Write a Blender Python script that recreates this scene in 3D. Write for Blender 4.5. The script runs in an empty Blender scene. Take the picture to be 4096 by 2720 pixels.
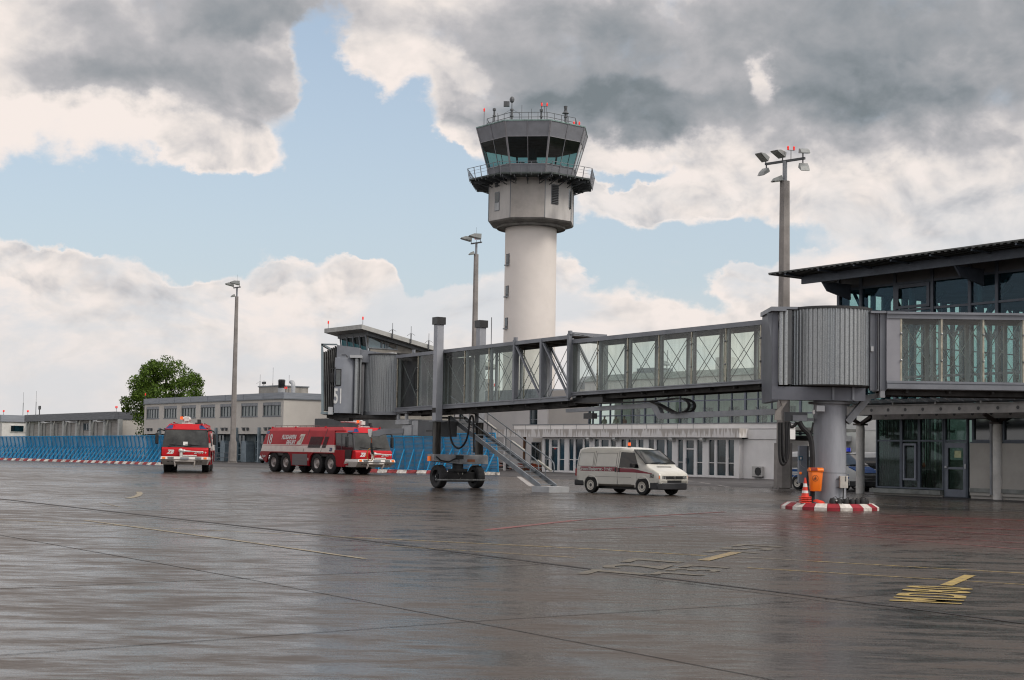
import bpy, bmesh, math, random
from mathutils import Vector, Matrix
SC = bpy.context.scene
COL = SC.collection
sin, cos, rad, PI = math.sin, math.cos, math.radians, math.pi
random.seed(7)
# ---------------------------------------------------------------- camera
FP, PX, PY, EYE = 5754.0, 2048.0, 1495.0, 1.65
PITCH, ROLL = math.atan(313 / 5754.0), 0.0165
_F = Vector((0, cos(PITCH), sin(PITCH)))
_U0 = Vector((0, -sin(PITCH), cos(PITCH)))
_R = Vector((cos(ROLL), 0, 0)) + _U0 * sin(ROLL)
_U = Vector((-sin(ROLL), 0, 0)) + _U0 * cos(ROLL)
cam_d = bpy.data.cameras.new('camera')
cam = bpy.data.objects.new('camera', cam_d)
COL.objects.link(cam)
m = Matrix((_R, _U, -_F)).transposed().to_4x4()
m.translation = (0, 0, EYE)
cam.matrix_world = m
cam_d.sensor_width = 36.0
cam_d.lens = FP / 4096 * 36
cam_d.shift_y = 135 / 4096
cam_d.clip_end = 6000
SC.camera = cam

def ray(x, y):
    return _F + _R * ((x - PX) / FP) + _U * ((PY - y) / FP)
def gp(x, y, z=0.0):
    'point of the level z seen at photo pixel x, y'
    d = ray(x, y)
    t = (z - EYE) / d.z
    return Vector((d.x * t, d.y * t, z))

class Fr:
    'a ground frame: origin, heading of its local x axis'
    def __init__(s, ox, oy, rot):
        s.o = Vector((ox, oy, 0)); s.rot = rot
        s.ex = Vector((cos(rot), sin(rot), 0)); s.ey = Vector((-sin(rot), cos(rot), 0))
    def at(s, x, y, yc=0.0):
        d = ray(x, y); c = Vector((0, 0, EYE)) - s.o
        t = (yc - c.dot(s.ey)) / d.dot(s.ey); q = c + d * t
        return q.dot(s.ex), q.z
    def atx(s, x, y, xc=0.0):
        d = ray(x, y); c = Vector((0, 0, EYE)) - s.o
        t = (xc - c.dot(s.ex)) / d.dot(s.ex); q = c + d * t
        return q.dot(s.ey), q.z
    def loc(s, v):
        q = v - s.o
        return Vector((q.dot(s.ex), q.dot(s.ey), v.z))

# ---------------------------------------------------------------- materials
MATS = {}
def mat(name, col, rough=0.6, metal=0.0, var=0.12, scale=3.0, bump=0.0, spec=0.5, emit=None, dirt=None, stretch=None, coat=0.0):
    if name in MATS: return MATS[name]
    M = bpy.data.materials.new(name); M.use_nodes = True
    nt = M.node_tree; N = nt.nodes; L = nt.links
    b = N['Principled BSDF']
    b.inputs['Roughness'].default_value = rough
    b.inputs['Metallic'].default_value = metal
    b.inputs['Specular IOR Level'].default_value = spec
    if coat: b.inputs['Coat Weight'].default_value = coat
    tc = N.new('ShaderNodeTexCoord'); mp = N.new('ShaderNodeMapping')
    L.new(tc.outputs['Object'], mp.inputs['Vector'])
    if stretch: mp.inputs['Scale'].default_value = stretch
    nz = N.new('ShaderNodeTexNoise'); nz.inputs['Scale'].default_value = scale
    nz.inputs['Detail'].default_value = 6; nz.inputs['Roughness'].default_value = 0.65
    L.new(mp.outputs[0], nz.inputs['Vector'])
    r = N.new('ShaderNodeValToRGB'); e = r.color_ramp.elements
    c = Vector(col[:3])
    dk = Vector(dirt) if dirt else c * (1 - 2.2 * var)
    dk = Vector([max(0, v) for v in dk])
    e[0].position = 0.33; e[0].color = (*dk, 1); e[1].position = 0.62; e[1].color = (*(c * (1 + 0.3 * var)), 1)
    L.new(nz.outputs['Fac'], r.inputs[0]); L.new(r.outputs[0], b.inputs['Base Color'])
    rr = N.new('ShaderNodeMapRange'); rr.inputs[3].default_value = min(1, rough * 1.25); rr.inputs[4].default_value = rough * 0.85
    L.new(nz.outputs['Fac'], rr.inputs[0]); L.new(rr.outputs[0], b.inputs['Roughness'])
    if bump:
        n2 = N.new('ShaderNodeTexNoise'); n2.inputs['Scale'].default_value = scale * 9; n2.inputs['Detail'].default_value = 4
        L.new(mp.outputs[0], n2.inputs['Vector'])
        bp = N.new('ShaderNodeBump'); bp.inputs['Strength'].default_value = bump; bp.inputs['Distance'].default_value = 0.02
        L.new(n2.outputs['Fac'], bp.inputs['Height']); L.new(bp.outputs[0], b.inputs['Normal'])
    if emit:
        b.inputs['Emission Color'].default_value = (*emit[:3], 1); b.inputs['Emission Strength'].default_value = emit[3]
    MATS[name] = M
    return M

def glassmat(name, tint, dirt=0.0, spec=0.9, dirtcol=(.35, .34, .30), refl=.05, rcol=(1, 1, 1)):
    'thin pane: tinted transmission, mirror reflection by angle, streaks of dirt'
    if name in MATS: return MATS[name]
    M = bpy.data.materials.new(name); M.use_nodes = True
    nt = M.node_tree; N = nt.nodes; L = nt.links
    for n in list(N): N.remove(n)
    out = N.new('ShaderNodeOutputMaterial')
    tr = N.new('ShaderNodeBsdfTransparent'); tr.inputs[0].default_value = (*tint, 1)
    gl = N.new('ShaderNodeBsdfGlossy'); gl.inputs['Roughness'].default_value = 0.03; gl.inputs[0].default_value = (spec * rcol[0], spec * rcol[1], spec * rcol[2], 1)
    lw = N.new('ShaderNodeLayerWeight'); lw.inputs[0].default_value = 0.5
    pw = N.new('ShaderNodeMath'); pw.operation = 'POWER'; L.new(lw.outputs['Facing'], pw.inputs[0]); pw.inputs[1].default_value = 5
    fr = N.new('ShaderNodeMath'); fr.operation = 'MULTIPLY_ADD'; L.new(pw.outputs[0], fr.inputs[0]); fr.inputs[1].default_value = .85; fr.inputs[2].default_value = refl
    mx = N.new('ShaderNodeMixShader')
    L.new(fr.outputs[0], mx.inputs[0]); L.new(tr.outputs[0], mx.inputs[1]); L.new(gl.outputs[0], mx.inputs[2])
    last = mx
    if dirt:
        tc = N.new('ShaderNodeTexCoord'); mp = N.new('ShaderNodeMapping'); mp.inputs['Scale'].default_value = (3.2, 3.2, 0.35)
        L.new(tc.outputs['Object'], mp.inputs['Vector'])
        nz = N.new('ShaderNodeTexNoise'); nz.inputs['Scale'].default_value = 1.6; nz.inputs['Detail'].default_value = 7
        L.new(mp.outputs[0], nz.inputs['Vector'])
        rg = N.new('ShaderNodeMapRange'); rg.inputs[1].default_value = 0.42; rg.inputs[2].default_value = 0.75
        rg.inputs[3].default_value = dirt * .35; rg.inputs[4].default_value = dirt * 1.6
        L.new(nz.outputs['Fac'], rg.inputs[0])
        df = N.new('ShaderNodeBsdfDiffuse'); df.inputs[0].default_value = (*dirtcol, 1)
        m2 = N.new('ShaderNodeMixShader')
        L.new(rg.outputs[0], m2.inputs[0]); L.new(mx.outputs[0], m2.inputs[1]); L.new(df.outputs[0], m2.inputs[2])
        last = m2
    L.new(last.outputs[0], out.inputs[0])
    MATS[name] = M
    return M

# ---------------------------------------------------------------- mesh builder
class MB:
    def __init__(s): s.v = []; s.f = []
    def add(s, vs, fs):
        n = len(s.v); s.v += [tuple(v) for v in vs]; s.f += [tuple(i + n for i in f) for f in fs]
        return s
    def box(s, x0, x1, y0, y1, z0, z1):
        if x0 > x1: x0, x1 = x1, x0
        if y0 > y1: y0, y1 = y1, y0
        if z0 > z1: z0, z1 = z1, z0
        return s.add([(x0,y0,z0),(x1,y0,z0),(x1,y1,z0),(x0,y1,z0),(x0,y0,z1),(x1,y0,z1),(x1,y1,z1),(x0,y1,z1)],
                     [(0,3,2,1),(4,5,6,7),(0,1,5,4),(1,2,6,5),(2,3,7,6),(3,0,4,7)])
    def bar(s, p, q, w, h, up=(0, 0, 1)):
        p, q = Vector(p), Vector(q); d = (q - p).normalized(); u = Vector(up)
        a = d.cross(u)
        if a.length < 1e-4: a = d.cross(Vector((1, 0, 0)))
        a.normalize(); b = a.cross(d).normalized(); a = a * (w / 2); b = b * (h / 2)
        vs = [p - a - b, p + a - b, p + a + b, p - a + b, q - a - b, q + a - b, q + a + b, q - a + b]
        return s.add(vs, [(0,3,2,1),(4,5,6,7),(0,1,5,4),(1,2,6,5),(2,3,7,6),(3,0,4,7)])
    def cyl(s, p, q, r, r2=None, n=12, caps=True):
        p, q = Vector(p), Vector(q); r2 = r if r2 is None else r2
        d = (q - p).normalized(); a = d.cross(Vector((0, 0, 1)))
        if a.length < 1e-4: a = Vector((1, 0, 0))
        a.normalize(); b = d.cross(a)
        vs = []
        for c, R in ((p, r), (q, r2)):
            for i in range(n):
                t = 2 * PI * (i + .5) / n
                vs.append(c + a * (R * cos(t)) + b * (R * sin(t)))
        fs = [(i, (i + 1) % n, n + (i + 1) % n, n + i) for i in range(n)]
        if caps: fs += [tuple(range(n - 1, -1, -1)), tuple(range(n, 2 * n))]
        return s.add(vs, fs)
    def tube(s, pts, r, n=8):
        P = [Vector(p) for p in pts]; vs = []; fs = []; a0 = None
        for i, p in enumerate(P):
            d = (P[min(i + 1, len(P) - 1)] - P[max(i - 1, 0)]).normalized()
            a = a0 - d * a0.dot(d) if a0 is not None else d.cross(Vector((0, 0, 1)))
            if a.length < 1e-4: a = d.cross(Vector((1, 0, 0)))
            a.normalize(); a0 = a; b = d.cross(a)
            R = r[i] if isinstance(r, (list, tuple)) else r
            for k in range(n):
                t = 2 * PI * k / n
                vs.append(p + a * (R * cos(t)) + b * (R * sin(t)))
        for i in range(len(P) - 1):
            for k in range(n):
                fs.append((i*n+k, i*n+(k+1)%n, (i+1)*n+(k+1)%n, (i+1)*n+k))
        m_ = len(P) - 1
        fs += [tuple(range(n - 1, -1, -1)), tuple(range(m_*n, m_*n+n))]
        return s.add(vs, fs)
    def prism(s, poly, ax, a, b, poly2=None):
        'poly in the two other axes (x,y,z order) extruded along ax from a to b; poly2 = shape at b'
        poly2 = poly2 or poly; n = len(poly)
        def mk(p, c): return (c, p[0], p[1]) if ax == 'x' else (p[0], c, p[1]) if ax == 'y' else (p[0], p[1], c)
        vs = [mk(p, a) for p in poly] + [mk(p, b) for p in poly2]
        return s.add(vs, [tuple(range(n)), tuple(range(2*n-1, n-1, -1))] + [(i, n+i, n+(i+1)%n, (i+1)%n) for i in range(n)])
    def quad(s, *p): return s.add(p, [tuple(range(len(p)))])
    def lathe(s, prof, c=(0, 0, 0), n=16, ax='z', a0=0, a1=2*PI):
        full = abs(a1 - a0 - 2*PI) < 1e-6; m_ = n if full else n + 1
        vs = []
        for i in range(m_):
            t = a0 + (a1 - a0) * i / n
            for (r, z) in prof:
                if ax == 'z': v = (c[0] + r*cos(t), c[1] + r*sin(t), c[2] + z)
                elif ax == 'y': v = (c[0] + r*cos(t), c[1] + z, c[2] + r*sin(t))
                else: v = (c[0] + z, c[1] + r*cos(t), c[2] + r*sin(t))
                vs.append(v)
        k = len(prof); fs = []
        for i in range(n):
            j = (i + 1) % m_
            for q in range(k - 1):
                fs.append((i*k+q, j*k+q, j*k+q+1, i*k+q+1))
        return s.add(vs, fs)
    def ball(s, c, rx, ry=None, rz=None, n=10, m_=7):
        ry = rx if ry is None else ry; rz = rx if rz is None else rz
        vs = [(c[0], c[1], c[2] - rz)]
        for j in range(1, m_):
            ph = -PI/2 + PI*j/m_
            for i in range(n):
                t = 2*PI*i/n
                vs.append((c[0]+rx*cos(ph)*cos(t), c[1]+ry*cos(ph)*sin(t), c[2]+rz*sin(ph)))
        vs.append((c[0], c[1], c[2] + rz)); fs = []
        for i in range(n):
            fs.append((0, 1+(i+1)%n, 1+i))
            for j in range(m_-2):
                fs.append((1+j*n+i, 1+j*n+(i+1)%n, 1+(j+1)*n+(i+1)%n, 1+(j+1)*n+i))
            fs.append((1+(m_-2)*n+i, 1+(m_-2)*n+(i+1)%n, len(vs)-1))
        return s.add(vs, fs)
    def xf(s, M):
        s.v = [tuple(M @ Vector(v)) for v in s.v]; return s
    def build(s, name, m, parent=None, smooth=False, bevel=0.0, label=None, seg=2):
        me = bpy.data.meshes.new(name); me.from_pydata(s.v, [], s.f)
        bm = bmesh.new(); bm.from_mesh(me)
        bmesh.ops.recalc_face_normals(bm, faces=bm.faces[:])
        bm.to_mesh(me); bm.free()
        me.materials.append(m)
        if smooth:
            for p in me.polygons: p.use_smooth = True
            try: me.set_sharp_from_angle(angle=rad(38))
            except Exception: pass
        o = bpy.data.objects.new(name, me); COL.objects.link(o)
        if parent: o.parent = parent
        if bevel:
            bv = o.modifiers.new('bevel', 'BEVEL'); bv.width = bevel; bv.segments = seg; bv.limit_method = 'ANGLE'; bv.angle_limit = rad(35)
            for p in me.polygons: p.use_smooth = True
            try: me.set_sharp_from_angle(angle=rad(50))
            except Exception: pass
        if label: o['label'] = label
        return o

def tag(o, label, cat, group=None, kind=None):
    if label: o['label'] = label
    if cat: o['category'] = cat
    if group: o['group'] = group
    if kind: o['kind'] = kind
    return o
def thing(name, label, cat, loc=(0, 0, 0), rot=0.0, group=None):
    o = bpy.data.objects.new(name, None); COL.objects.link(o)
    o.empty_display_size = .3
    if isinstance(loc, Fr): rot = loc.rot; loc = loc.o
    o.location = loc; o.rotation_euler = (0, 0, rot)
    return tag(o, label, cat, group)
def part(name, parent, loc=(0, 0, 0), rot=0.0):
    o = bpy.data.objects.new(name, None); COL.objects.link(o); o.parent = parent
    o.location = loc; o.rotation_euler = (0, 0, rot); o.empty_display_size = .1
    return o
KIDS = {}
def copy_tree(o, parent=None):
    c = o.copy(); COL.objects.link(c)
    if parent: c.parent = parent
    for ch in [x for x in COL.objects if x.parent == o]: copy_tree(ch, c)
    return c
def text(body, size, name, m, parent, M, shear=0.0, depth=0.002, bold=0.0, xs=1.0, label=None):
    cu = bpy.data.curves.new(name, 'FONT'); cu.body = body; cu.size = size; cu.extrude = depth; cu.shear = shear
    cu.offset = bold; cu.align_x = 'CENTER'; cu.align_y = 'CENTER'
    t = bpy.data.objects.new('tmp', cu)
    me = bpy.data.meshes.new_from_object(t); me.name = name
    bpy.data.objects.remove(t); me.transform(Matrix.Diagonal((xs, 1, 1, 1))); me.transform(M)
    me.materials.clear(); me.materials.append(m)
    o = bpy.data.objects.new(name, me); COL.objects.link(o); o.parent = parent
    if label: o['label'] = label
    return o
def txm(o, right, up):
    'matrix placing text centre at o, reading along right, top towards up'
    r = Vector(right).normalized(); u = Vector(up).normalized(); n = r.cross(u)
    M = Matrix((r, u, n)).transposed().to_4x4(); M.translation = o
    return M
# ---------------------------------------------------------------- world, sun
def build_world():
    W = bpy.data.worlds.new('World'); SC.world = W; W.use_nodes = True
    nt = W.node_tree; N = nt.nodes; L = nt.links
    for n in list(N): N.remove(n)
    out = N.new('ShaderNodeOutputWorld')
    sky = N.new('ShaderNodeTexSky'); sky.sky_type = 'NISHITA'; sky.sun_disc = False
    sky.sun_elevation = SUN_EL; sky.sun_rotation = SUN_AZ; sky.air_density = 1.2; sky.dust_density = 2.5; sky.ozone_density = 1.2
    bg = N.new('ShaderNodeBackground'); bg.inputs[1].default_value = 0.15
    L.new(sky.outputs[0], bg.inputs[0])
    def math_(op, a, b=None, c=None, clamp=False):
        n = N.new('ShaderNodeMath'); n.operation = op; n.use_clamp = clamp
        for i, v in enumerate((a, b, c)):
            if v is None: continue
            if isinstance(v, (int, float)): n.inputs[i].default_value = v
            else: L.new(v, n.inputs[i])
        return n.outputs[0]
    def rng(v, a, b, c=0.0, d=1.0, smooth=True):
        n = N.new('ShaderNodeMapRange'); n.interpolation_type = 'SMOOTHSTEP' if smooth else 'LINEAR'
        L.new(v, n.inputs[0])
        for i, q in enumerate((a, b, c, d)): n.inputs[i + 1].default_value = q
        return n.outputs[0]
    tc = N.new('ShaderNodeTexCoord'); sp = N.new('ShaderNodeSeparateXYZ'); L.new(tc.outputs['Generated'], sp.inputs[0])
    az = math_('ARCTAN2', sp.outputs[0], sp.outputs[1]); el = math_('ARCSINE', sp.outputs[2])
    def dirang(x, y):
        d = ray(x * 1.7348, y * 1.7348).normalized()
        return math.atan2(d.x, d.y), math.asin(d.z)
    K = 1.7348 / FP
    # clouds live on a dome: noise in (azimuth, elevation) space, stretched sideways
    cb = N.new('ShaderNodeCombineXYZ'); L.new(az, cb.inputs[0]); L.new(el, cb.inputs[1])
    def noise(scale, detail, sx, sy, off=0.0, rough=0.6, dist=0.0):
        mp = N.new('ShaderNodeMapping'); mp.inputs['Scale'].default_value = (sx, sy, 1); mp.inputs['Location'].default_value = (off, off * .7, off * .3)
        L.new(cb.outputs[0], mp.inputs[0])
        n = N.new('ShaderNodeTexNoise'); n.inputs['Scale'].default_value = scale; n.inputs['Detail'].default_value = detail
        n.inputs['Roughness'].default_value = rough; n.inputs['Distortion'].default_value = dist
        L.new(mp.outputs[0], n.inputs['Vector']); return n
    # warped coordinates give ragged cloud outlines
    wn = noise(16, 6, 1, 1.25, 3.1, 0.55)
    wv = N.new('ShaderNodeVectorMath'); wv.operation = 'SUBTRACT'; L.new(wn.outputs['Color'], wv.inputs[0]); wv.inputs[1].default_value = (.5, .5, .5)
    ws = N.new('ShaderNodeVectorMath'); ws.operation = 'SCALE'; L.new(wv.outputs[0], ws.inputs[0]); ws.inputs['Scale'].default_value = 0.085
    wa = N.new('ShaderNodeVectorMath'); wa.operation = 'ADD'; L.new(cb.outputs[0], wa.inputs[0]); L.new(ws.outputs[0], wa.inputs[1])
    sx_ = N.new('ShaderNodeSeparateXYZ'); L.new(wa.outputs[0], sx_.inputs[0])
    cz = N.new('ShaderNodeCombineXYZ'); L.new(sx_.outputs[0], cz.inputs[0]); L.new(sx_.outputs[1], cz.inputs[1])
    def field(blobs, base):
        acc = None
        for (x, y, rx, ry, amp) in blobs:
            a, e = dirang(x, y)
            s1 = N.new('ShaderNodeVectorMath'); s1.operation = 'SUBTRACT'; L.new(cz.outputs[0], s1.inputs[0]); s1.inputs[1].default_value = (a, e, 0)
            s2 = N.new('ShaderNodeVectorMath'); s2.operation = 'MULTIPLY'; L.new(s1.outputs[0], s2.inputs[0]); s2.inputs[1].default_value = (1 / (rx * K), 1 / (ry * K), 0)
            ln = N.new('ShaderNodeVectorMath'); ln.operation = 'LENGTH'; L.new(s2.outputs[0], ln.inputs[0])
            v = rng(ln.outputs['Value'], 0.55, 1.25, amp, 0.0)
            acc = math_('ADD', v, base if acc is None else acc)
        return acc
    # coverage: holes of blue and the cumulus that stand in them
    C = field([(790, 440, 330, 215, -1.0), (250, 465, 420, 112, -1.0), (770, 190, 78, 160, -1.0), (1060, 500, 260, 165, -1.0),
               (1530, 548, 300, 58, -1.0), (1440, 400, 110, 26, -.7), (930, 330, 130, 110, -.8), (1380, 640, 90, 70, -.7), (1560, 640, 130, 70, -.8), (1450,600,110,60,-.7), (420, 578, 180, 52, -.9), (700, 548, 150, 40, -.8), (985, 640, 75, 42, -.8), (1700, 560, 110, 40, -.5),
               (1850, 520, 60, 25, -.35), (2230, 585, 60, 30, -.4),
               (505, 335, 150, 80, 1.2), (560, 290, 45, 45, .5), (1480, 447, 190, 38, 1.1), (1620, 465, 90, 20, .8), (1060, 275, 80, 45, .8),
               (55, 600, 95, 64, 1.3), (195, 600, 62, 60, 1.2), (335, 695, 130, 40, .5), (470, 668, 90, 42, .9), (655, 640, 70, 38, .9), (820, 630, 95, 62, 1.3),
               (1300, 650, 75, 45, .8), (1720, 640, 60, 50, .5), (640, 600, 10, 8, .1)], 1.0)
    nA = noise(9, 8, 1, 1.5, 1.0, 0.58); nB = noise(34, 8, 1, 1.15, 5.0, 0.62)
    # outside the view ahead the cover is broken by noise alone
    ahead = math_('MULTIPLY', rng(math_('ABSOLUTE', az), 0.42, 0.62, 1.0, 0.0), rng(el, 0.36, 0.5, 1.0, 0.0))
    nG = noise(2.6, 6, 1, 1.6, 9.0, 0.6)
    Cg = math_('MULTIPLY_ADD', rng(nG.outputs['Fac'], .40, .56), 1.0, 0.05)
    Cm = N.new('ShaderNodeMix'); L.new(ahead, Cm.inputs[0]); L.new(Cg, Cm.inputs[2]); L.new(C, Cm.inputs[3])
    def noise2(scale, detail, sx, sy, off, rough, dx=0.0, dy=0.0):
        mp = N.new('ShaderNodeMapping'); mp.inputs['Scale'].default_value = (sx, sy, 1); mp.inputs['Location'].default_value = (off + dx * sx, off * .7 + dy * sy, off * .3)
        L.new(cb.outputs[0], mp.inputs[0])
        n = N.new('ShaderNodeTexNoise'); n.inputs['Scale'].default_value = scale; n.inputs['Detail'].default_value = detail
        n.inputs['Roughness'].default_value = rough; n.inputs['Distortion'].default_value = .35
        L.new(mp.outputs[0], n.inputs['Vector']); return n.outputs['Fac']
    # billows: two samples a little apart give the side towards the light a bright rim
    b0 = noise2(19, 7, 1, 1.35, 2.3, .58); b1 = noise2(19, 4, 1, 1.35, 2.3, .58, .006, .010)
    relief = math_('MULTIPLY', math_('SUBTRACT', b0, b1), 3.2)
    Cn = math_('ADD', Cm.outputs[0], math_('MULTIPLY_ADD', nA.outputs['Fac'], 0.7, -0.35))
    Cn = math_('ADD', Cn, math_('MULTIPLY_ADD', nB.outputs['Fac'], 0.55, -0.275))
    Cn = math_('ADD', Cn, math_('MULTIPLY_ADD', b0, 0.9, -0.45))
    cover = rng(Cn, 0.24, 0.94)
    G = field([(430, 90, 420, 170, .42), (700, 30, 300, 90, .22), (230, 210, 260, 80, .16), (1250, 120, 400, 190, .34), (1750, 120, 650, 180, .36), (2250, 40, 520, 240, .36),
               (2000, 270, 560, 90, .28), (1350, 250, 300, 60, .3), (2330, 480, 260, 160, .22), (90, 90, 130, 90, -.16), (100, 280, 300, 60, -.26),
               (650, 130, 90, 60, -.18), (900, 140, 110, 110, -.2), (1060, 140, 70, 40, -.2), (1770, 200, 36, 60, -.42), (1500, 320, 260, 40, -.10), (2150, 170, 180, 40, -.12)], 0.0)
    G = math_('ADD', G, math_('MULTIPLY', math_('MULTIPLY_ADD', nA.outputs['Fac'], 0.46, -0.22), rng(el, .08, .24, .35, 1.0)))
    G = math_('SUBTRACT', G, math_('MULTIPLY', relief, rng(el, .16, .26, .46, .20)))
    G = math_('ADD', G, math_('MULTIPLY', rng(el, .02, .20, 1.0, 0.0), math_('MULTIPLY_ADD', b0, .75, -.36)))
    G = math_('ADD', G, rng(Cn, .5, 1.5, -.10, .16))
    Gb = math_('ADD', math_('MULTIPLY', rng(nG.outputs['Fac'], .5, .75), .55), math_('MULTIPLY_ADD', nA.outputs['Fac'], 0.5, -0.25))
    Gm = N.new('ShaderNodeMix'); L.new(ahead, Gm.inputs[0]); L.new(Gb, Gm.inputs[2]); L.new(G, Gm.inputs[3])
    ramp = N.new('ShaderNodeValToRGB'); e = ramp.color_ramp.elements
    e[0].position = 0.0; e[0].color = (.93, .84, .79, 1)
    e[1].position = 1.0; e[1].color = (.20, .23, .25, 1)
    for p_, c_ in ((.13, (.83, .765, .725)), (.27, (.68, .645, .635)), (.42, (.50, .49, .505)), (.62, (.37, .38, .40)), (.82, (.275, .30, .325))):
        q = e.new(p_); q.color = (*c_, 1)
    L.new(Gm.outputs[0], ramp.inputs[0])
    # hollows between the low cumulus towers: pale blue-white veil, not solid cream
    nH = noise2(7, 7, 1, 2.3, 11.0, .6)
    hol = N.new('ShaderNodeMix'); hol.data_type = 'RGBA'
    L.new(math_('MULTIPLY', rng(nH, .42, .60), rng(el, .10, .22, .85, .0)), hol.inputs[0]); L.new(ramp.outputs[0], hol.inputs[6]); hol.inputs[7].default_value = (.68, .71, .745, 1)
    # pale haze band near the horizon
    hz = N.new('ShaderNodeMix'); hz.data_type = 'RGBA'
    L.new(rng(el, -0.01, 0.13, .80, 0.0), hz.inputs[0]); L.new(hol.outputs[2], hz.inputs[6]); hz.inputs[7].default_value = (.72, .70, .70, 1)
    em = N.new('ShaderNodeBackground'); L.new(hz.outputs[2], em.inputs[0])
    L.new(math_('MULTIPLY_ADD', ahead, -.45, 1.45), em.inputs[1])      # unseen cloud overhead and behind raised in strength to brighten the scene
    mx = N.new('ShaderNodeMixShader')
    cov2 = math_('MAXIMUM', cover, rng(el, -0.01, 0.13, .75, 0.0))
    vl = N.new('ShaderNodeBackground'); vl.inputs[0].default_value = (.62, .70, .78, 1)
    mv = N.new('ShaderNodeMixShader'); L.new(rng(el, 0.02, 0.40, .66, 0.28), mv.inputs[0]); L.new(bg.outputs[0], mv.inputs[1]); L.new(vl.outputs[0], mv.inputs[2])
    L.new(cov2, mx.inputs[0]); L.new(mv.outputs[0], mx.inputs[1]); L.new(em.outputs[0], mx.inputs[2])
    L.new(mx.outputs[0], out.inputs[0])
    W.cycles.sampling_method = 'MANUAL'; W.cycles.sample_map_resolution = 512

SUN_EL, SUN_AZ = rad(48), rad(125)     # azimuth from +Y towards +X: behind the camera, right
build_world()
sd = bpy.data.lights.new('sun', 'SUN'); sd.energy = 2.1; sd.angle = rad(20); sd.color = (1, .95, .88)
so = bpy.data.objects.new('sun', sd); COL.objects.link(so)
sdir = Vector((sin(SUN_AZ) * cos(SUN_EL), cos(SUN_AZ) * cos(SUN_EL), sin(SUN_EL)))
so.rotation_euler = (-sdir).to_track_quat('-Z', 'Y').to_euler()
so.location = sdir * 60
SC.view_settings.view_transform = 'Standard'; SC.view_settings.look = 'None'
SC.view_settings.exposure = 0.0; SC.view_settings.gamma = 1.0; SC.view_settings.use_curve_mapping = False
SC.cycles.use_denoising = True; SC.cycles.filter_width = 1.15
SC.cycles.max_bounces = 8; SC.cycles.transparent_max_bounces = 24; SC.cycles.sample_clamp_indirect = 6
SC.cycles.caustics_reflective = False; SC.cycles.caustics_refractive = False

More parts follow.
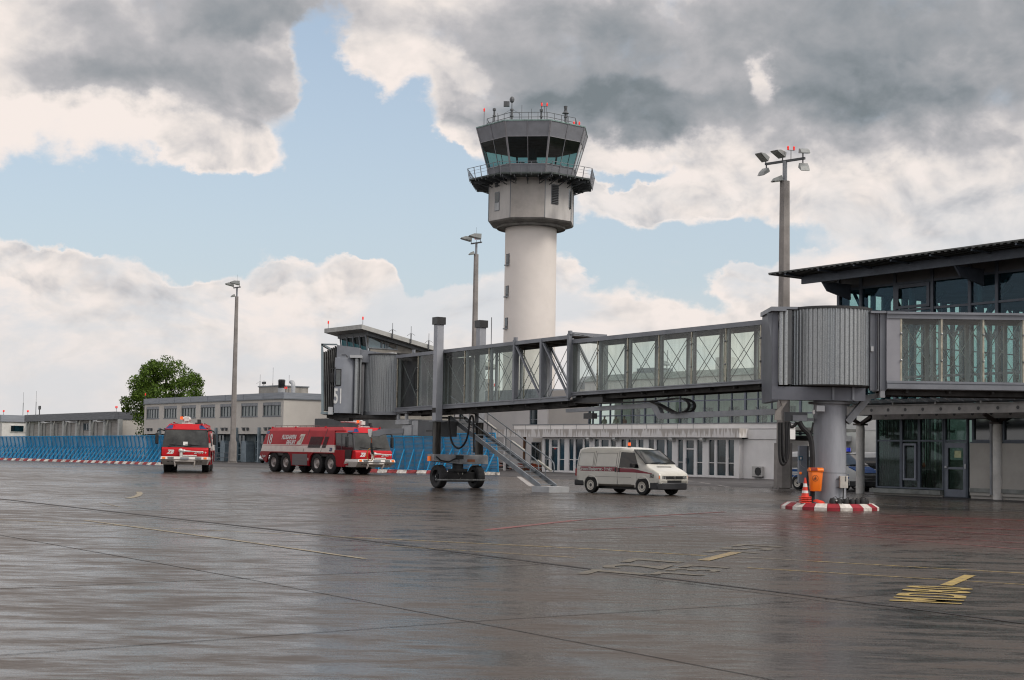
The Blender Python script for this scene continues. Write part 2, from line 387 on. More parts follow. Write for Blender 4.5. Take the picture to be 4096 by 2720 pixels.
# ---------------------------------------------------------------- ground
JU = Vector((.585, -.811, 0)); JV = Vector((.811, .585, 0))     # slab grid of the apron
JROT = math.atan2(JU.y, JU.x)
def wetmat(name, c_dry, c_wet, red=None, rlo=.10, rhi=.42, spec=.5):
    M = bpy.data.materials.new(name); M.use_nodes = True
    nt = M.node_tree; N = nt.nodes; L = nt.links; b = N['Principled BSDF']
    tc = N.new('ShaderNodeTexCoord')
    def nz(sc, det, s, off=0.0, rot=0.0, rough=.6):
        mp = N.new('ShaderNodeMapping'); mp.vector_type = 'POINT'
        mp.inputs['Rotation'].default_value = (0, 0, rot); mp.inputs['Scale'].default_value = (s[0], s[1], 1); mp.inputs['Location'].default_value = (off, off, 0)
        L.new(tc.outputs['Object'], mp.inputs[0])
        n = N.new('ShaderNodeTexNoise'); n.inputs['Scale'].default_value = sc; n.inputs['Detail'].default_value = det; n.inputs['Roughness'].default_value = rough
        L.new(mp.outputs[0], n.inputs['Vector']); return n.outputs['Fac']
    def mr(v, a, b_, c, d):
        n = N.new('ShaderNodeMapRange'); n.interpolation_type = 'SMOOTHSTEP'; L.new(v, n.inputs[0])
        for i, q in enumerate((a, b_, c, d)): n.inputs[i+1].default_value = q
        return n.outputs[0]
    def ma(op, a, b_):
        n = N.new('ShaderNodeMath'); n.operation = op
        for i, q in enumerate((a, b_)):
            if isinstance(q, (int, float)): n.inputs[i].default_value = q
            else: L.new(q, n.inputs[i])
        return n.outputs[0]
    big = nz(.06, 5, (1, 1), 3)               # broad wet and drying areas
    st = nz(1.15, 7, (.55, 1.7), 8, -JROT, .66)  # brushed streaks along the slabs
    st2 = nz(4.2, 5, (.45, 1.5), 5, -JROT + .35, .7)
    fine = nz(42, 4, (1, 1), 1)
    w = ma('ADD', ma('MULTIPLY', st, .62), ma('ADD', ma('MULTIPLY', big, .40), ma('MULTIPLY', st2, .34)))
    wet = mr(w, .60, .77, 0, 1)
    cm = N.new('ShaderNodeMix'); cm.data_type = 'RGBA'; L.new(wet, cm.inputs[0]); cm.inputs[6].default_value = (*c_dry, 1); cm.inputs[7].default_value = (*c_wet, 1)
    c2 = N.new('ShaderNodeMix'); c2.data_type = 'RGBA'; c2.blend_type = 'MULTIPLY'; c2.inputs[0].default_value = 1
    L.new(cm.outputs[2], c2.inputs[6])
    fr = N.new('ShaderNodeMapRange'); L.new(fine, fr.inputs[0]); fr.inputs[1].default_value = .3; fr.inputs[2].default_value = .7; fr.inputs[3].default_value = .72; fr.inputs[4].default_value = 1.2
    L.new(fr.outputs[0], c2.inputs[7])
    last = c2.outputs[2]
    if red:     # streaky reddish colour mixed in round the stand, in world metres
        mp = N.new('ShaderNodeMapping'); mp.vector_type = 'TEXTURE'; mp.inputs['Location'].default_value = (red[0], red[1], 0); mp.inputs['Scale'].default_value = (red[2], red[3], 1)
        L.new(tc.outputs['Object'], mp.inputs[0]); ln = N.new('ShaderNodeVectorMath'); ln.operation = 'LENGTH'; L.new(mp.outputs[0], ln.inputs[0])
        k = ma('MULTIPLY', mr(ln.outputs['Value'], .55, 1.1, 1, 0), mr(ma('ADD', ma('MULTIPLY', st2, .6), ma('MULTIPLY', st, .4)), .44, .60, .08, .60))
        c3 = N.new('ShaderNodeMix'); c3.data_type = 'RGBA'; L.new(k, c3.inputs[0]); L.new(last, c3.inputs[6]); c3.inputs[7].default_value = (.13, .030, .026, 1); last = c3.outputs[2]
    L.new(last, b.inputs['Base Color'])
    rg = mr(w, .59, .79, rhi, rlo)
    L.new(rg, b.inputs['Roughness']); L.new(mr(w, .59, .79, spec * .20, spec), b.inputs['Specular IOR Level']); b.inputs['Specular Tint'].default_value = (1, .93, .87, 1)
    bp = N.new('ShaderNodeBump'); bp.inputs['Strength'].default_value = .55; bp.inputs['Distance'].default_value = .01
    h = ma('ADD', ma('MULTIPLY', fine, .12), ma('MULTIPLY', st2, .9))
    h = ma('ADD', h, ma('MULTIPLY', st, 1.4))
    L.new(h, bp.inputs['Height']); L.new(bp.outputs[0], b.inputs['Normal'])
    return M
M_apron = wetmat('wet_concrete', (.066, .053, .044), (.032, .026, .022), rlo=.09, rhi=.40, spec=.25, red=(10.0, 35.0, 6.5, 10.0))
M_asph = wetmat('wet_asphalt', (.050, .047, .047), (.032, .030, .030), rlo=.38, rhi=.62, spec=.22)

def sheet(name, pts, z, m, kind='structure', th=None):
    b = MB(); b.quad(*[(p[0], p[1], z) for p in pts]); o = b.build(name, m)
    for p in o.data.polygons:
        if p.normal.z < 0: p.flip()
    o['kind'] = kind; return o
# wide terrain sheet to the horizon
mg = mat('field_grass', (.055, .075, .03), .95, 0, .3, .05)
sheet('ground', [(-3000, -60), (3000, -60), (3000, 4000), (-3000, 4000)], -0.02, mg)
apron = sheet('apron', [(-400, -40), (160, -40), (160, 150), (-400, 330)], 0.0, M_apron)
def gl(*px): return [gp(*p) for p in px]
# darker asphalt service road and forecourt beyond the slabs
ed = gl((700, 1862), (880, 1868), (1100, 1875), (1500, 1888), (2030, 1906.5), (2300, 1919), (2742, 1941), (3120, 1955), (3420, 1972), (3640, 1990), (4096, 2012), (5200, 2060))
far = [Vector((140, 40, 0)), Vector((140, 150, 0)), Vector((-120, 320, 0)), Vector((-75, 250, 0))]
sheet('asphalt_road', ed + far, 0.004, M_asph)
def strip(b, p, q, w, z):
    d = (q - p).normalized(); n = Vector((-d.y, d.x, 0)) * (w / 2)
    b.quad((p - n)[:2] + (z,), (q - n)[:2] + (z,), (q + n)[:2] + (z,), (p + n)[:2] + (z,))
def lines(name, segs, z, m, kind='structure'):
    b = MB()
    for (p, q, w) in segs: strip(b, gp(*p), gp(*q), w, z)
    o = b.build(name, m)
    for f in o.data.polygons:
        if f.normal.z < 0: f.flip()
    o['kind'] = kind; return o
JM = mat('joint_tar', (.016, .013, .012), .6, 0, .3, 3, spec=.3)
lines('apron_joints', [((-300, 1962), (487, 2051), .17), ((487, 2051), (1364, 2149), .14), ((1364, 2149), (2300, 2268.5), .11), ((2300, 2268.5), (3565, 2425), .085), ((3565, 2425), (4600, 2560), .075)], .0045, JM)
lines('apron_seams', [((-300, 1969), (1364, 2157), .02), ((1364, 2157), (3565, 2440), .018), ((3565, 2440), (4600, 2577), .016),
      ((-60, 2130), (974, 2314), .022), ((974, 2314), (3091, 2720), .016), ((3091, 2720), (3600, 2820), .014),
      ((-60, 2358), (974, 2314), .022), ((974, 2314), (2180, 2258), .022), ((-60, 2626), (1880, 2487), .016), ((1880, 2487), (3236, 2404), .016),
      ((400, 2047), (1500, 2010), .03), ((1500, 2170), (3000, 2085), .025), ((3300, 2398), (4096, 2330), .02), ((2050, 1990), (3000, 2045), .02)], .0035, mat('seam_dark', (.022, .018, .016), .7, 0, .3, 3, spec=.2))
YM = mat('worn_yellow', (.34, .24, .075), .55, 0, .7, 7, 0, .3, dirt=(.10, .080, .060)); YB = mat('yellow_paint', (.33, .235, .05), .5, 0, .35, 9, 0, .3, dirt=(.17, .12, .05))
PY_ = mat('pale_yellow_paint', (.24, .205, .135), .55, 0, .6, 8, 0, .3, dirt=(.11, .09, .07)); RM = mat('worn_red', (.17, .035, .033), .5, 0, .8, 5, 0, .3, dirt=(.075, .05, .045)); WM = mat('worn_white', (.36, .34, .32), .55, 0, .5, 6, 0, .3, dirt=(.12, .11, .10))
lines('yellow_lines', [((-60, 2076), (1364, 2148), .035), ((1364, 2148), (2300, 2193), .07), ((2300, 2193), (2826, 2224), .065), ((3228, 2244), (4096, 2294), .06), ((4096, 2294), (4500, 2316), .06),
      ((1520, 2182), (2300, 2231), .035), ((2990, 2272), (4096, 2339), .05), ((4096, 2339), (4500, 2362), .05)], .0055, YM)
lines('pale_lines', [((341, 2082), (1000, 2170), .12), ((1000, 2170), (1461, 2236), .10), ((480, 2028), (400, 2010), .05), ((-60, 2098), (420, 2106), .05), ((2940, 2228), (3230, 2244), .05)], .0065, PY_)
lines('red_lines', [((1950, 2120), (2300, 2082), .22), ((2300, 2082), (2900, 2048), .16), ((2300, 2120), (2700, 2106), .08), ((3120, 2086), (4300, 2155), .10), ((3050, 2110), (4300, 2185), .07), ((3300, 2090), (4300, 2128), .16), ((3400, 2140), (4300, 2216), .09), ((3500, 2060), (4300, 2090), .22)], .0060, RM)
lines('white_lines', [((2742, 1922), (2772, 1925), .16), ((2800, 1930), (2842, 1936), .14), ((2872, 1941), (2922, 1949), .13), ((2200, 1918), (2316, 1921), .10), ((3520, 2020), (4300, 2056), .06), ((1100, 1875), (860, 1868), .25), ((2075, 1907), (2128, 1946), .30), ((0, 1874), (60, 1877), .1)], .0075, WM)
# curved yellow mark at the far left
b = MB()
arc_ = [gp(x, y) for x, y in ((509, 1994), (535, 1989), (552, 1983), (560, 1975), (555, 1968))]
for p, q in zip(arc_, arc_[1:]): strip(b, p, q, .20, .0085)
o = b.build('curved_mark', PY_); o['kind'] = 'structure'
for f in o.data.polygons:
    if f.normal.z < 0: f.flip()
def ground_text(body, px0, px1, pu0, pu1, m, z=.007):
    'px0 -> px1: reading direction and length; pu0 -> pu1: letter height direction'
    p0, p1 = gp(*px0), gp(*px1); u0, u1 = gp(*pu0), gp(*pu1); r = (p1 - p0); u = (u1 - u0); c = (p0 + p1) / 2
    cu = bpy.data.curves.new('ground_lettering', 'FONT'); cu.body = body; cu.size = 1; cu.align_x = 'CENTER'; cu.align_y = 'CENTER'; cu.offset = .02; cu.space_character = 1.35
    t = bpy.data.objects.new('tmp', cu); me = bpy.data.meshes.new_from_object(t); bpy.data.objects.remove(t); me.name = 'ground_lettering'
    xs = [v.co.x for v in me.vertices]; ys = [v.co.y for v in me.vertices]; W_, H_ = max(xs) - min(xs), max(ys) - min(ys); cx, cy = (max(xs) + min(xs)) / 2, (max(ys) + min(ys)) / 2
    for v in me.vertices:
        w = c + r * ((v.co.x - cx) / W_) + u * ((v.co.y - cy) / H_); v.co = (w.x, w.y, z)
    me.materials.clear(); me.materials.append(m); o = bpy.data.objects.new('ground_lettering', me); COL.objects.link(o); o['kind'] = 'structure'
    for f in me.polygons:
        if f.normal.z < 0: f.flip()
ground_text('MD80', (3700, 2411), (3762, 2348), (3880, 2385), (3600, 2372), YB)
b = MB(); strip(b, gp(3785, 2343), gp(3880, 2302), .16, .007); o = b.build('ground_bar', YB); o['kind'] = 'structure'
for f in o.data.polygons:
    if f.normal.z < 0: f.flip()
b = MB(); strip(b, gp(2812, 2243), gp(2945, 2210), .20, .007); o = b.build('ground_bar', mat('worn_ochre', (.24, .175, .07), .5, 0, .5, 8, 0, .3, dirt=(.10, .08, .06))); o['kind'] = 'structure'
for f in o.data.polygons:
    if f.normal.z < 0: f.flip()
FT = mat('faded_paint', (.105, .092, .065), .5, 0, .7, 9, 0, .3, dirt=(.055, .046, .038))
ground_text('727', (2440, 2300), (2650, 2236), (2700, 2268), (2440, 2262), FT)
ground_text('737', (2700, 2302), (2850, 2262), (2905, 2282), (2690, 2276), FT)
ground_text('757', (2920, 2212), (3060, 2180), (3110, 2196), (2900, 2190), FT)
# ---------------------------------------------------------------- shared materials
GREY = mat('grey_steel', (.235, .245, .26), .5, .0, .12, 1.5)
GREYD = mat('dark_steel', (.085, .09, .095), .55, 0, .15, 1.5)
GREYL = mat('light_steel', (.40, .41, .42), .5, 0, .12, 1.2)
BLACK = mat('black_rubber', (.012, .012, .013), .65, 0, .2, 4)
BLK2 = mat('black_plastic', (.02, .02, .021), .4, 0, .2, 4)
GALV = mat('galvanised_steel', (.34, .35, .35), .38, .6, .3, 5, .1)
WHT = mat('white_paint', (.66, .65, .62), .4, 0, .1, 1.5)
CREAM = mat('beige_render', (.53, .50, .455), .9, 0, .05, .25, .25)
CREAM2 = mat('tower_render', (.66, .61, .565), .9, 0, .035, .3, .2)
RIB = mat('ribbed_sheet', (.26, .28, .31), .5, .1, .14, 2, 0, stretch=(.2, .2, 9))
PGLASS = mat('window_glass', (.010, .036, .050), .07, 0, .5, .35, 0, .55)
FRAME = mat('window_frame', (.16, .175, .19), .5, 0, .1, 3)
RED = mat('signal_red', (.55, .02, .015), .35, 0, .1, 3)
REDL = mat('red_lamp', (.7, .03, .02), .2, 0, .1, 3, emit=(1, .03, .02, .30))
ROOF = mat('roof_felt', (.13, .135, .13), .9, 0, .3, .5)
SHUT = mat('roller_shutter', (.31, .295, .275), .6, 0, .12, 1, 0, stretch=(.3, .3, 6))
def wdir(a, b):
    d = b - a; return math.atan2(d.y, d.x)
def window(par, x0, x1, z0, z1, y, nx=1, nz=1, fm=None, gm=None, fw=.07, d=.10, name='window', sill=False, lab=None, tz=None):
    'frame in the plane y (outside is -y), one pane mesh behind it'
    fm = fm or FRAME; gm = gm or PGLASS
    b = MB(); ya, yb = y - .03, y + d
    b.box(x0, x1, ya, yb, z0, z0 + fw).box(x0, x1, ya, yb, z1 - fw, z1)
    b.box(x0, x0 + fw, ya, yb, z0 + fw, z1 - fw).box(x1 - fw, x1, ya, yb, z0 + fw, z1 - fw)
    for i in range(1, nx):
        c = x0 + (x1 - x0) * i / nx; b.box(c - fw/2, c + fw/2, ya + .004, yb, z0 + fw, z1 - fw)
    for t in (tz if tz else [z0 + (z1 - z0) * i / nz for i in range(1, nz)]):
        b.box(x0 + fw, x1 - fw, ya + .008, yb, t - fw/2, t + fw/2)
    o = b.build(name, fm, par, label=lab)
    MB().box(x0 + .02, x1 - .02, y + .05, y + .075, z0 + .02, z1 - .02).build('pane', gm, o)
    if sill: MB().box(x0 - .08, x1 + .08, y - .16, y + .02, z0 - .09, z0 - .003).build('sill', fm, o)
    return o
def walls(par, x0, x1, y0, y1, z0, z1, m, name='wall'):
    return MB().box(x0, x1, y0, y1, z0, z1).build(name, m, par)
def facade(par, x0, x1, z0, z1, y, th, holes, m, name='wall'):
    'wall slab with rectangular openings (x0,x1,z0,z1), all of the same rows'
    b = MB(); xs = sorted(set([x0, x1] + [h[0] for h in holes] + [h[1] for h in holes])); zs = sorted(set([z0, z1] + [h[2] for h in holes] + [h[3] for h in holes]))
    def inside(a, c): return any(h[0] - 1e-6 <= a and a < h[1] - 1e-6 and h[2] - 1e-6 <= c and c < h[3] - 1e-6 for h in holes)
    for i in range(len(xs) - 1):
        # merge vertical runs so that the wall stays one clean skin
        run = None
        for j in range(len(zs) - 1):
            if inside(xs[i], zs[j]):
                if run is not None: b.box(xs[i], xs[i+1], y, y + th, run, zs[j]); run = None
            elif run is None: run = zs[j]
        if run is not None: b.box(xs[i], xs[i+1], y, y + th, run, z1)
    return b.build(name, m, par)
def beacon(name_loc, parent=None, s=1.0, twin=False, h=.5, label=None, pole=.03, sm='obstruction_light'):
    x, y, z = name_loc
    b = MB().cyl((x, y, z), (x, y, z + h * s), pole * s, n=6)
    if twin: b.box(x - .28*s, x + .28*s, y - .02*s, y + .02*s, z + h*s - .04*s, z + h*s)
    o = b.build(sm, GREYD, parent)
    for dx in ((-.25, .25) if twin else (0,)):
        l = MB(); l.cyl((x + dx*s, y, z + h*s), (x + dx*s, y, z + h*s + .12*s), .08*s, n=8)
        l.ball((x + dx*s, y, z + h*s + .19*s), .09*s, .09*s, .14*s, 8, 6)
        l.build('lamp', REDL, o)
    return o
def antenna(par, x, y, z, h, r=.02, arms=True, name='antenna'):
    b = MB().cyl((x, y, z), (x, y, z + h * .55), r * 1.8, n=6).cyl((x, y, z + h * .55), (x, y, z + h), r * .7, n=5)
    if arms:
        for a in (0, 1): 
            t = a * PI + .3
            b.cyl((x, y, z + h * .6), (x + cos(t) * h * .3, y + sin(t) * h * .3, z + h * .45), r * .5, n=4)
    return b.build(name, GREYD, par)

# ---------------------------------------------------------------- office building left
UO = math.atan2(-.794, .608)
OF = Fr(-25.1, 158.5, UO)
def build_office():
    t = thing('office_building', 'two storey beige office block with wide upper windows behind the left fire truck', 'building', OF)
    ztop = OF.at(1139, 1569)[1]; zb = OF.at(1139, 1596)[1]; zg = OF.at(1100, 1736)[1]
    xl = OF.at(579, 1600)[0]; side = 17.0
    wins = []
    for (a, b, y0, y1) in ((586, 637, 1631, 1679), (656, 708, 1627, 1676), (726, 784, 1623, 1674), (803, 861, 1620, 1672), (881, 943, 1617, 1670), (965, 1032, 1613, 1668), (1052, 1124, 1609, 1666)):
        x0 = OF.at(a, y0)[0]; x1 = OF.at(b, y0)[0]; wins.append((x0, x1))
    zw0 = OF.at(1088, 1664)[1]; zw1 = OF.at(1088, 1609)[1]
    facade(t, xl, 0, zg, zb, 0, .35, [(a, b, zw0, zw1) for a, b in wins], CREAM)
    walls(t, -.35, -.001, .352, side, zg, zb, CREAM); walls(t, xl, -.002, side + .002, side + .3, 0, zb, CREAM); walls(t, xl + .002, xl + .35, .352, side, 0, zb, CREAM)
    walls(t, -.36, -.01, .9, side, 0, zg - .003, CREAM)
    b = MB().box(xl - .15, .15, -.15, side + .4, zb + .003, zb + .12); b.build('cornice', FRAME, t)
    p = MB(); 
    p.box(xl - .1, .1, -.1, .12, zb + .12, ztop).box(-.12, .1, .12, side, zb + .12, ztop).box(xl - .1, xl + .12, .12, side, zb + .12, ztop)
    for k in range(9): 
        xx = xl + (0 - xl) * k / 8; p.box(xx - .03, xx + .03, -.13, -.1, zb + .12, ztop + .01)
    p.build('parapet', RIB, t)
    walls(t, xl + .4, -.4, .4, side, zb - .1, zb + .1, ROOF, 'roof')
    for i, (a, c) in enumerate(wins):
        w = window(t, a, c, zw0, zw1 - .32, .12, 5, 1, FRAME, mat('curtained_glass', (.155, .185, .18), .12, 0, .4, 1.1, 0, .6, stretch=(6, 1, .15)), .06, sill=True)
        MB().box(a, c, .02, .3, zw1 - .32, zw1).build('shutter_box', GREY, w)
    # white curtain strips behind some panes
    # ground floor: recessed glazed doors, blue-grey posts and lean-to cabinets
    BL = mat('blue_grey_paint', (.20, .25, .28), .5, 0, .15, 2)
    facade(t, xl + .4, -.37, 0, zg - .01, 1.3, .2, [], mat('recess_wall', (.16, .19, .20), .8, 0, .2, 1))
    for i, (a, c) in enumerate(wins):
        col = MB().box(c + .5, c + .8, -.25, .1, 0, zg + .75).build('post', BL, t)
        cb = MB().prism([(a - .1, 0), (a + 1.1, 0), (a + 1.1, 2.05), (a + .7, 2.45), (a + .1, 2.45), (a - .1, 2.05)], 'y', .2, 1.25).build('cabinet', BL, t)
        window(t, a + 1.6, c + .3, .05, zg - .08, 1.15, 3, 4, fm=BL, name='glazed_door')
        for k in (a + .9, a + 1.9):
            MB().prism([(k - .25, zg + .75), (k + .2, zg + .75), (k + .2, zg + .45), (k + .05, zg + .38)], 'y', -.25, -.005).build('wall_lamp', GREYD, t)
    rl = MB()
    x0, x1 = OF.at(880, 1840)[0], OF.at(990, 1840)[0]
    for zz in (.45, 1.0): rl.box(x0 - 6, x1, -1.52, -1.48, zz - .03, zz + .03)
    for k in range(10): xx = x0 - 6 + (x1 - x0 + 6) * k / 9; rl.box(xx - .02, xx + .02, -1.52, -1.48, 0, 1.0)
    rl.build('railing', GREYD, t)
    # roof plant
    q = 5.0
    a, z0 = OF.at(1035, 1570, q); c, z1 = OF.at(1114, 1545, q)
    ph = MB().box(a, c, q, q + 4, zb + .1, z1).build('penthouse', mat('plant_render', (.33, .31, .28), .9, 0, .15, 1), t)
    MB().box(a - .1, c + .1, q - .1, q + 4.1, z1 + .003, z1 + .14).build('penthouse_roof', FRAME, ph)
    MB().box(a + .4, c - .9, q - .04, q - .004, zb + .55, zb + 1.0).build('vent_strip', GREYD, ph)
    a, z1 = OF.at(1127, 1518, q); ch = MB(); ch.cyl((a, q, zb), (a, q, z1 - 1.0), .42, n=14).build('flue', GREYL, t, True)
    lv = MB()
    for k in range(7): lv.lathe([(.38, z1 - 1.0 + k*.14), (.47, z1 - .97 + k*.14), (.38, z1 - .88 + k*.14)], (a, q, 0), 14)
    lv.cyl((a, q, z1 - 1.0), (a, q, z1), .36, n=12)
    lv.build('flue_cowl', BLK2, t)
    a, z1 = OF.at(1174, 1524, q)
    MB().tube([(a, q, zb), (a, q, z1 - .7), (a - .08, q, z1 - .3), (a - .3, q, z1 - .1), (a - .6, q, z1 - .1)], .24, 10).build('bent_flue', GREYL, t, True)
    for (px, py, z) in ((1041, 1498, 1), (1056, 1520, 1), (1093, 1470, 0), (1157, 1500, 0)):
        a, z1 = OF.at(px, py, q + 1); antenna(t, a, q + 1, zb + (1.5 if z else .1), z1 - zb - (1.5 if z else .1), .025, bool(z))
    a, z1 = OF.at(1056, 1530, q + 1); MB().box(a - .35, a + .35, q + .9, q + 1.1, z1 - .2, z1 + .1).build('roof_sensor', BLK2, t)
    for (px, py) in ((581, 1595),):
        a, z1 = OF.at(px, py); beacon((a, 0, ztop), t, .9)
    a, z1 = OF.at(1143, 1560, .5); beacon((a, .5, ztop), t, .8, True)
    MB().box(OF.at(700,1580)[0]-.01, OF.at(700,1580)[0]+.02, 0,.03, ztop, ztop+1.6).build('antenna', GREYD, t)
build_office()

# ---------------------------------------------------------------- garage building far left and white wing
HG = Fr(-56.0, 204.0, math.atan2(-36, 25.1))
def build_garage():
    t = thing('garage_building', 'low grey garage with seven roller doors under a dark ribbed fascia behind the blue fence', 'building', HG)
    zt = HG.at(472, 1646)[1]; zf = HG.at(472, 1677)[1]; xl = HG.at(104, 1665)[0]
    walls(t, xl + .3, -.3, .9, 26, zf + .1, zt - .3, ROOF, 'roof')
    MB().box(xl, 0, -.25, .4, zf, zt).box(-.4, .05, .4, 26, zf, zt).box(xl - .05, xl + .4, .4, 26, zf, zt).build('fascia', mat('dark_ribbed', (.125, .13, .145), .5, .1, .25, 2, 0, stretch=(.3, .3, 9)), t)
    ds = []
    for (a, c) in ((122, 153.5), (168.7, 201.3), (217.5, 250), (269.4, 301.9), (319.2, 356.8), (374, 412.7), (429, 471)):
        ds.append((HG.at(a, 1700)[0], HG.at(c, 1700)[0] - .0))
    facade(t, xl + .05, -.05, 0, zf - .01, .5, .3, [(a, c - .25, 0, zf - .35) for a, c in ds], mat('garage_wall', (.36, .36, .34), .8, 0, .12, 1))
    walls(t, -.35, -.052, .802, 26, 0, zf - .01, CREAM)
    pl = mat('pillar_paint', (.43, .44, .42), .7, 0, .1, 1)
    for i, (a, c) in enumerate(ds):
        if i == 4:
            d = MB().box(a, c - .25, .62, .7, 1.2, zf - .35).build('roller_door', SHUT, t, label='half open roller door with a window strip')
            window(d, a + .1, c - .35, zf - 1.5, zf - .45, .55, 5, 1)
            MB().box(a, c - .25, 2.4, 2.5, 0, 1.2).build('dark_opening', BLK2, t)
        else:
            d = MB().box(a, c - .25, .62, .7, .03, zf - .35)
            for k in range(1, 9): d.box(a, c - .25, .605, .62, k * (zf - .4) / 9 - .02, k * (zf - .4) / 9 + .02)
            d.build('roller_door', SHUT, t)
        MB().box(c + .05, c + .75, -.05, .45, 0, zf - .02).build('pillar', pl, t)
    MB().box(xl + .1, xl + .8, -.05, .45, 0, zf - .02).build('pillar', pl, t)
    for px in (205, 306, 418):
        a, z = HG.at(px, 1690); MB().box(a - .06, a + .06, -1.2, -.05, zf - .35, zf - .2).box(a - 1.3, a, -1.3, -1.1, zf - .3, zf - .12).build('flood_lamp', GREYL, t)
    a, z = HG.at(470, 1640); beacon((-.3, .1, zt), t, 1.0, True)
    beacon((xl + .6, .1, zt), t, 1.0, True)
    antenna(t, xl + 2.0, 1, zt, 4.0, .03, False); MB().cyl((xl + 4, 1, zt), (xl + 4, 1, zt + 1.1), .08, n=6).box(xl + 3.6, xl + 4.4, .9, 1.1, zt + .9, zt + 1.5).build('roof_sensor', BLK2, t)
    W = Fr(-85.6, 242.0, HG.rot)
    t = thing('white_wing', 'white flat roofed building with one wide dark window at the far left edge', 'building', W)
    zt = W.at(13, 1659)[1]; zf = W.at(13, 1686)[1]
    wh = mat('white_render', (.60, .59, .56), .85, 0, .08, 1)
    walls(t, -22, -.02, .02, 12, 0, zf - .003, wh)
    MB().box(-22.2, .2, -.2, 12, zf, zt).build('fascia', RIB, t)
    # right hand face x = 0
    y0, z1 = W.atx(41, 1700, 0); y1, z0 = W.atx(96, 1730, 0); y2 = W.atx(99, 1730)[0]; y3 = W.atx(108, 1730)[0]
    def sw(a, c):
        w = MB().box(-.015, .08, a, c, z0, z0 + .1).box(-.015, .08, a, c, z1 - .1, z1).box(-.015, .08, a, a + .1, z0 + .1, z1 - .1).box(-.015, .08, c - .1, c, z0 + .1, z1 - .1).build('window', wh, t)
        MB().box(.0, .04, a + .1, c - .1, z0 + .1, z1 - .1).build('pane', PGLASS, w)
    sw(y0, y1); sw(y2, y3)
    MB().box(-7, -1.2, -.06, -.005, 0, zf - .7).build('roller_door', SHUT, t)
    beacon((-.3, .3, zt), t, 1.0, True); antenna(t, -2, 4, zt, 4.0, .03, False)
build_garage()

# ---------------------------------------------------------------- tree
def leaf_mat(name, c1, c2, c3):
    M = bpy.data.materials.new(name); M.use_nodes = True; nt = M.node_tree; N = nt.nodes; L = nt.links
    b = N['Principled BSDF']; b.inputs['Roughness'].default_value = .65; b.inputs['Specular IOR Level'].default_value = .2
    g = N.new('ShaderNodeNewGeometry'); r = N.new('ShaderNodeValToRGB'); e = r.color_ramp.elements
    e[0].color = (*c1, 1); e[1].color = (*c3, 1); q = e.new(.5); q.color = (*c2, 1)
    L.new(g.outputs['Random Per Island'], r.inputs[0]); L.new(r.outputs[0], b.inputs['Base Color'])
    tl = N.new('ShaderNodeBsdfTranslucent'); L.new(r.outputs[0], tl.inputs[0]); mx = N.new('ShaderNodeMixShader'); mx.inputs[0].default_value = .28
    L.new(b.outputs[0], mx.inputs[1]); L.new(tl.outputs[0], mx.inputs[2]); L.new(mx.outputs[0], N['Material Output'].inputs[0])
    return M
LEAF = leaf_mat('leaves', (.034, .062, .008), (.065, .115, .014), (.11, .175, .024))
BARK = mat('bark', (.06, .045, .035), .9, 0, .3, 6, .4)
def tree(name, label, x, y, h, w, seed, zlow, group=None, n_cl=46, per=230, leaf=.34):
    R = random.Random(seed)
    t = thing(name, label, 'tree', (x, y, 0), 0, group)
    b = MB(); b.tube([(0, 0, 0), (.1, 0, h*.2), (.05, .1, h*.4), (.2, 0, h*.62), (.1, 0, h*.85)], [.34, .27, .22, .14, .05], 8)
    cl = []
    for i in range(n_cl):
        while True:
            p = Vector((R.uniform(-1, 1), R.uniform(-1, 1), R.uniform(-1, 1)))
            if .30 < p.length < 1 and (p.z > -.55 or p.length < .9): break
        z = zlow + (h - zlow) * (.5 + .46 * p.z)
        k = 1.0 + .10 * sin(p.x * 7 + seed) - .12 * max(0, p.z) ** 2
        c = Vector((p.x * w * .43 * k, p.y * w * .43 * k, z)); cl.append((c, R.uniform(.5, 1.2) * w * .075))
        if i % 5 == 0:
            s0 = Vector((.1, 0, h * R.uniform(.25, .6))); mid = (s0 + c) / 2 + Vector((0, 0, -.3))
            b.tube([s0, mid, c], [.11, .07, .02], 5)
    b.build('trunk', BARK, t, True)
    vs = []; fs = []
    for c, r in cl:
        for _ in range(per):
            d = Vector((R.gauss(0, 1), R.gauss(0, 1), R.gauss(0, 1))); d.normalize()
            rr = r * (.55 + .75 * R.random() ** .6); p = c + Vector((d.x * rr, d.y * rr, d.z * rr * .8))
            n = (d + Vector((R.gauss(0, .6), R.gauss(0, .6), R.gauss(0, .6)))).normalized(); a = n.orthogonal().normalized(); q = n.cross(a)
            th = R.random() * 6.28; a2 = a * cos(th) + q * sin(th); q2 = n.cross(a2); s = leaf * R.uniform(.5, 1.1) * .5
            k = len(vs); vs += [p - a2 * s, p + q2 * s * .6, p + a2 * s, p - q2 * s * .6]; fs.append((k, k+1, k+2, k+3))
    me = bpy.data.meshes.new('crown'); me.from_pydata([tuple(v) for v in vs], [], fs); me.materials.append(LEAF)
    o = bpy.data.objects.new('crown', me); COL.objects.link(o); o.parent = t
    return t
tree('broadleaf_tree', 'large round green broadleaf tree standing between the garage and the beige office block', -47.6, 197, 14.2, 12.6, 3, 1.6, n_cl=150)
tree('broadleaf_tree', 'small green tree seen under the boarding bridge cab above the fire truck', -17.4, 170, 5.7, 6.5, 5, 1.5, n_cl=50, per=150, leaf=.3)

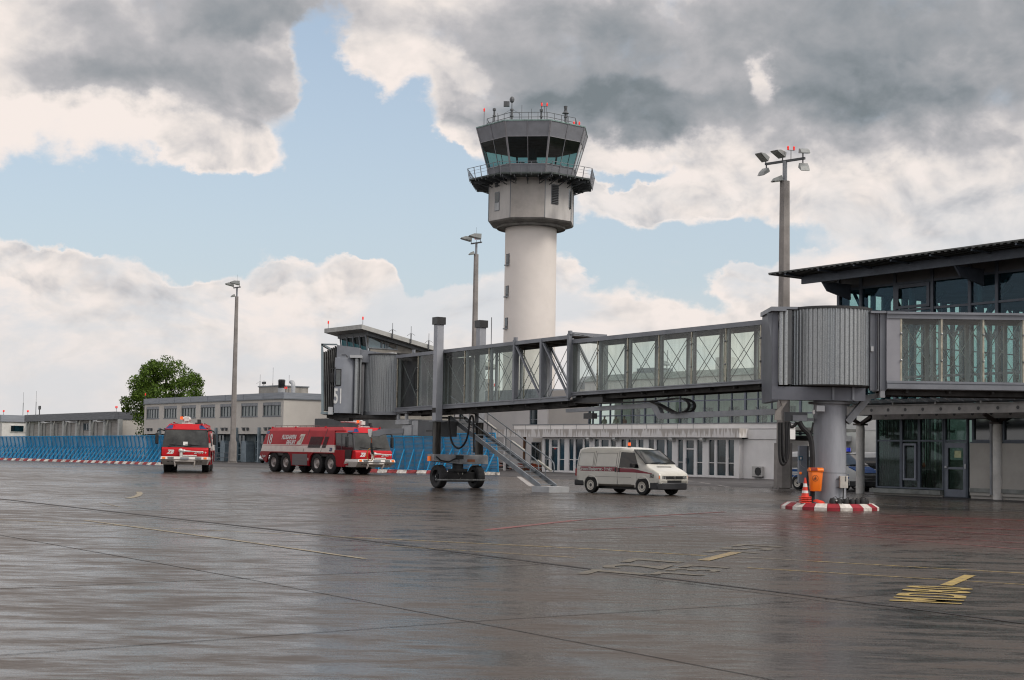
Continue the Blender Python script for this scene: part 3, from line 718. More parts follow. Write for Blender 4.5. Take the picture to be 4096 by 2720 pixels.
# ---------------------------------------------------------------- fire watch building with mono-pitch roof
LK = Fr(-13.7, 130.0, UO)
def build_lookout():
    t = thing('lookout_building', 'grey building with slanting roof and tilted lookout windows behind the boarding bridge cab', 'building', LK)
    def zr(y): return 13.0 - .19 * y
    wall = mat('lookout_cladding', (.22, .205, .18), .7, 0, .12, 2, .15)
    # roof slab, edge trim
    L_ = 15.5
    MB().prism([(0, zr(0) - .42), (L_, zr(L_) - .42), (L_, zr(L_) - .02), (0, zr(0) - .02)], 'x', -6.7, 0).build('roof', mat('roof_edge', (.36, .36, .34), .5, .1, .1, 1), t)
    MB().prism([(1.0, zr(1) - .75), (L_ - 3, zr(L_ - 3) - .75), (L_ - 3, zr(L_ - 3) - .425), (1.0, zr(1) - .425)], 'x', -5.9, -.5).build('soffit', GREYD, t)
    zt = zr(1) - .7; zb = 8.9
    # slanted front
    fx0, fx1 = -5.4, -.87
    def fy(z): return 1.0 + .5 * (zt - z) / (zt - zb)
    zw1 = LK.at(1445, 1348, 1.2)[1]; 
    b = MB()
    b.prism([(fy(zw1), zw1), (fy(zt), zt), (fy(zt) + .2, zt), (fy(zw1) + .2, zw1)], 'x', fx0, fx1)
    b.prism([(fy(4), 4), (fy(zb), zb), (fy(zb) + .2, zb), (fy(4) + .2, 4)], 'x', fx0, fx1)
    b.build('front_panel', GREY, t)
    g = MB().prism([(fy(zb) + .08, zb), (fy(zw1) + .08, zw1), (fy(zw1) + .12, zw1), (fy(zb) + .12, zb)], 'x', fx0, fx1)
    fr_ = MB()
    for k in range(5):
        xx = fx0 + (fx1 - fx0) * k / 4; fr_.bar((xx, fy(zt) - .03, zt), (xx, fy(zb) - .03, zb), .10, .12, (1, 0, 0))
    fr_ = fr_.build('window', FRAME, t); g.build('pane', glassmat('lookout_glass', (.16, .28, .30), .03), fr_)
    # side wall facing right (x = -.87), follows the roof
    y1 = 11.0
    sx = -.87
    def side(y): return zr(y) - .7
    ww = [(LK.atx(1475, 1345, sx), LK.atx(1528, 1360, sx)), (LK.atx(1530, 1361, sx), LK.atx(1543, 1364, sx)), (LK.atx(1552, 1367, sx), LK.atx(1588, 1377, sx))]
    ya = ww[0][0][0]; yb = ww[2][1][0]; zs0 = LK.atx(1520, 1396, sx)[1]
    b = MB()
    b.prism([(fy(zt), side(1)), (fy(zb - 1.4), zb - 1.4), (y1, zb - 1.4), (y1, side(y1)), ], 'x', sx, sx + .01) if False else None
    top = lambda y: ww[0][0][1] + .0 - (y - ya) * (ww[0][0][1] - ww[2][1][1]) / (yb - ya)
    b.prism([(1.0, zt), (y1, side(y1)), (y1, top(y1) if False else zs0), (yb, zs0), (yb, top(yb)), (ya, top(ya)), (ya, zs0), (1.45, zs0)], 'x', sx - .2, sx)
    b.build('side_wall', wall, t)
    MB().box(sx - .2, sx, 1.5, y1, 3.5, zs0 - .003).build('side_wall', wall, t)
    w = MB(); 
    for (p, q) in ((0, 0), (0, 1), (1, 1), (2, 0), (2, 1)):
        yy = ww[p][q][0]; w.box(sx - .12, sx + .02, yy - .05, yy + .05, zs0, top(yy))
    w.bar((sx, ya, top(ya)), (sx, yb, top(yb)), .14, .09); w.bar((sx, ya, zs0 + .05), (sx, yb, zs0 + .05), .14, .1)
    w = w.build('window', FRAME, t)
    MB().prism([(ya, zs0), (yb, zs0), (yb, top(yb)), (ya, top(ya))], 'x', sx - .12, sx - .08).build('pane', mat('sky_glass', (.10, .16, .19), .05, 0, .2, .4, 0, 1.0), w)
    MB().box(fx0, fx0 + .2, 1.6, y1, 3.5, zr(y1) - .7).box(fx0 + .2, sx - .2, y1 - .2, y1, 3.5, zr(y1) - .7).build('rear_wall', wall, t)
    MB().box(fx0 + .2, sx - .2, 1.8, y1 - .2, 8.2, 8.35).build('floor', GREYD, t)
    MB().box(-10.2, -.4, 1.2, 14, 0, 4.55).build('lower_wall', mat('dark_plaster', (.085, .088, .09), .8, 0, .1, 1), t)
    beacon((-6.5, .3, 13.0), t, .9); beacon((-.3, .3, 13.0), t, .9)
    for px, py0, py1 in ((1571, 1354, 1292), (1645, 1373, 1305), (1716, 1400, 1334)):
        y_, z1 = LK.atx(px, py1, .12); z0 = LK.atx(px, py0, .12)[1]; antenna(t, .12, y_, z0, z1 - z0, .035)
build_lookout()
# ---------------------------------------------------------------- control tower
TW = Fr(1.75, 150.0, 0.0)
def build_tower():
    t = thing('control_tower', 'tall pale round control tower with octagonal glass cab and balcony', 'control tower', TW)
    A0 = rad(16.5)
    def v8(R, k): a = A0 + k * PI / 4; return (R * sin(a), -R * cos(a))
    def Z(y, R=0): return TW.at(2115, y, -R)[1]
    def ring(b, R0, z0, R1, z1, th=None):
        vs = [(*v8(R0, k), z0) for k in range(8)] + [(*v8(R1, k), z1) for k in range(8)]
        b.add(vs, [(k, (k+1) % 8, 8 + (k+1) % 8, 8 + k) for k in range(8)])
    def cap(b, R, z): b.add([(*v8(R, k), z) for k in range(8)], [tuple(range(8))])
    # shaft
    zs = Z(890, 2.7)
    holes = []
    b = MB(); b.lathe([(2.73, 0), (2.70, zs)], (0, 0, 0), 64); b.build('shaft', CREAM2, t, True)
    for (px, py0, py1) in ((2032, 1012, 1055), (2029, 1140, 1182), (2026, 1268, 1310)):
        x = TW.at(px, py0, -1.9)[0]; a = math.asin(x / 2.7); z1 = TW.at(px, py0, -1.9)[1]; z0 = TW.at(px, py1, -1.9)[1]
        o = part('window', t, (2.7 * sin(a), -2.7 * cos(a), 0), a)
        MB().box(-.33, .33, -.035, .12, z0, z1).build('window_frame', GREYD, o)
        MB().box(-.26, .26, -.05, -.036, z0 + .2, z1 - .08).build('pane', PGLASS, o)
        MB().box(-.40, .36, -.22, -.03, z0 - .12, z0 - .003).build('sill', FRAME, o)
    # pod
    Rp = 4.65; zp0 = Z(867, Rp); zp1 = Z(690, Rp)
    b = MB(); ring(b, Rp, zp0, Rp, zp1)
    b.build('pod_wall', mat('pod_concrete', (.46, .44, .42), .85, 0, .09, .8, .2, stretch=(1, 1, .25)), t)
    b = MB()
    for k in (-1,):     # vertical ribs of the middle panel
        p0, p1 = Vector(v8(Rp, k)), Vector(v8(Rp, k + 1))
        for i in range(1, 36):
            q = p0.lerp(p1, i / 36); n = Vector((q.x, q.y)).normalized() * .03
            b.bar((q.x + n.x, q.y + n.y, zp0 + .03), (q.x + n.x, q.y + n.y, zp1), .06, .05, (n.x, n.y, 0))
    b.build('pod_ribs', mat('pod_concrete_b', (.47, .435, .40), .85, 0, .1, 1), t)
    b = MB()
    for k in range(8): p = v8(Rp + .01, k); b.cyl((*p, zp0), (*p, zp1), .05, n=6)
    b.build('corner_trim', FRAME, t)
    # soffit: slab, lip, taper to the shaft
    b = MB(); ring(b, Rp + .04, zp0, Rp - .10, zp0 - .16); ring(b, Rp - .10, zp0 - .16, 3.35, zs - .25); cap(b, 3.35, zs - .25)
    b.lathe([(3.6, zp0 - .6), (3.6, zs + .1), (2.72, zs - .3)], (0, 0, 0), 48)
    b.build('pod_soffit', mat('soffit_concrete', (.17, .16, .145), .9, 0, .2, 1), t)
    def onface(k, px, py, R):
        'local position (along, z) on facet k'
        n = A0 + (k + .5) * PI / 4; nx, ny = sin(n), -cos(n); d = ray(px, py); c = Vector((0, 0, EYE)) - TW.o
        ap = R * cos(PI / 8); tt = (ap - (c.x * nx + c.y * ny)) / (d.x * nx + d.y * ny); q = c + d * tt
        return q.x * cos(n) + q.y * sin(n), q.z, n, ap
    def facewin(k, x0, x1, y0, y1, kind, name):
        u0, z1, n, ap = onface(k, x0, y0, Rp); u1, _, _, _ = onface(k, x1, y0, Rp); _, z0, _, _ = onface(k, x0, y1, Rp)
        o = part(name, t, (ap * sin(n), -ap * cos(n), 0), n)
        MB().box(u0 - .06, u1 + .06, -.05, .03, z0 - .06, z1 + .06).build('frame', FRAME, o)
        if kind == 'louvre':
            b = MB(); m_ = int((z1 - z0) / .16)
            for i in range(m_): z = z0 + (z1 - z0) * i / m_; b.bar((u0, -.09, z + .03), (u1, -.09, z + .03), .10, .07, (0, .6, 1))
            b.build('slats', GREYD, o); MB().box(u0, u1, -.06, -.052, z0, z1).build('backing', BLK2, o)
        else:
            MB().box(u0, u1, -.07, -.052, z0 + (z1 - z0) * .45, z1).build('pane', PGLASS, o)
            MB().box(u0, u1, -.07, -.052, z0, z0 + (z1 - z0) * .42).build('lower_panel', GREYL, o)
    S = lambda c: 1800 + c / 2.529
    T = lambda c: 380 + c / 2.529
    facewin(-2, S(460), S(500), T(992), T(1170), 'w', 'window')
    facewin(-2, S(464), S(486), T(892), T(930), 'louvre', 'vent')
    facewin(0, S(1030), S(1093), T(906), T(1093), 'louvre', 'louvre')
    facewin(1, S(1205), S(1213), T(960), T(1140), 'louvre', 'louvre')
    # balcony
    Rb = 6.75; zb = Z(683, Rb)
    b = MB(); ring(b, Rb, zb - .16, Rb, zb); cap(b, Rb, zb - .16); cap(b, Rb, zb); b.build('balcony_floor', mat('grating', (.06, .075, .07), .6, .3, .2, 4), t)
    b = MB()
    for k in range(8):
        p0, p1 = Vector(v8(Rb - .1, k)), Vector(v8(Rb - .1, k + 1)); n = A0 + (k + .5) * PI / 4; nn = Vector((sin(n), -cos(n)))
        for i in range(5):
            q = p0.lerp(p1, (i + .1) / 4.2); ap = Rp * cos(PI / 8)
            s = q - nn * (q.dot(nn) - ap)
            b.prism([(0, 0)] * 0 or [(0, 0), (1, 0), (1, 1)], 'x', 0, 0) if False else None
            b.bar((q.x, q.y, zb - .30), (s.x, s.y, zb - .42), .09, .26)
            b.bar((q.x, q.y, zb - .22), (s.x, s.y, zb - .85), .05, .08)
    b.build('balcony_brackets', mat('bracket_steel', (.045, .05, .055), .6, 0, .2, 3), t)
    rl = MB()
    for z in (.42, .74, 1.04):
        for k in range(8): rl.bar((*v8(Rb + (.25 if z > 1 else .12), k), zb + z), (*v8(Rb + (.25 if z > 1 else .12), k + 1), zb + z), .04 if z > 1 else .02, .05 if z > 1 else .02)
    for k in range(8):
        p0, p1 = Vector(v8(Rb, k)), Vector(v8(Rb, k + 1)); q0, q1 = Vector(v8(Rb + .25, k)), Vector(v8(Rb + .25, k + 1))
        for i in range(5):
            a, c = p0.lerp(p1, i / 5), q0.lerp(q1, i / 5); rl.bar((a.x, a.y, zb - .3), (c.x, c.y, zb + 1.04), .05, .07)
    rl.build('balcony_railing', mat('rail_steel', (.16, .165, .18), .5, .2, .1, 3), t)
    # cab: frustum widening upwards
    R0, R1 = 4.55, 6.12; z0 = zp1 - .1; z1 = Z(478, R1)
    za = Z(651, R0 + .25); zc = Z(541, R0 + 1.05)
    def RR(z): return R0 + (R1 - R0) * (z - z0) / (z1 - z0)
    pan = mat('cab_panel', (.20, .205, .225), .5, .1, .08, 1)
    b = MB(); ring(b, RR(z0), z0, RR(za), za); b.build('cab_sill_panel', pan, t)
    b = MB(); ring(b, RR(zc), zc, RR(z1), z1); b.build('cab_fascia', pan, t)
    CG = glassmat('cab_glass', (.30, .47, .49), .01)
    for k in range(8):
        f = MB()
        def P(k_, s, z): a, c = Vector(v8(RR(z) + .02, k_)), Vector(v8(RR(z) + .02, k_ + 1)); q = a.lerp(c, s); return (q.x, q.y, z)
        n = A0 + (k + .5) * PI / 4; up = (sin(n), -cos(n), 0)
        for s, w in ((0.012, .11), (.5, .05), (.988, .11)): f.bar(P(k, s, z0), P(k, s, z1), w, .07, up)
        f.bar(P(k, 0, za), P(k, 1, za), .06, .07, up); f.bar(P(k, 0, zc), P(k, 1, zc), .05, .07, up)
        fo = f.build('cab_window', mat('mullion', (.24, .235, .25), .4, .3, .1, 3), t)
        a0, a1, c0, c1 = P(k, .01, za), P(k, .99, za), P(k, .01, zc), P(k, .99, zc)
        g = MB().quad(a0, a1, c1, c0).build('pane', CG, fo)
    # inside: dark ceiling, floor, desks, people-high consoles
    b = MB(); cap(b, RR(z0) - .1, z0 + .05); b.build('cab_floor', GREYD, t)
    b = MB(); cap(b, RR(zc) - .15, zc - .02); b.build('cab_ceiling', mat('cab_ceiling', (.10, .11, .11), .8, 0, .3, 1), t)
    b = MB()
    for k in range(8):
        p0, p1 = Vector(v8(3.9, k)), Vector(v8(3.9, k + 1)); b.bar((p0.x, p0.y, z0 + .45), (p1.x, p1.y, z0 + .45), .7, .75)
        for s in (.25, .7): q = p0.lerp(p1, s); b.box(q.x - .3, q.x + .3, q.y - .25, q.y + .25, z0 + .8, z0 + 1.35)
    b.cyl((0, 0, z0), (0, 0, zc), .5, n=8)
    b.build('cab_desks', BLK2, t)
    b = MB()
    for (x, y, w) in ((-.6, -1.5, .25), (-.2, -1.2, .3), (.9, -1.8, .25)): b.box(x, x + w * 2, y, y + .3, zc - .05, zc - .03)
    # roof
    b = MB(); ring(b, R1 + .06, z1, R1 + .06, z1 + .12); cap(b, R1 + .06, z1); cap(b, R1 + .06, z1 + .12); b.build('cab_roof', mat('copper_edge', (.20, .29, .27), .6, .2, .2, 2), t)
    zr = z1 + .12; Rr = 5.0
    rl = MB()
    for z in (.5, .98):
        for k in range(8): rl.bar((*v8(Rr, k), zr + z), (*v8(Rr, k + 1), zr + z), .04, .05)
    for k in range(8):
        p0, p1 = Vector(v8(Rr, k)), Vector(v8(Rr, k + 1))
        for i in range(4): a = p0.lerp(p1, i / 4); rl.bar((a.x, a.y, zr - .05), (a.x, a.y, zr + .98), .04, .05)
    rl.build('roof_railing', GREYD, t)
    def rx(px, R=4.7): return TW.at(px, 470, -R)[0]
    def eq(px, ptop, R=4.6): x = rx(px, R); z = TW.at(px, ptop, -R)[1]; return x, -R, z
    for (px, pt, kind) in ((1977, 432, 'rod'), (2047, 400, 'cam'), (2165, 408, 'rod'), (2262, 425, 'bell'), (2087, 420, 'thin'), (2126, 435, 'thin'), (2185, 430, 'thin'), (1991, 452, 'thin'), (2270, 450, 'thin')):
        x, y, z = eq(px, pt); b = MB()
        if kind == 'thin': MB().cyl((x, y, zr), (x, y, z), .025, n=5).build('antenna', GREYD, t); continue
        b.cyl((x, y, zr), (x, y, zr + 1.15), .12 if kind != 'rod' else .10, n=10); b.cyl((x, y, zr + 1.1), (x, y, zr + 1.3), .18, n=10); b.cyl((x, y, zr + .5), (x, y, zr + .6), .18, n=10)
        b.cyl((x, y, zr + 1.2), (x, y, z), .05, n=6)
        if kind == 'bell': b.cyl((x, y, z - .75), (x, y, z - .42), .36, .1, 12); b.cyl((x, y, z - .3), (x, y, z), .16, .2, 10)
        if kind == 'cam':
            b.box(x - .85, x - .25, y - .2, y + .2, zr + 1.55, zr + 2.05); b.ball((x, y, zr + 2.25), .25, .25, .34, 8, 6)
            for a in (-1, 1): b.cyl((x, y, z - .9), (x + a * .9, y, z - 1.5), .018, n=4)
        b.build('roof_sensor' if kind != 'rod' else 'antenna', GREYD, t)
    beacon((rx(1935, 5.2) , -3.6, zr - .2), t, 1.1, h=1.3); 
    x = rx(2177, 4.6); beacon((x, -4.6, zr), t, 1.1, True, 1.5); beacon((rx(2310, 4.9) , -3.0, zr - .2), t, 1.1, True, .3)
build_tower()

# ---------------------------------------------------------------- floodlight masts
MAST = mat('mast_concrete', (.24, .22, .205), .8, 0, .12, 1.2, .2)
def lamp_head(par, c, yaw, pitch, L=.75, W=.5, H=.28, name='floodlight'):
    M = Matrix.Translation(c) @ Matrix.Rotation(yaw, 4, 'Z') @ Matrix.Rotation(pitch, 4, 'Y')
    b = MB().prism([(0, -H*.5), (0, H*.5), (L*.6, H*.45), (L, 0), (L*.9, -H*.15)], 'y', -W/2, W/2) if True else None
    b.xf(M); o = b.build(name, mat('lamp_housing', (.26, .27, .26), .5, .2, .1, 3), par)
    g = MB().prism([(L*.04, -H*.53), (L*.88, -H*.20), (L*.88, -H*.22), (L*.04, -H*.56)], 'y', -W*.44, W*.44).xf(M)
    g.build('lamp_glass', mat('lamp_glass', (.30, .32, .30), .1, 0, .1, 3, 0, 1), o)
    return o
def mast(label, x, y, h, w0, w1, s, heads, bar_yaw, bar_L, low=True, group='tall floodlight masts beside the apron', beac=True):
    t = thing('floodlight_mast', label, 'light mast', (x, y, 0), rad(12), group)
    hn = h - 1.0 * s
    def sec(w): c = w * .22; a = w / 2; return [(-a + c, -a), (a - c, -a), (a, -a + c), (a, a - c), (a - c, a), (-a + c, a), (-a, a - c), (-a, -a + c)]
    MB().prism(sec(w0), 'z', 0, hn, sec(w1)).build('pole', MAST, t)
    sl = MB().prism(sec(w0 * 1.32), 'z', .12, 2.3, sec(w0 * 1.28)); sl.box(-w0 * .8, w0 * .8, -w0 * .8, w0 * .8, 0, .06)
    for a in (-1, 1):
        for c in (-1, 1): sl.cyl((a * w0 * .65, c * w0 * .65, 0), (a * w0 * .65, c * w0 * .65, .16), .045 * s, n=6)
    sl.build('base_sleeve', MAST, t)
    MB().cyl((0, 0, hn), (0, 0, h), w1 * .27, n=10).build('top_pole', GREY, t, True)
    ax = Vector((cos(bar_yaw), sin(bar_yaw), .0)); p = Vector((0, 0, h))
    MB().bar(p - ax * bar_L / 2, p + ax * bar_L / 2, .11 * s, .11 * s).build('crossbar', GREYD, t)
    for (u, dz, yaw, pit, L) in heads:
        c = p + ax * (u * bar_L / 2) + Vector((0, 0, dz))
        o = lamp_head(t, c, yaw, pit, L, L * .72, L * .40)
        MB().bar(p + ax * (u * bar_L / 2), c, .05 * s, .05 * s).build('bracket', GREYD, o)
    if low:
        o = lamp_head(t, Vector((-w1 * .6, -.1, hn + .12)), PI * 1.02, rad(22), .5 * s, .4 * s, .26 * s)
    if beac:
        o = beacon((ax.x * .35 * s, ax.y * .35 * s, h + .05), t, .62 * s, True, .75)
    else: beacon((0, 0, h + .05), t, .5 * s, True, .5); MB().cyl((0, 0, h + .3), (0, 0, h + 1.4), .012, n=4).build('lightning_rod', GREYD, t)
    return t
D_ = gp(938, 1843)
hl = Fr(-30.3, 157.0, 0).at(958, 1150, 0)[1]
mast('tall concrete floodlight mast standing in front of the beige office block', -30.3, 157, hl, .66, .36, 1.0,
     [(-1, .35, PI, rad(-4), .95), (.75, .45, PI, rad(-2), 1.05)], rad(-60), 1.4, beac=False)
o = COL.objects['floodlight_mast']
hm = Fr(-3.3, 125.0, 0).at(1916, 972, 0)[1]
mast('tall floodlight mast left of the control tower, rising behind the boarding bridge', -3.3, 125, hm, .60, .38, 1.0,
     [(-1, .4, PI, rad(-4), .95), (.8, .5, PI, rad(-2), 1.05)], rad(-60), 1.4, beac=False)
hr = Fr(13.35, 70.6, 0).at(3147, 645, 0)[1]
mast('thick floodlight mast with six lamps rising beside the corrugated rotunda', 13.35, 70.6, hr, .60, .42, 1.0,
     [(-.98, .22, rad(205), rad(-25), .62), (-.95, -.30, rad(205), rad(38), .55), (-.12, .3, rad(205), rad(-15), .66),
      (.90, .38, rad(262), rad(20), .60), (.90, -.34, rad(262), rad(35), .60)], rad(-56), 2.3)
MB().box(-.06, .06, -.5, -.34, 9.0, 9.12)

# ---------------------------------------------------------------- blast fences
BLUE = mat('fence_blue', (.007, .225, .45), .5, 0, .12, 2)
WB = mat('kerb_white', (.50, .47, .43), .85, 0, .35, 3, .2)
RB = mat('kerb_red', (.24, .028, .03), .8, 0, .35, 3, .2)
def fence(label, P, tops, nseg, lean=.42, foot=1.15, slats=26, extra=None):
    'P: base line (world ground points), tops: heights at them'
    t = thing('blast_fence', label, 'fence', (P[0].x, P[0].y, 0))
    O = P[0]; P = [p - O for p in P]
    cum = [0]
    for i in range(1, len(P)): cum.append(cum[-1] + (P[i] - P[i-1]).length)
    def pos(s):
        s = max(0, min(cum[-1] - 1e-6, s))
        for i in range(1, len(P)):
            if s <= cum[i]:
                f = (s - cum[i-1]) / (cum[i] - cum[i-1]); q = P[i-1].lerp(P[i], f); h = tops[i-1] + (tops[i] - tops[i-1]) * f
                d = (P[i] - P[i-1]).normalized(); return q, h, Vector((d.y, -d.x, 0))
    def n_(v): return v if v.dot(Vector((0, -1, 0))) > 0 else -v
    def pt(s, k):
        q, h, n = pos(s); n = n_(n)
        off = -.25 + lean * (k ** 1.6)
        return q + n * off + Vector((0, 0, .25 + (h - .25) * k))
    L = cum[-1]
    b = MB(); cols = max(2, int(L / 2.5))
    for i in range(slats):
        k = (i + .5) / slats
        for j in range(cols):
            a, c = pt(L * j / cols, k), pt(L * (j + 1) / cols, k); b.bar(a, c, .012, .062)
    for j in range(cols):
        b.bar(pt(L * j / cols, 1), pt(L * (j + 1) / cols, 1), .08, .09); b.bar(pt(L * j / cols, 0), pt(L * (j + 1) / cols, 0), .08, .07)
    b.build('louvre_screen', BLUE, t)
    for j in range(nseg + 1):
        s = L * j / nseg; q, h, n = pos(s); n = n_(n); b = MB()
        pts = [pt(s, k) + n * .06 for k in (0, .25, .5, .75, 1)]
        for a, c in zip(pts, pts[1:]): b.bar(a, c, .055, .10, n)
        b.build('post', BLUE, t)
        m_ = pt(s, .62) + n * .06
        MB().bar(m_, q + n * foot + Vector((0, 0, .22)), .06, .08, n).build('brace', BLUE, t)
    nb = nseg
    for j in range(nb):
        s0, s1 = L * j / nb, L * (j + 1) / nb - .03; b = MB()
        a, _, n = pos(s0); c, _, _ = pos(s1); n = n_(n)
        z = Vector((0, 0, .22))
        vs = [a - n * .45, c - n * .45, c + n * (foot + .25), a + n * (foot + .25)]
        vt = [a - n * .40 + z, c - n * .40 + z, c + n * (foot + .02) + z, a + n * (foot + .02) + z]
        b.add(vs + vt, [(0,1,2,3),(4,5,6,7),(0,1,5,4),(1,2,6,5),(2,3,7,6),(3,0,4,7)])
        b.build('base_block', RB if j % 2 == 0 else WB, t)
    if extra: extra(t, pt, L)
    return t
def hz(p, y):      # height above ground of the photo row y over the ground point p
    d = ray(0, y); f = Fr(p.x, p.y, 0); 
    x = 2048 + (p.x / p.y) * FP; return f.at(x, y, 0)[1]
def fpt(x, y): 
    g = gp(x, y); return g + Vector((g.x, g.y, 0)).normalized() * 1.1
FL = [fpt(-70, 1838), fpt(0, 1839.5), fpt(330, 1849), fpt(690, 1861)]
fence('long blue louvred blast fence on red and white kerb blocks at the left', FL, [hz(FL[0], 1748), hz(FL[1], 1747.5), hz(FL[2], 1745), hz(FL[3], 1743)], 46)
F2 = [fpt(1500, 1889), fpt(1772, 1895)]
fence('lower stretch of blue blast fence between the right fire truck and the bridge wheels', F2, [hz(F2[0], 1744), hz(F2[1], 1747)], 7)
F3 = [fpt(1775, 1895.2), fpt(1985, 1901.5)]
fence('taller end panel of blue blast fence behind the bridge wheels and stairs', F3, [hz(F3[0], 1736), hz(F3[1], 1733)], 6)
# ---------------------------------------------------------------- low white annex and the main building
A1, A2 = gp(2200, 1888), gp(2955.7, 1913.5)
AN = Fr(A2.x, A2.y, wdir(A1, A2))
def build_annex():
    t = thing('white_annex', 'low white annex with streaked fascia and glazed doors behind the van', 'building', AN)
    def X(px, y=0): return AN.at(px, 1800, y)[0]
    zf0 = AN.at(2600, 1749, -.5)[1]; zf1 = AN.at(2600, 1715, -.5)[1]; zp = AN.at(2600, 1697, 0.6)[1]
    xl = X(1972, -.5); xg = X(2169)
    fas = bpy.data.materials.new('streaked_fascia'); fas.use_nodes = True; nt = fas.node_tree; N = nt.nodes; L = nt.links; bs = N['Principled BSDF']; bs.inputs['Roughness'].default_value = .85
    tc = N.new('ShaderNodeTexCoord'); mp = N.new('ShaderNodeMapping'); mp.inputs['Scale'].default_value = (3.2, 3.2, .12); L.new(tc.outputs['Object'], mp.inputs[0])
    nz = N.new('ShaderNodeTexNoise'); nz.inputs['Scale'].default_value = 1.7; nz.inputs['Detail'].default_value = 5; L.new(mp.outputs[0], nz.inputs[0])
    sp = N.new('ShaderNodeSeparateXYZ'); L.new(tc.outputs['Object'], sp.inputs[0])
    mr = N.new('ShaderNodeMapRange'); L.new(sp.outputs[2], mr.inputs[0]); mr.inputs[1].default_value = zf0; mr.inputs[2].default_value = zf1; mr.inputs[3].default_value = -.13; mr.inputs[4].default_value = .10
    ad = N.new('ShaderNodeMath'); L.new(nz.outputs['Fac'], ad.inputs[0]); L.new(mr.outputs[0], ad.inputs[1])
    r = N.new('ShaderNodeValToRGB'); e = r.color_ramp.elements; e[0].position = .47; e[0].color = (.62, .60, .58, 1); e[1].position = .53; e[1].color = (.38, .35, .32, 1)
    L.new(ad.outputs[0], r.inputs[0]); L.new(r.outputs[0], bs.inputs['Base Color'])
    MB().box(xl, .5, -.5, .5, zf0, zf1).build('fascia', fas, t)
    wp = mat('annex_white', (.68, .665, .65), .7, 0, .06, .5)
    MB().box(.502, 4.6, .35, .9, zf0 - .1, zf1 - .05).build('fascia_end', wp, t)
    MB().box(X(2055, .6), 4.5, .55, 1.0, zf1 + .003, zp).build('parapet', wp, t)
    pj = MB()
    for k in range(14): x = X(2055, .6) + k * 1.75; pj.box(x, x + .03, .535, .55, zf1 + .01, zp)
    pj.box(X(2055, .6) - .1, 4.6, .48, 1.1, zp + .002, zp + .07); pj.build('parapet_joints', FRAME, t)
    MB().box(X(2055, .6), 4.4, 1.0, 7.9, zf1 - .1, zf1 + .12).build('roof', ROOF, t)
    # glazed groups: (x0, x1, door?)
    q = lambda c: 2200 + c / 2.951
    r3 = lambda c: 1950 + c / 3.148
    G = [(r3(715), r3(775), 0), (r3(795), r3(888), 1), (r3(900), r3(970), 0), (r3(1020), r3(1085), 0), (q(295), q(388), 0), (q(400), q(465), 0),
         (q(520), q(578), 0), (q(594), q(697), 1), (q(712), q(778), 0), (q(833), q(898), 0), (q(917), q(1020), 0), (q(1035), q(1105), 0),
         (q(1158), q(1228), 0), (q(1250), q(1355), 0), (q(1370), q(1443), 0), (q(1503), q(1573), 0), (q(1595), q(1705), 1), (q(1727), q(1802), 0),
         (q(1868), q(1943), 0), (q(1963), q(2078), 0), (q(2096), q(2175), 0)]
    hs = [(X(a), X(b), .12, zf0 - .12) for a, b, d in G]
    facade(t, xg, 0, 0, zf0 - .004, 0, .3, hs, wp)
    zt = AN.at(2850, 1851, 0)[1]
    for (a, b, d), h in zip(G, hs):
        if d:
            w = window(t, h[0], h[1], h[2] - .06, h[3], .05, 1, 1, wp, None, .09, tz=[h[3] - .75], name='glazed_door')
            MB().box(h[0] + .12, h[0] + .16, -.06, .02, 1.0, 1.4).build('handle', GREYL, w)
            if a < 2300: MB().box(h[0] + .35, h[0] + .65, .085, .095, 1.95, 2.1).build('notice', RED, w)
        else: window(t, h[0], h[1], h[2], h[3], .05, 1, 1, wp, None, .05, tz=[zt])
    for c in (470, 780, 1447, 1808):
        x = X(q(c)); MB().prism([(-.42, zf0 - .02), (-.42, zf0 - .16), (-.30, zf0 - .30), (-.002, zf0 - .30), (-.002, zf0 - .02)], 'x', x - .02, x + .32).build('wall_lamp', mat('lamp_white', (.55, .55, .53), .4, 0, .05, 2), t)
    # end wall, going away to the right
    MB().box(-.02, -.3, .302, 7.9, 0, zf0 - .1).build('end_wall', wp, t)
    MB().box(-.018, 4.3, .42, .7, 0, zf0 - .12).build('end_wall', wp, t)
    MB().box(-.01, 4.6, .60, .9, 0, .01)
    a = part('air_conditioner', t, (1.1, .18, .12))
    MB().box(0, 1.0, 0, .35, .06, .78).build('casing', mat('ac_case', (.42, .41, .39), .5, 0, .1, 2), a)
    f = MB().lathe([(.0, 0), (.30, 0), (.30, -.02), (.26, -.02)], (.62, -.01, .42), 18, 'y')
    for k in range(5): f.box(.33, .92, -.022, -.012, .2 + k * .11, .23 + k * .11)
    f.build('fan_grille', BLK2, a); MB().box(.05, .95, -.03, .4, 0, .055).build('bracket', BLK2, a)
    # porch at the left: posts, recess
    MB().box(xg - .001, xg - .2, .3, 6, 0, zf0 - .01).build('end_wall', wp, t)
    MB().box(xl, xg - .201, 4.0, 4.2, 0, zf0 - .01).build('porch_wall', CREAM, t)
    for px in (2020, 2098): x = X(px, -.3); MB().box(x - .09, x + .09, -.4, -.22, 0, zf0 - .003).build('porch_post', wp if px < 2050 else mat('brown_wood', (.12, .055, .025), .7, 0, .2, 4), t)
    x0, x1 = AN.at(2128, 1800, 4)[0], AN.at(2162, 1800, 4)[0]; window(t, x0, x1, .9, 2.6, 3.95, 2, 1)
build_annex()
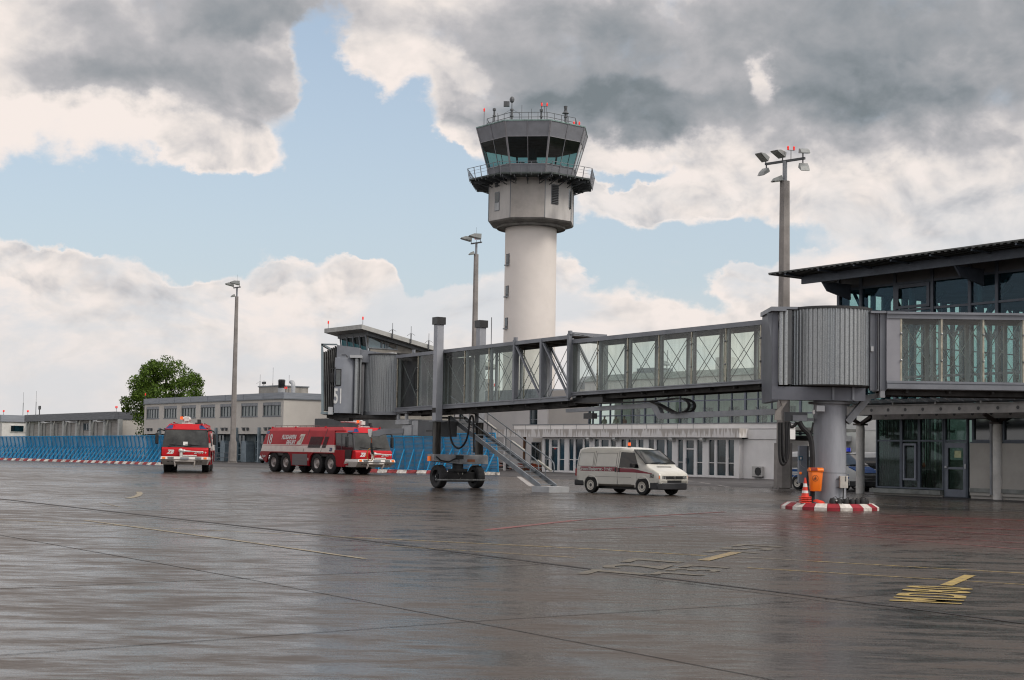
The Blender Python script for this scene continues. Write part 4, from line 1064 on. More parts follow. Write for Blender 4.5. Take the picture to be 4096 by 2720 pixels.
def hose_pile():
    R = random.Random(4); p = AN.at(2010, 1880, -.2)[0]; t = thing('hose_pile', 'heap of orange hoses lying under the annex porch beyond the stairs', 'hoses', AN.o + AN.ex * p + AN.ey * .6, AN.rot)
    for k in range(7):
        pts = []; cx, cy = R.uniform(-1.2, 4.2), R.uniform(-.5, 1)
        for i in range(14): a = i * .75 + R.random(); pts.append((cx + cos(a) * R.uniform(.5, .8), cy + sin(a) * R.uniform(.3, .6), .10 + .04 * i + R.random() * .06))
        MB().tube(pts, .07, 6).build('hose', mat('orange_hose', (.30, .06, .02), .5, 0, .2, 4) if k % 3 else BLK2, t, True)
hose_pile()

def build_main():
    yb = 8.0
    t = thing('main_building', 'pale terminal block with a glazed upper corridor above the white annex', 'building', AN)
    def X(px, y=yb): return AN.at(px, 1650, y)[0]
    def Zp(px, py, y=yb): return AN.at(px, py, y)[1]
    x0, x1, x2 = X(1745), X(2190), X(2352)
    wt = mat('block_white', (.64, .61, .59), .9, 0, .04, .4, .15); bg_ = mat('block_beige', (.45, .42, .385), .9, 0, .05, .4, .3)
    ztop = Zp(2050, 1560)
    sl = [(X(2118), X(2150), 3.9, Zp(2130, 1634)), (X(1836), X(1854), 3.0, Zp(1845, 1652))]
    facade(t, x0, x1, 0, ztop - 1.0, yb, .3, sl, wt)
    for (a, b, c, d) in sl: window(t, a, b, c, d, yb + .08, 1, 1, tz=[c + .9])
    MB().box(x1 + .002, x2, yb + .15, yb + .4, 0, Zp(2250, 1560)).build('wall', bg_, t)
    MB().box(x0 - .1, x1 + .1, yb - .1, yb + 8, ztop - 1.0 + .003, ztop).build('parapet', RIB, t)
    MB().box(x0, x0 + .3, yb + .3, yb + 8, 0, ztop - 1.0).build('wall', wt, t)
    a, b_ = X(1773, yb + 2), X(1850, yb + 2); zz = Zp(1800, 1514, yb + 2)
    MB().box(a, b_, yb + 2, yb + 6, ztop, zz).build('plant_room', wt, t)
    v = MB()
    for k in range(3): xx = a + .3 + k * (b_ - a - .3) / 3; v.box(xx, xx + .8, yb + 1.95, yb + 1.998, ztop + .25, ztop + .65)
    v.build('vent_strip', GREYD, t)
    beacon((a + 2.2, yb + 3, zz), t, 1.0, True); antenna(t, a + 1.2, yb + 3, zz, 2.6, .05); beacon((X(1920, yb), yb + .2, ztop), t, .9, True); beacon((X(1965, yb), yb + .2, ztop), t, .9, True)
    antenna(t, X(1960, yb + 2), yb + 2, ztop, Zp(1960, 1270, yb + 2) - ztop, .06)
    # glazed corridor to the right
    x3 = X(3300); zb = 3.3; zr0 = Zp(2484, 1560); zr1 = Zp(2484, 1517)
    gl = glassmat('corridor_glass', (.80, .88, .85), .04)
    ms = [2355, 2370, 2400, 2439, 2485, 2531, 2578, 2619, 2671, 2718, 2770, 2816, 2872, 2925, 2980, 3030, 3085, 3140, 3200, 3260]
    zt_ = Zp(2600, 1661); zh = Zp(2700, 1540) + .2
    b = MB()
    for i, px in enumerate(ms):
        x = X(px); w = .16 if i % 4 == 2 else .06; b.box(x - w/2, x + w/2, yb - .02, yb + .16, zb, zr0)
    for z in (zb + .15, zt_, Zp(2700, 1605), zh): b.box(x2, x3, yb + .01, yb + .12, z - .05, z + .05)
    wo = b.build('curtain_wall', mat('blue_mullion', (.13, .145, .185), .4, .2, .1, 3), t)
    for i in range(len(ms) - 1): MB().box(X(ms[i]), X(ms[i+1]), yb + .06, yb + .075, zb, zr0).build('pane', gl, wo)
    # rear wall of the corridor with its windows
    wl = [(x2 + 2.2 + k * 3.1, x2 + 3.6 + k * 3.1, zb + 1.0, zb + 2.5) for k in range(11)]
    facade(t, x2, x3, 0, zr0, yb + 3.2, .2, wl, mat('corridor_wall', (.74, .74, .70), .85, 0, .05, 1), 'corridor_wall')
    for h in wl: window(t, *h, yb + 3.25, 2, 1, wt, PGLASS, .07)
    MB().box(x2, x3, yb + .2, yb + 3.1, 2.9, zb - .01).build('corridor_floor', GREYL, t)
    MB().box(x2 - .1, x3, yb - .35, yb + 9, zr0 + .003, zr1 - .12).build('roof_band', wt, t)
    MB().prism([(yb - .5, zr1 - .12), (yb + 9, zr1 - .12), (yb + 9, zr1 + .5), (yb + .6, zr1 + .5)], 'x', x2 - .2, x3).build('roof', mat('seam_roof', (.17, .19, .185), .6, .2, .2, 1), t)
    ry = yb + 3
    def rb(pa, pb, pt, name, m, dy=2.0):
        MB().box(X(pa, ry), X(pb, ry), ry, ry + dy, zr1 + .45, Zp(pa, pt, ry)).build(name, m, t)
    rb(2530, 2562, 1487, 'plant_room', wt); rb(2545, 2625, 1474, 'plant_room', RIB); rb(2860, 2905, 1430, 'vent_shaft', wt, 1.2)
    xx = X(2655, ry); zq = Zp(2655, 1460, ry); b = MB()
    for a in (-.35, .35): b.cyl((xx + a, ry, zr1), (xx + a, ry, zq), .05, n=6)
    b.box(xx - .45, xx + .45, ry - .2, ry + .2, zq - .4, zq - .33).lathe([(.75, 0), (.5, .3), (0, .45)], (xx - .2, ry, zq), 12); b.cyl((xx + .4, ry, zq), (xx + .4, ry, zq + 1.3), .03, n=5)
    b.build('weather_station', GREY, t)
    xx = X(2340, ry); zq = Zp(2340, 1530, ry); MB().lathe([(1.6, -1), (1.6, 0), (1.1, .55), (0, .7)], (xx, ry + 1, zq), 14).build('roof_dome', GREY, t)
build_main()
def person(x, y, z, top, trousers, hair, label, arm=.3, hgt=1.7, rot=0.0):
    t = thing('person', label, 'person', (x, y, z), rot, 'people standing behind the corridor glass')
    k = hgt / 1.75
    def skin(name, pts, edges, rads, m, sub=1):
        me = bpy.data.meshes.new(name); me.from_pydata([(a*k, b*k, c*k) for a, b, c in pts], edges, []); o = bpy.data.objects.new(name, me); COL.objects.link(o); o.parent = t
        md = o.modifiers.new('skin', 'SKIN'); 
        for v, r in zip(me.skin_vertices[0].data, rads): v.radius = (r[0]*k, r[1]*k)
        me.skin_vertices[0].data[0].use_root = True
        s = o.modifiers.new('sub', 'SUBSURF'); s.levels = s.render_levels = sub; me.materials.append(m); return o
    pts = [(0,0,.95),(0,0,1.15),(0,0,1.38),(0,0,1.5),(0,-.02,1.62),(0,-.01,1.70),(.19,0,1.40),(.27,.0,1.15),(.2+arm*.2,-.22,1.05),(.22,-.3,1.08),(-.19,0,1.40),(-.27,0,1.14),(-.2,-.2,.98),(-.2,-.27,.96),(.1,0,.9),(.11,-.02,.48),(.11,0,.08),(.12,-.14,.04),(-.1,0,.9),(-.11,.0,.48),(-.12,.02,.08),(-.13,-.12,.04)]
    ed = [(0,1),(1,2),(2,3),(3,4),(4,5),(2,6),(6,7),(7,8),(8,9),(2,10),(10,11),(11,12),(12,13),(0,14),(14,15),(15,16),(16,17),(0,18),(18,19),(19,20),(20,21)]
    rd = [(.15,.11),(.14,.10),(.17,.11),(.06,.06),(.085,.10),(.07,.09),(.06,.06),(.048,.048),(.035,.035),(.04,.025),(.06,.06),(.048,.048),(.035,.035),(.04,.025),(.095,.095),(.065,.065),(.045,.045),(.045,.03),(.095,.095),(.065,.065),(.045,.045),(.045,.03)]
    skin('body', pts, ed, rd, mat('skin', (.45, .28, .20), .6, 0, .05, 3))
    jk = [pts[i] for i in (0,1,2,6,7,8,10,11,12)]
    skin('jacket', jk, [(0,1),(1,2),(2,3),(3,4),(4,5),(2,6),(6,7),(7,8)], [(.175,.13),(.16,.12),(.185,.125),(.075,.07),(.062,.06),(.047,.047),(.075,.07),(.062,.06),(.047,.047)], top)
    tr = [pts[i] for i in (0,14,15,16,18,19,20)]
    skin('trousers', tr, [(0,1),(1,2),(2,3),(0,4),(4,5),(5,6)], [(.16,.12),(.105,.105),(.08,.08),(.065,.065),(.105,.105),(.08,.08),(.065,.065)], trousers)
    MB().ball((0, .02*k, 1.68*k), .095*k, .11*k, .10*k, 10, 7).build('hair', hair, t, True)
yb = 8.0
CH = mat('charcoal_cloth', (.03, .03, .035), .9); GC = mat('grey_cloth', (.32, .31, .30), .9); CR = mat('cream_cloth', (.48, .42, .36), .9); BH = mat('brown_hair', (.05, .03, .02), .7); FH = mat('fair_hair', (.35, .25, .13), .7); PKC = mat('pink_cloth', (.42, .20, .18), .9)
for (px, tp, tr, hr_, lb, h) in ((2418, CR, CH, FH, 'leftmost person behind the corridor glass in a cream top and dark trousers', 1.75), (2464, CR, CH, BH, 'middle person behind the corridor glass, brown hair, cream top', 1.8), (2497, PKC, GC, BH, 'rightmost person behind the corridor glass in a dull pink top', 1.72)):
    xx = AN.at(px, 1680, yb + .8)[0]; w = AN.o + AN.ex * xx + AN.ey * (yb + .8)
    person(w.x, w.y, 3.3, tp, tr, hr_, lb, .3, h, AN.rot + .2)

# plain rear building seen between the pillar and the terminal
def build_rear():
    f = Fr(AN.o.x + 7.5, AN.o.y + 9.0, AN.rot)
    t = thing('rear_building', 'beige low building with white fascia seen past the police van', 'building', f)
    zf0 = f.at(3400, 1722)[1]; zf1 = f.at(3400, 1680)[1]
    x0, x1 = f.at(3090, 1800)[0], f.at(3560, 1800)[0]
    ws = [(f.at(a, 1800)[0], f.at(b, 1800)[0], .9, f.at(a, 1733)[1]) for a, b in ((3388, 3410),)]
    facade(t, x0, x1, 0, zf0, 0, .3, ws, CREAM)
    for h in ws: window(t, *h, .05, 1, 2, WHT, None, .07)
    MB().box(x0, x1, -.25, .5, zf0 + .003, zf1).build('fascia', mat('annex_white', ()), t)
    MB().box(x0, x1, .3, 8, zf0, zf0 + .2).build('roof', ROOF, t)
build_rear()

# ---------------------------------------------------------------- glass terminal at the right
T1, T2 = gp(3503.8, 1977.5), gp(4094, 2004)
TM = Fr(T1.x, T1.y, math.atan2(-.832, .555))
def build_terminal():
    t = thing('glass_terminal', 'glass fronted terminal hall with a wide overhanging thin roof at the right edge', 'terminal', TM)
    def X(px, y=0): return TM.at(px, 1800, y)[0]
    def Z(px, py, y=0): return TM.at(px, py, y)[1]
    xr = 17.0; FRM = mat('terminal_frame', (.075, .09, .115), .45, .2, .1, 2)
    q = lambda c: 2900 + c / 1.4515; r = lambda c: 3560 + c / 3.92
    # --- ground floor
    zs = Z(3620, 1954); zt = Z(3650, 1763); z1 = Z(3650, 1655)
    gfg = glassmat('ground_glass', (.42, .50, .47), .03, refl=.05, rcol=(.6, .7, .75))
    P = [3505, 3605, 3677, 3776, 3878]
    st = mat('stone_sill', (.20, .21, .20), .85, 0, .2, 2); CW = mat('concrete_panel', (.33, .315, .29), .9, 0, .08, .6, .35)
    MB().box(-.25, X(3770), -.16, .2, zs - .22, zs - .03).build('stone_sill', st, t)
    MB().box(-.1, X(3770), -.04, .2, 0, zs - .222).build('plinth', CW, t)
    for i in range(3):
        a, b_ = X(P[i]), X(P[i+1]); w = window(t, a, b_, zs, z1, 0, 1, 1, FRM, gfg, .07, tz=[zt])
        if i == 1: window(w, a + .16, b_ - .12, zt - 1.75, zt - .12, -.06, 1, 1, mat('vent_frame', (.17, .185, .22), .4, .2, .1, 2), gfg, .09, name='vent_window')
    a, b_ = X(3778), X(3872)
    w = window(t, a, b_, .02, z1, 0, 1, 1, FRM, gfg, .07, tz=[zt])
    d = MB().box(a + .08, b_ - .08, -.05, .0, .05, .36).box(a + .08, b_ - .08, -.05, 0, zt - .30, zt - .07).box(a + .08, a + .22, -.05, 0, .36, zt - .3).box(b_ - .22, b_ - .08, -.05, 0, .36, zt - .3).box(a + .22, b_ - .22, -.05, 0, 1.22, 1.32).build('door', mat('door_frame', (.12, .135, .165), .4, .2, .1, 2), w)
    MB().box(a + .10, a + .2, -.12, -.05, 1.28, 1.36).build('handle', GREYL, w); MB().box(b_ - .12, b_ - .06, -.09, -.05, 1.26, 1.46).build('hinge', GREYL, w)
    MB().box(a + .55, a + .90, -.02, -.008, 1.72, 2.02).build('notice', mat('notice_paper', (.40, .42, .25), .8, 0, .1, 5), w)
    # solid part with high windows
    xs0, xs1, xs2 = X(3880), X(3962), X(3995)
    zh = Z(3900, 1773); zk = Z(3900, 1966)
    MB().box(xs0, xs1, -.02, .2, .14, zh).build('concrete_panel', CW, t); MB().box(xs1 + .05, xr, -.02, .2, .14, zh).build('concrete_panel', CW, t)
    MB().box(xs0, xr, -.06, -.021, .28, .45).build('plinth_band', st, t); MB().box(xs0, xr, .05, .2, 0, .138).build('plinth', CW, t)
    MB().box(xs0, xr, .0, .2, zh + .002, zh + .06).build('sill', FRM, t)
    dk = mat('dark_glass', (.012, .018, .02), .05, 0, .3, 1, 0, 1)
    xx = xs0
    for k in range(6):
        x2 = min(xs0 + (k + 1) * 1.55, xr); window(t, xx + .12, x2, zh + .063, z1, .0, 1, 1, FRM, dk, .09); xx = x2
    MB().tube([(X(3972), -.12, .2), (X(3972), -.12, z1 - .2)], .06, 8).build('downpipe', GREY, t)
    # inner blinds and rooms
    bl = MB(); 
    for i in range(3):
        a = X(P[i]); b2 = X(P[i+1])
        n = int((b2 - a) / .11)
        for k in range(n):
            if (k * 7 + i) % 5 != 0 or i == 0: bl.box(a + .08 + k * .11, a + .155 + k * .11, .35 + .02 * (k % 2), .36 + .02 * (k % 2), zs + .05, z1 - .05)
    bl.build('vertical_blinds', mat('blind_fabric', (.30, .31, .28), .9, 0, .1, 2), t)
    MB().box(0, xr, 7.0, 7.2, 0, 3.9).build('inner_wall', mat('inner_wall', (.20, .20, .19), .9, 0, .1, 1), t)
    MB().box(.1, xr, .3, 9, .0, .12).build('floor', GREYD, t)
    MB().box(0, .1, .15, 7, 0, 3.9).build('end_wall', gfg, t)
    # --- first floor slab
    zf = Z(3650, 1620); z3 = zf + .3
    xl = TM.at(3353, 1250)[0]
    MB().box(xl, xr, 0.02, 20, z1 + .01, z1 + .35).build('ceiling_slab', GREYD, t)
    # --- upper hall: glass front, open bracing, glass rear
    zr = Z(3600, 1078); zgt = Z(3600, 1130)
    ug = glassmat('hall_glass', (.58, .74, .76), .0, refl=.03, rcol=(.45, .62, .8)); rg_ = glassmat('rear_glass', (.88, .94, .92), .0); 
    M = [3353, 3443, 3580, 3730, 3881, 3990, 4110, 4240]
    ztr = Z(3830, 1222)
    Zt = Z(3600, 1130)
    b = MB()
    for px in M: x = X(px); b.box(x - .075, x + .075, -.06, .15, z1 + .36, zr)
    b.box(xl, xr, -.04, .12, ztr - .05, ztr + .05).box(xl, xr, -.04, .12, zgt - .1, zgt).box(xl, xr, -.04, .12, z3 + .9, z3 + 1.0)
    wo = b.build('curtain_wall', FRM, t)
    for i in range(len(M) - 1): MB().box(X(M[i]), X(M[i+1]), .03, .045, z1 + .4, zgt).build('pane', ug, wo)
    MB().box(X(3586), X(3722), -.09, -.045, ztr + .08, ztr + .20).box(X(3586), X(3722), -.09, -.045, zgt - .28, zgt - .12).box(X(3586), X(3586) + .16, -.09, -.045, ztr + .2, zgt - .28).box(X(3722) - .16, X(3722), -.09, -.045, ztr + .2, zgt - .28).build('opening_frame', FRM, wo)
    MB().box(xl, xr, 0, .15, zgt + .003, zr).build('fascia_panel', mat('fascia_panel', (.10, .10, .105), .5, .1, .12, 1), t)
    # left end of the hall: clear glazing, seen from inside through the front
    YE = 20.0; zhd = 9.42; zw = 3.9
    b = MB(); R = random.Random(2)
    ys = [.1 + k * 1.42 for k in range(15)]
    for i, y in enumerate(ys): b.box(xl, xl + .14, y, y + (.36 if i % 2 else .52), z1 + .36, zr)
    for z in (zw + .8, zw + 1.6, zw + 2.4, zw + 3.2, zw + 4.0, zw + 4.8): b.box(xl + .02, xl + .10, .1, YE, z, z + .055)
    b.box(xl - .02, xl + .2, .1, YE, zhd, zr - .01).box(xl - .02, xl + .2, .1, YE, z1 + .36, zw)
    wo = b.build('end_curtain_wall', FRM, t); MB().box(xl + .03, xl + .045, 0.2, YE, zw, zhd).build('pane', rg_, wo)
    MB().box(xl + .2, xr, .2, YE, zhd + .05, zhd + .15).build('ceiling', mat('hall_ceiling', (.17, .23, .29), .7, 0, .2, .5), t)
    MB().box(xl, xr, YE, YE + .2, z1, zr).build('rear_wall', mat('hall_rear', (.16, .22, .27), .8, 0, .2, .5), t)
    MB().box(xr, xr + .2, .2, YE, z1, zr).build('far_end_wall', mat('hall_rear', ()), t)
    b = MB()
    for k in range(7):
        y = 1.6 + k * 2.84
        b.cyl((xl + .7, y, z1 + .3), (xl + .7, y, zhd), .13, n=10)
        b.bar((xl + .7, y, z1 + 3.9), (xl + .7, y + 1.3, zhd - .05), .10, .12); b.bar((xl + .7, y, z1 + 3.9), (xl + .7, y - 1.3, zhd - .05), .10, .12)
    for k in range(4):
        x = xl + 3.4 + k * 3.75
        for yy in (1.2, 7.5): b.cyl((x, yy, z1), (x, yy, zhd), .15, n=12)
        b.bar((x, 1.2, z1 + 3.9), (x, 3.4, zhd - .05), .10, .12); b.bar((x, 1.2, z1 + 3.9), (x + 1.4, 1.2, zhd - .05), .08, .10)
    b.build('roof_bracing', mat('brace_steel', (.15, .19, .21), .5, .2, .1, 2), t)
    MB().box(xl + 1.2, xr, 5.5, 5.56, z1 + 1.3, z1 + 1.36).box(xl + 1.2, xr, 5.5, 5.56, z1 + .9, z1 + .94).build('inner_rail', GREYL, t)
    # --- roof
    b = MB(); x0 = xl - 4.2; yo = -3.4; rz = 9.95
    tip = TM.at(3073, 1093, -3.2); x0 = tip[0]; yo = -3.2; rz = tip[1] - .04
    zi = zr + .02
    b.prism([(yo, rz), (21, rz - .25), (21, rz - .17), (yo, rz + .06)], 'x', x0, xr)
    b.build('roof', mat('roof_sheet', (.10, .105, .10), .5, .3, .15, 1, 0), t)
    b = MB(); n = int((xr - x0) / .34)
    for k in range(n): x = x0 + k * .34; b.prism([(yo + .02, rz - .045), (20.9, rz - .295), (20.9, rz - .253), (yo + .02, rz - .003)], 'x', x, x + .15)
    b.build('roof_ribs', mat('roof_sheet', ()), t)
    b = MB(); b.bar((x0 + .9, yo + 1.3, rz - .26), (xr, yo + 1.3, rz - .26), .12, .38)
    b.bar((x0 + .9, 3, rz - .4), (xr, 3, rz - .4), .12, .3)
    for k in range(9): x = x0 + 1.0 + k * 2.1; b.bar((x, yo + .1, rz - .09), (x, yo + 2.2, rz - .13), .08, .08)
    b.build('eaves_beam', FRM, t)
    b = MB()
    bxs = [X(3398), X(3934), X(3934) * 2 - X(3398)]
    for x in bxs:
        b = MB()
        b.prism([(yo + 1.35, rz - .45), (yo + 1.7, rz - .85), (0, rz - 1.15), (0, rz - .42)], 'x', x - .05, x + .05)
        o = b.build('roof_bracket', FRM, t); h = MB()
        for j in range(3): h.cyl((x - .058, yo + 1.85 + j * .55, rz - .68 - j * .05), (x - .052, yo + 1.85 + j * .55, rz - .68 - j * .05), .085, n=10)
        h.build('bracket_holes', BLK2, o)
    return xl, z1, FRM
txl, tz1, FRM = build_terminal()
def build_canopy():
    t = thing('entrance_canopy', 'steel canopy of holed beams and slanted blades on round columns before the terminal', 'canopy', TM)
    def X(px, y=0): return TM.at(px, 1800, y)[0]
    cs = mat('canopy_steel', (.215, .205, .195), .6, .1, .12, 2)
    yo = -1.9
    z0 = TM.at(3700, 1653, yo)[1]; z1 = TM.at(3700, 1630, yo)[1]
    xa = TM.at(3390, 1650, yo)[0]; xr = 16.0
    for (y, dz, lab) in ((yo, 0, 'front'), (-.25, -.16, 'rear')):
        b = MB().box(xa, xr, y - .05, y + .05, z0 + dz, z0 + .36 + dz).box(xa, xr, y - .1, y + .1, z0 + .36 + dz, z0 + .39 + dz).box(xa, xr, y - .1, y + .1, z0 - .03 + dz, z0 + dz)
        o = b.build('holed_beam', cs, t)
        h = MB()
        for k in range(int((xr - xa) / .95)): x = xa + .5 + k * .95 + (0 if dz == 0 else .3); h.cyl((x, y - .056, z0 + .17 + dz), (x, y + .056, z0 + .17 + dz), .075, n=12)
        h.build('beam_holes', BLK2, o)
    b = MB(); n = int((xr - xa) / .62)
    for k in range(n): x = xa + .2 + k * .62; b.bar((x, yo - .3, z0 + .55), (x, .0, z0 + .55), .50, .025, (.35, 0, 1))
    b.build('roof_blades', mat('blade_metal', (.10, .10, .10), .5, .3, .1, 2), t)
    b = MB()
    for k in range(8): x = xa + .4 + k * 2.3; b.bar((x, yo - .1, z0 + .42), (x, 0, z0 + .42), .08, .1)
    b.build('cross_beam', cs, t)
    colm = mat('column_paint', (.50, .485, .46), .6, 0, .12, 1.5)
    for (px, py, gx) in ((3440.6, 1973.5, .25), (3991, 1999, .2)):
        g = TM.loc(gp(px, py)); c = part('column', t, (g.x, g.y, 0))
        MB().lathe([(.20, 0), (.20, z0 - .55), (.17, z0 - .35)], n=20).build('shaft', colm, c, True)
        k = MB().box(-.24, .24, -.24, .24, z0 - .42, z0 - .34)
        for a in (-1, 1): k.bar((0, 0, z0 - .36), (a * .75, -.1, z0 + .0), .10, .14); k.bar((0, 0, z0 - .36), (0, a * .9, z0 - .02), .10, .14)
        k.build('bracket', mat('bracket_brown', (.06, .045, .04), .6, .2, .2, 2), c)
    return z0
cz0 = build_canopy()
# ---------------------------------------------------------------- boarding bridge
g = gp(3318, 2044); RC = g + Vector((g.x, g.y, 0)).normalized() * 1.52
JB = Fr(RC.x, RC.y, math.atan2(-.834, .552))
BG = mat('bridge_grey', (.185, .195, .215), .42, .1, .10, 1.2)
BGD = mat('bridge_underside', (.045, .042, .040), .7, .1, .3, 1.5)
RODM = mat('steel_rod', (.18, .20, .20), .4, .5, .1, 3)
BRASS = mat('weathered_aluminium', (.42, .39, .31), .45, .4, .2, 5)
TG = glassmat('tunnel_glass', (.82, .885, .845), .16)
TGF = glassmat('tunnel_glass_far', (.82, .885, .845), .06)
ROOFW = mat('tunnel_roof', (.17, .15, .135), .8, .1, .3, 1)
def corr(b, R, z0, z1, a0, a1, c=(0, 0), pitch=.145, depth=.028):
    n = max(4, int(abs(a1 - a0) * R / pitch)); vs = []; fs = []
    prof = ((0, 0), (.22, 0), (.38, 1), (.62, 1), (.78, 0))
    for i in range(n):
        for f, d in prof:
            a = a0 + (a1 - a0) * (i + f) / n; r = R + d * depth
            for z in (z0, z1): vs.append((c[0] + r * cos(a), c[1] + r * sin(a), z))
    m_ = len(vs) // 2
    for i in range(m_ - 1): fs.append((2*i, 2*i+2, 2*i+3, 2*i+1))
    b.add(vs, fs)
CORR = mat('corrugated_steel', (.34, .355, .36), .32, .65, .14, 26, .10)
CORR2 = mat('corrugated_steel_dull', (.30, .315, .32), .42, .45, .10, 22, .1)
BJ = thing('boarding_bridge', 'long grey glazed boarding bridge number 51 with lift columns, wheels and stairs', 'boarding bridge', JB)

def tunnel(par, xa, xb, za, zb, w, posts, m_glass, thick=.10, frame_only=(), pname='tunnel_section', top=.16, bot=.14, roofm=None):
    'za, zb: (bottom, top) heights at xa and xb; posts: x of the mullions; both long sides glazed'
    o = part(pname, par)
    def Z(x, k): f = (x - xa) / (xb - xa); lo = za[0] + (zb[0] - za[0]) * f; hi = za[1] + (zb[1] - za[1]) * f; return lo + (hi - lo) * k if k <= 1 else hi
    H = za[1] - za[0]
    kt, kb = 1 - top / H, bot / H
    b = MB()
    for s in (-1, 1):
        y = s * w / 2
        for k, dz, hh in ((1, -top / 2, top), (0, bot / 2, bot)):
            b.bar((xa, y, Z(xa, k) + dz), (xb, y, Z(xb, k) + dz), thick, hh)
        b.bar((xa, y - s * .05, Z(xa, 1) - top * .3), (xb, y - s * .05, Z(xb, 1) - top * .3), thick + .05, .035)
        b.bar((xa, y + s * .03, Z(xa, 0) + bot * .8), (xb, y + s * .03, Z(xb, 0) + bot * .8), thick, .03)
    b.build('side_beam', BG, o)
    b = MB(); b.bar((xa, 0, Z(xa, 1) - .02), (xb, 0, Z(xb, 1) - .02), w - thick, .05); 
    n = int(abs(xb - xa) / 1.2)
    for i in range(n): x = xa + (xb - xa) * (i + .5) / n; b.bar((x, -w/2 + .1, Z(x, 1) - .10), (x, w/2 - .1, Z(x, 1) - .10), .06, .10)
    b.build('ceiling', roofm or ROOFW, o)
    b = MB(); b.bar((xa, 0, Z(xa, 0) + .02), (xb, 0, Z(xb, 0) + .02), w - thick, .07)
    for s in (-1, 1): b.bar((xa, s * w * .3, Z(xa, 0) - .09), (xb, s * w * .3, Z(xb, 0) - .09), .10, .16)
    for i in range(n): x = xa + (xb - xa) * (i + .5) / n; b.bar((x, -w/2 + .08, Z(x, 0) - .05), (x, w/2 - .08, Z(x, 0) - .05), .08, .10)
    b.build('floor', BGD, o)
    for i in range(len(posts) - 1):
        x0, x1 = posts[i], posts[i+1]; solid = (i in frame_only)
        for s in (-1, 1):
            y = s * w / 2
            if not solid:
                MB().quad((x0, y, Z(x0, kb)), (x1, y, Z(x1, kb)), (x1, y, Z(x1, kt)), (x0, y, Z(x0, kt))).build('side_pane', m_glass if s < 0 else TGF, o)
            yr = y - s * .12
            r = MB(); r.cyl((x0 + .06, yr, Z(x0, kb) + .04), (x1 - .06, yr, Z(x1, kt) - .04), .013, n=6).cyl((x0 + .06, yr - s*.03, Z(x0, kt) - .04), (x1 - .06, yr - s*.03, Z(x1, kb) + .04), .013, n=6)
            for xx in (x0 + .08, x1 - .08): r.box(xx - .05, xx + .05, yr - .02, yr + .02, Z(xx, kb) - .0, Z(xx, kb) + .10)
            r.build('cross_rods', RODM, o)
    for i, x in enumerate(posts):
        for s in (-1, 1):
            y = s * w / 2
            p = MB().bar((x, y - s * .13, Z(x, kb) - .03), (x, y - s * .13, Z(x, kt) + .02), .105, .09, (0, 1, 0))
            p.build('inner_post', GREY, o)
            p = MB().bar((x, y + s * .012, Z(x, kb)), (x, y + s * .012, Z(x, kt)), .055, .03, (0, 1, 0))
            q = p.build('glazing_bar', BRASS, o)
            for f in (.33, .76): MB().ball((x, y + s * .045, Z(x, kb + (kt - kb) * f)), .038, .03, .038, 8, 5).build('clamp_knob', GALV, q)
    return o, Z
# telescoping inner section (right) and outer section (left)
wB, wA = 1.5, 1.78
yB, yA = -wB / 2, -wA / 2
xBr, zBr1 = JB.at(3083, 1276, yB); zBr0 = JB.at(3083, 1532, yB)[1]
xBl, zBl1 = JB.at(2286, 1359, yB); zBl0 = JB.at(2286, 1583, yB)[1]
pB = [JB.at(p, 1450, yB)[0] for p in (2290, 2391, 2511, 2636, 2767, 2904, 3044)]
tunnel(BJ, xBl, xBr, (zBl0, zBl1), (zBr0, zBr1), wB, pB, TG, pname='inner_tunnel')
for s in (-1, 1): MB().box(pB[-1] + .03, xBr, s * .70, s * .77, zBr0 + .13, zBr1 - .15).build('end_panel', BG, BJ)
xAr, zAr1 = JB.at(2280, 1340, yA); zAr0 = JB.at(2280, 1603, yA)[1]
xAl, zAl1 = JB.at(1588, 1421, yA); zAl0 = JB.at(1588, 1648, yA)[1]
pA = [JB.at(p, 1450, yA)[0] for p in (1591, 1674, 1766, 1860, 1957, 2059, 2167, 2277)]
oA, ZA = tunnel(BJ, xAl, xAr, (zAl0, zAl1), (zAr0, zAr1), wA, pA, glassmat('outer_tunnel_glass', (.84, .90, .865), .05), pname='outer_tunnel', frame_only=(5, 6), top=.15, bot=.20)
b = MB()
for x in (pA[5], pA[6], pA[7]):
    for s in (-1, 1): b.bar((x, s * wA/2 - s*.0, ZA(x, 0) + .1), (x, s * wA/2, ZA(x, 1) + (.05 if x != pA[6] else -.05)), .13, .15, (0, 1, 0))
for i in (5, 6):
    for s in (-1, 1): b.bar((pA[i] + .1, s * wA/2, ZA(pA[i], 1) - .2), (pA[i+1] - .1, s * wA/2, ZA(pA[i+1], 0) + .28), .07, .08, (0, 1, 0))
b.bar((xAr - .02, -wA/2, ZA(xAr, 1) + .05), (xAr - .02, wA/2, ZA(xAr, 1) + .05), .16, .14)
b.build('truss_frame', BG, BJ)
for x in (pA[1] - .5, pA[5], pA[7]): MB().box(x - .06, x + .10, -wA/2 - .04, -wA/2 + .06, ZA(x, 1) + .02, ZA(x, 1) + .17).build('lifting_eye', BG, BJ)
MB().tube([(pA[7], yA + .1, ZA(xAr, 1) + .08), (pA[7] + 1.3, yB + .05, zBl1 + .03)], .03, 6).build('roof_link', GALV, BJ)
# side curtain of the blind bay next to the cab, seen dark behind the glass
MB().box(pA[0] + .1, pA[2] - .1, wA/2 - .16, wA/2 - .13, ZA(pA[0], .07), ZA(pA[0], .93)).build('inner_lining', mat('lining', (.10, .105, .10), .9), BJ)
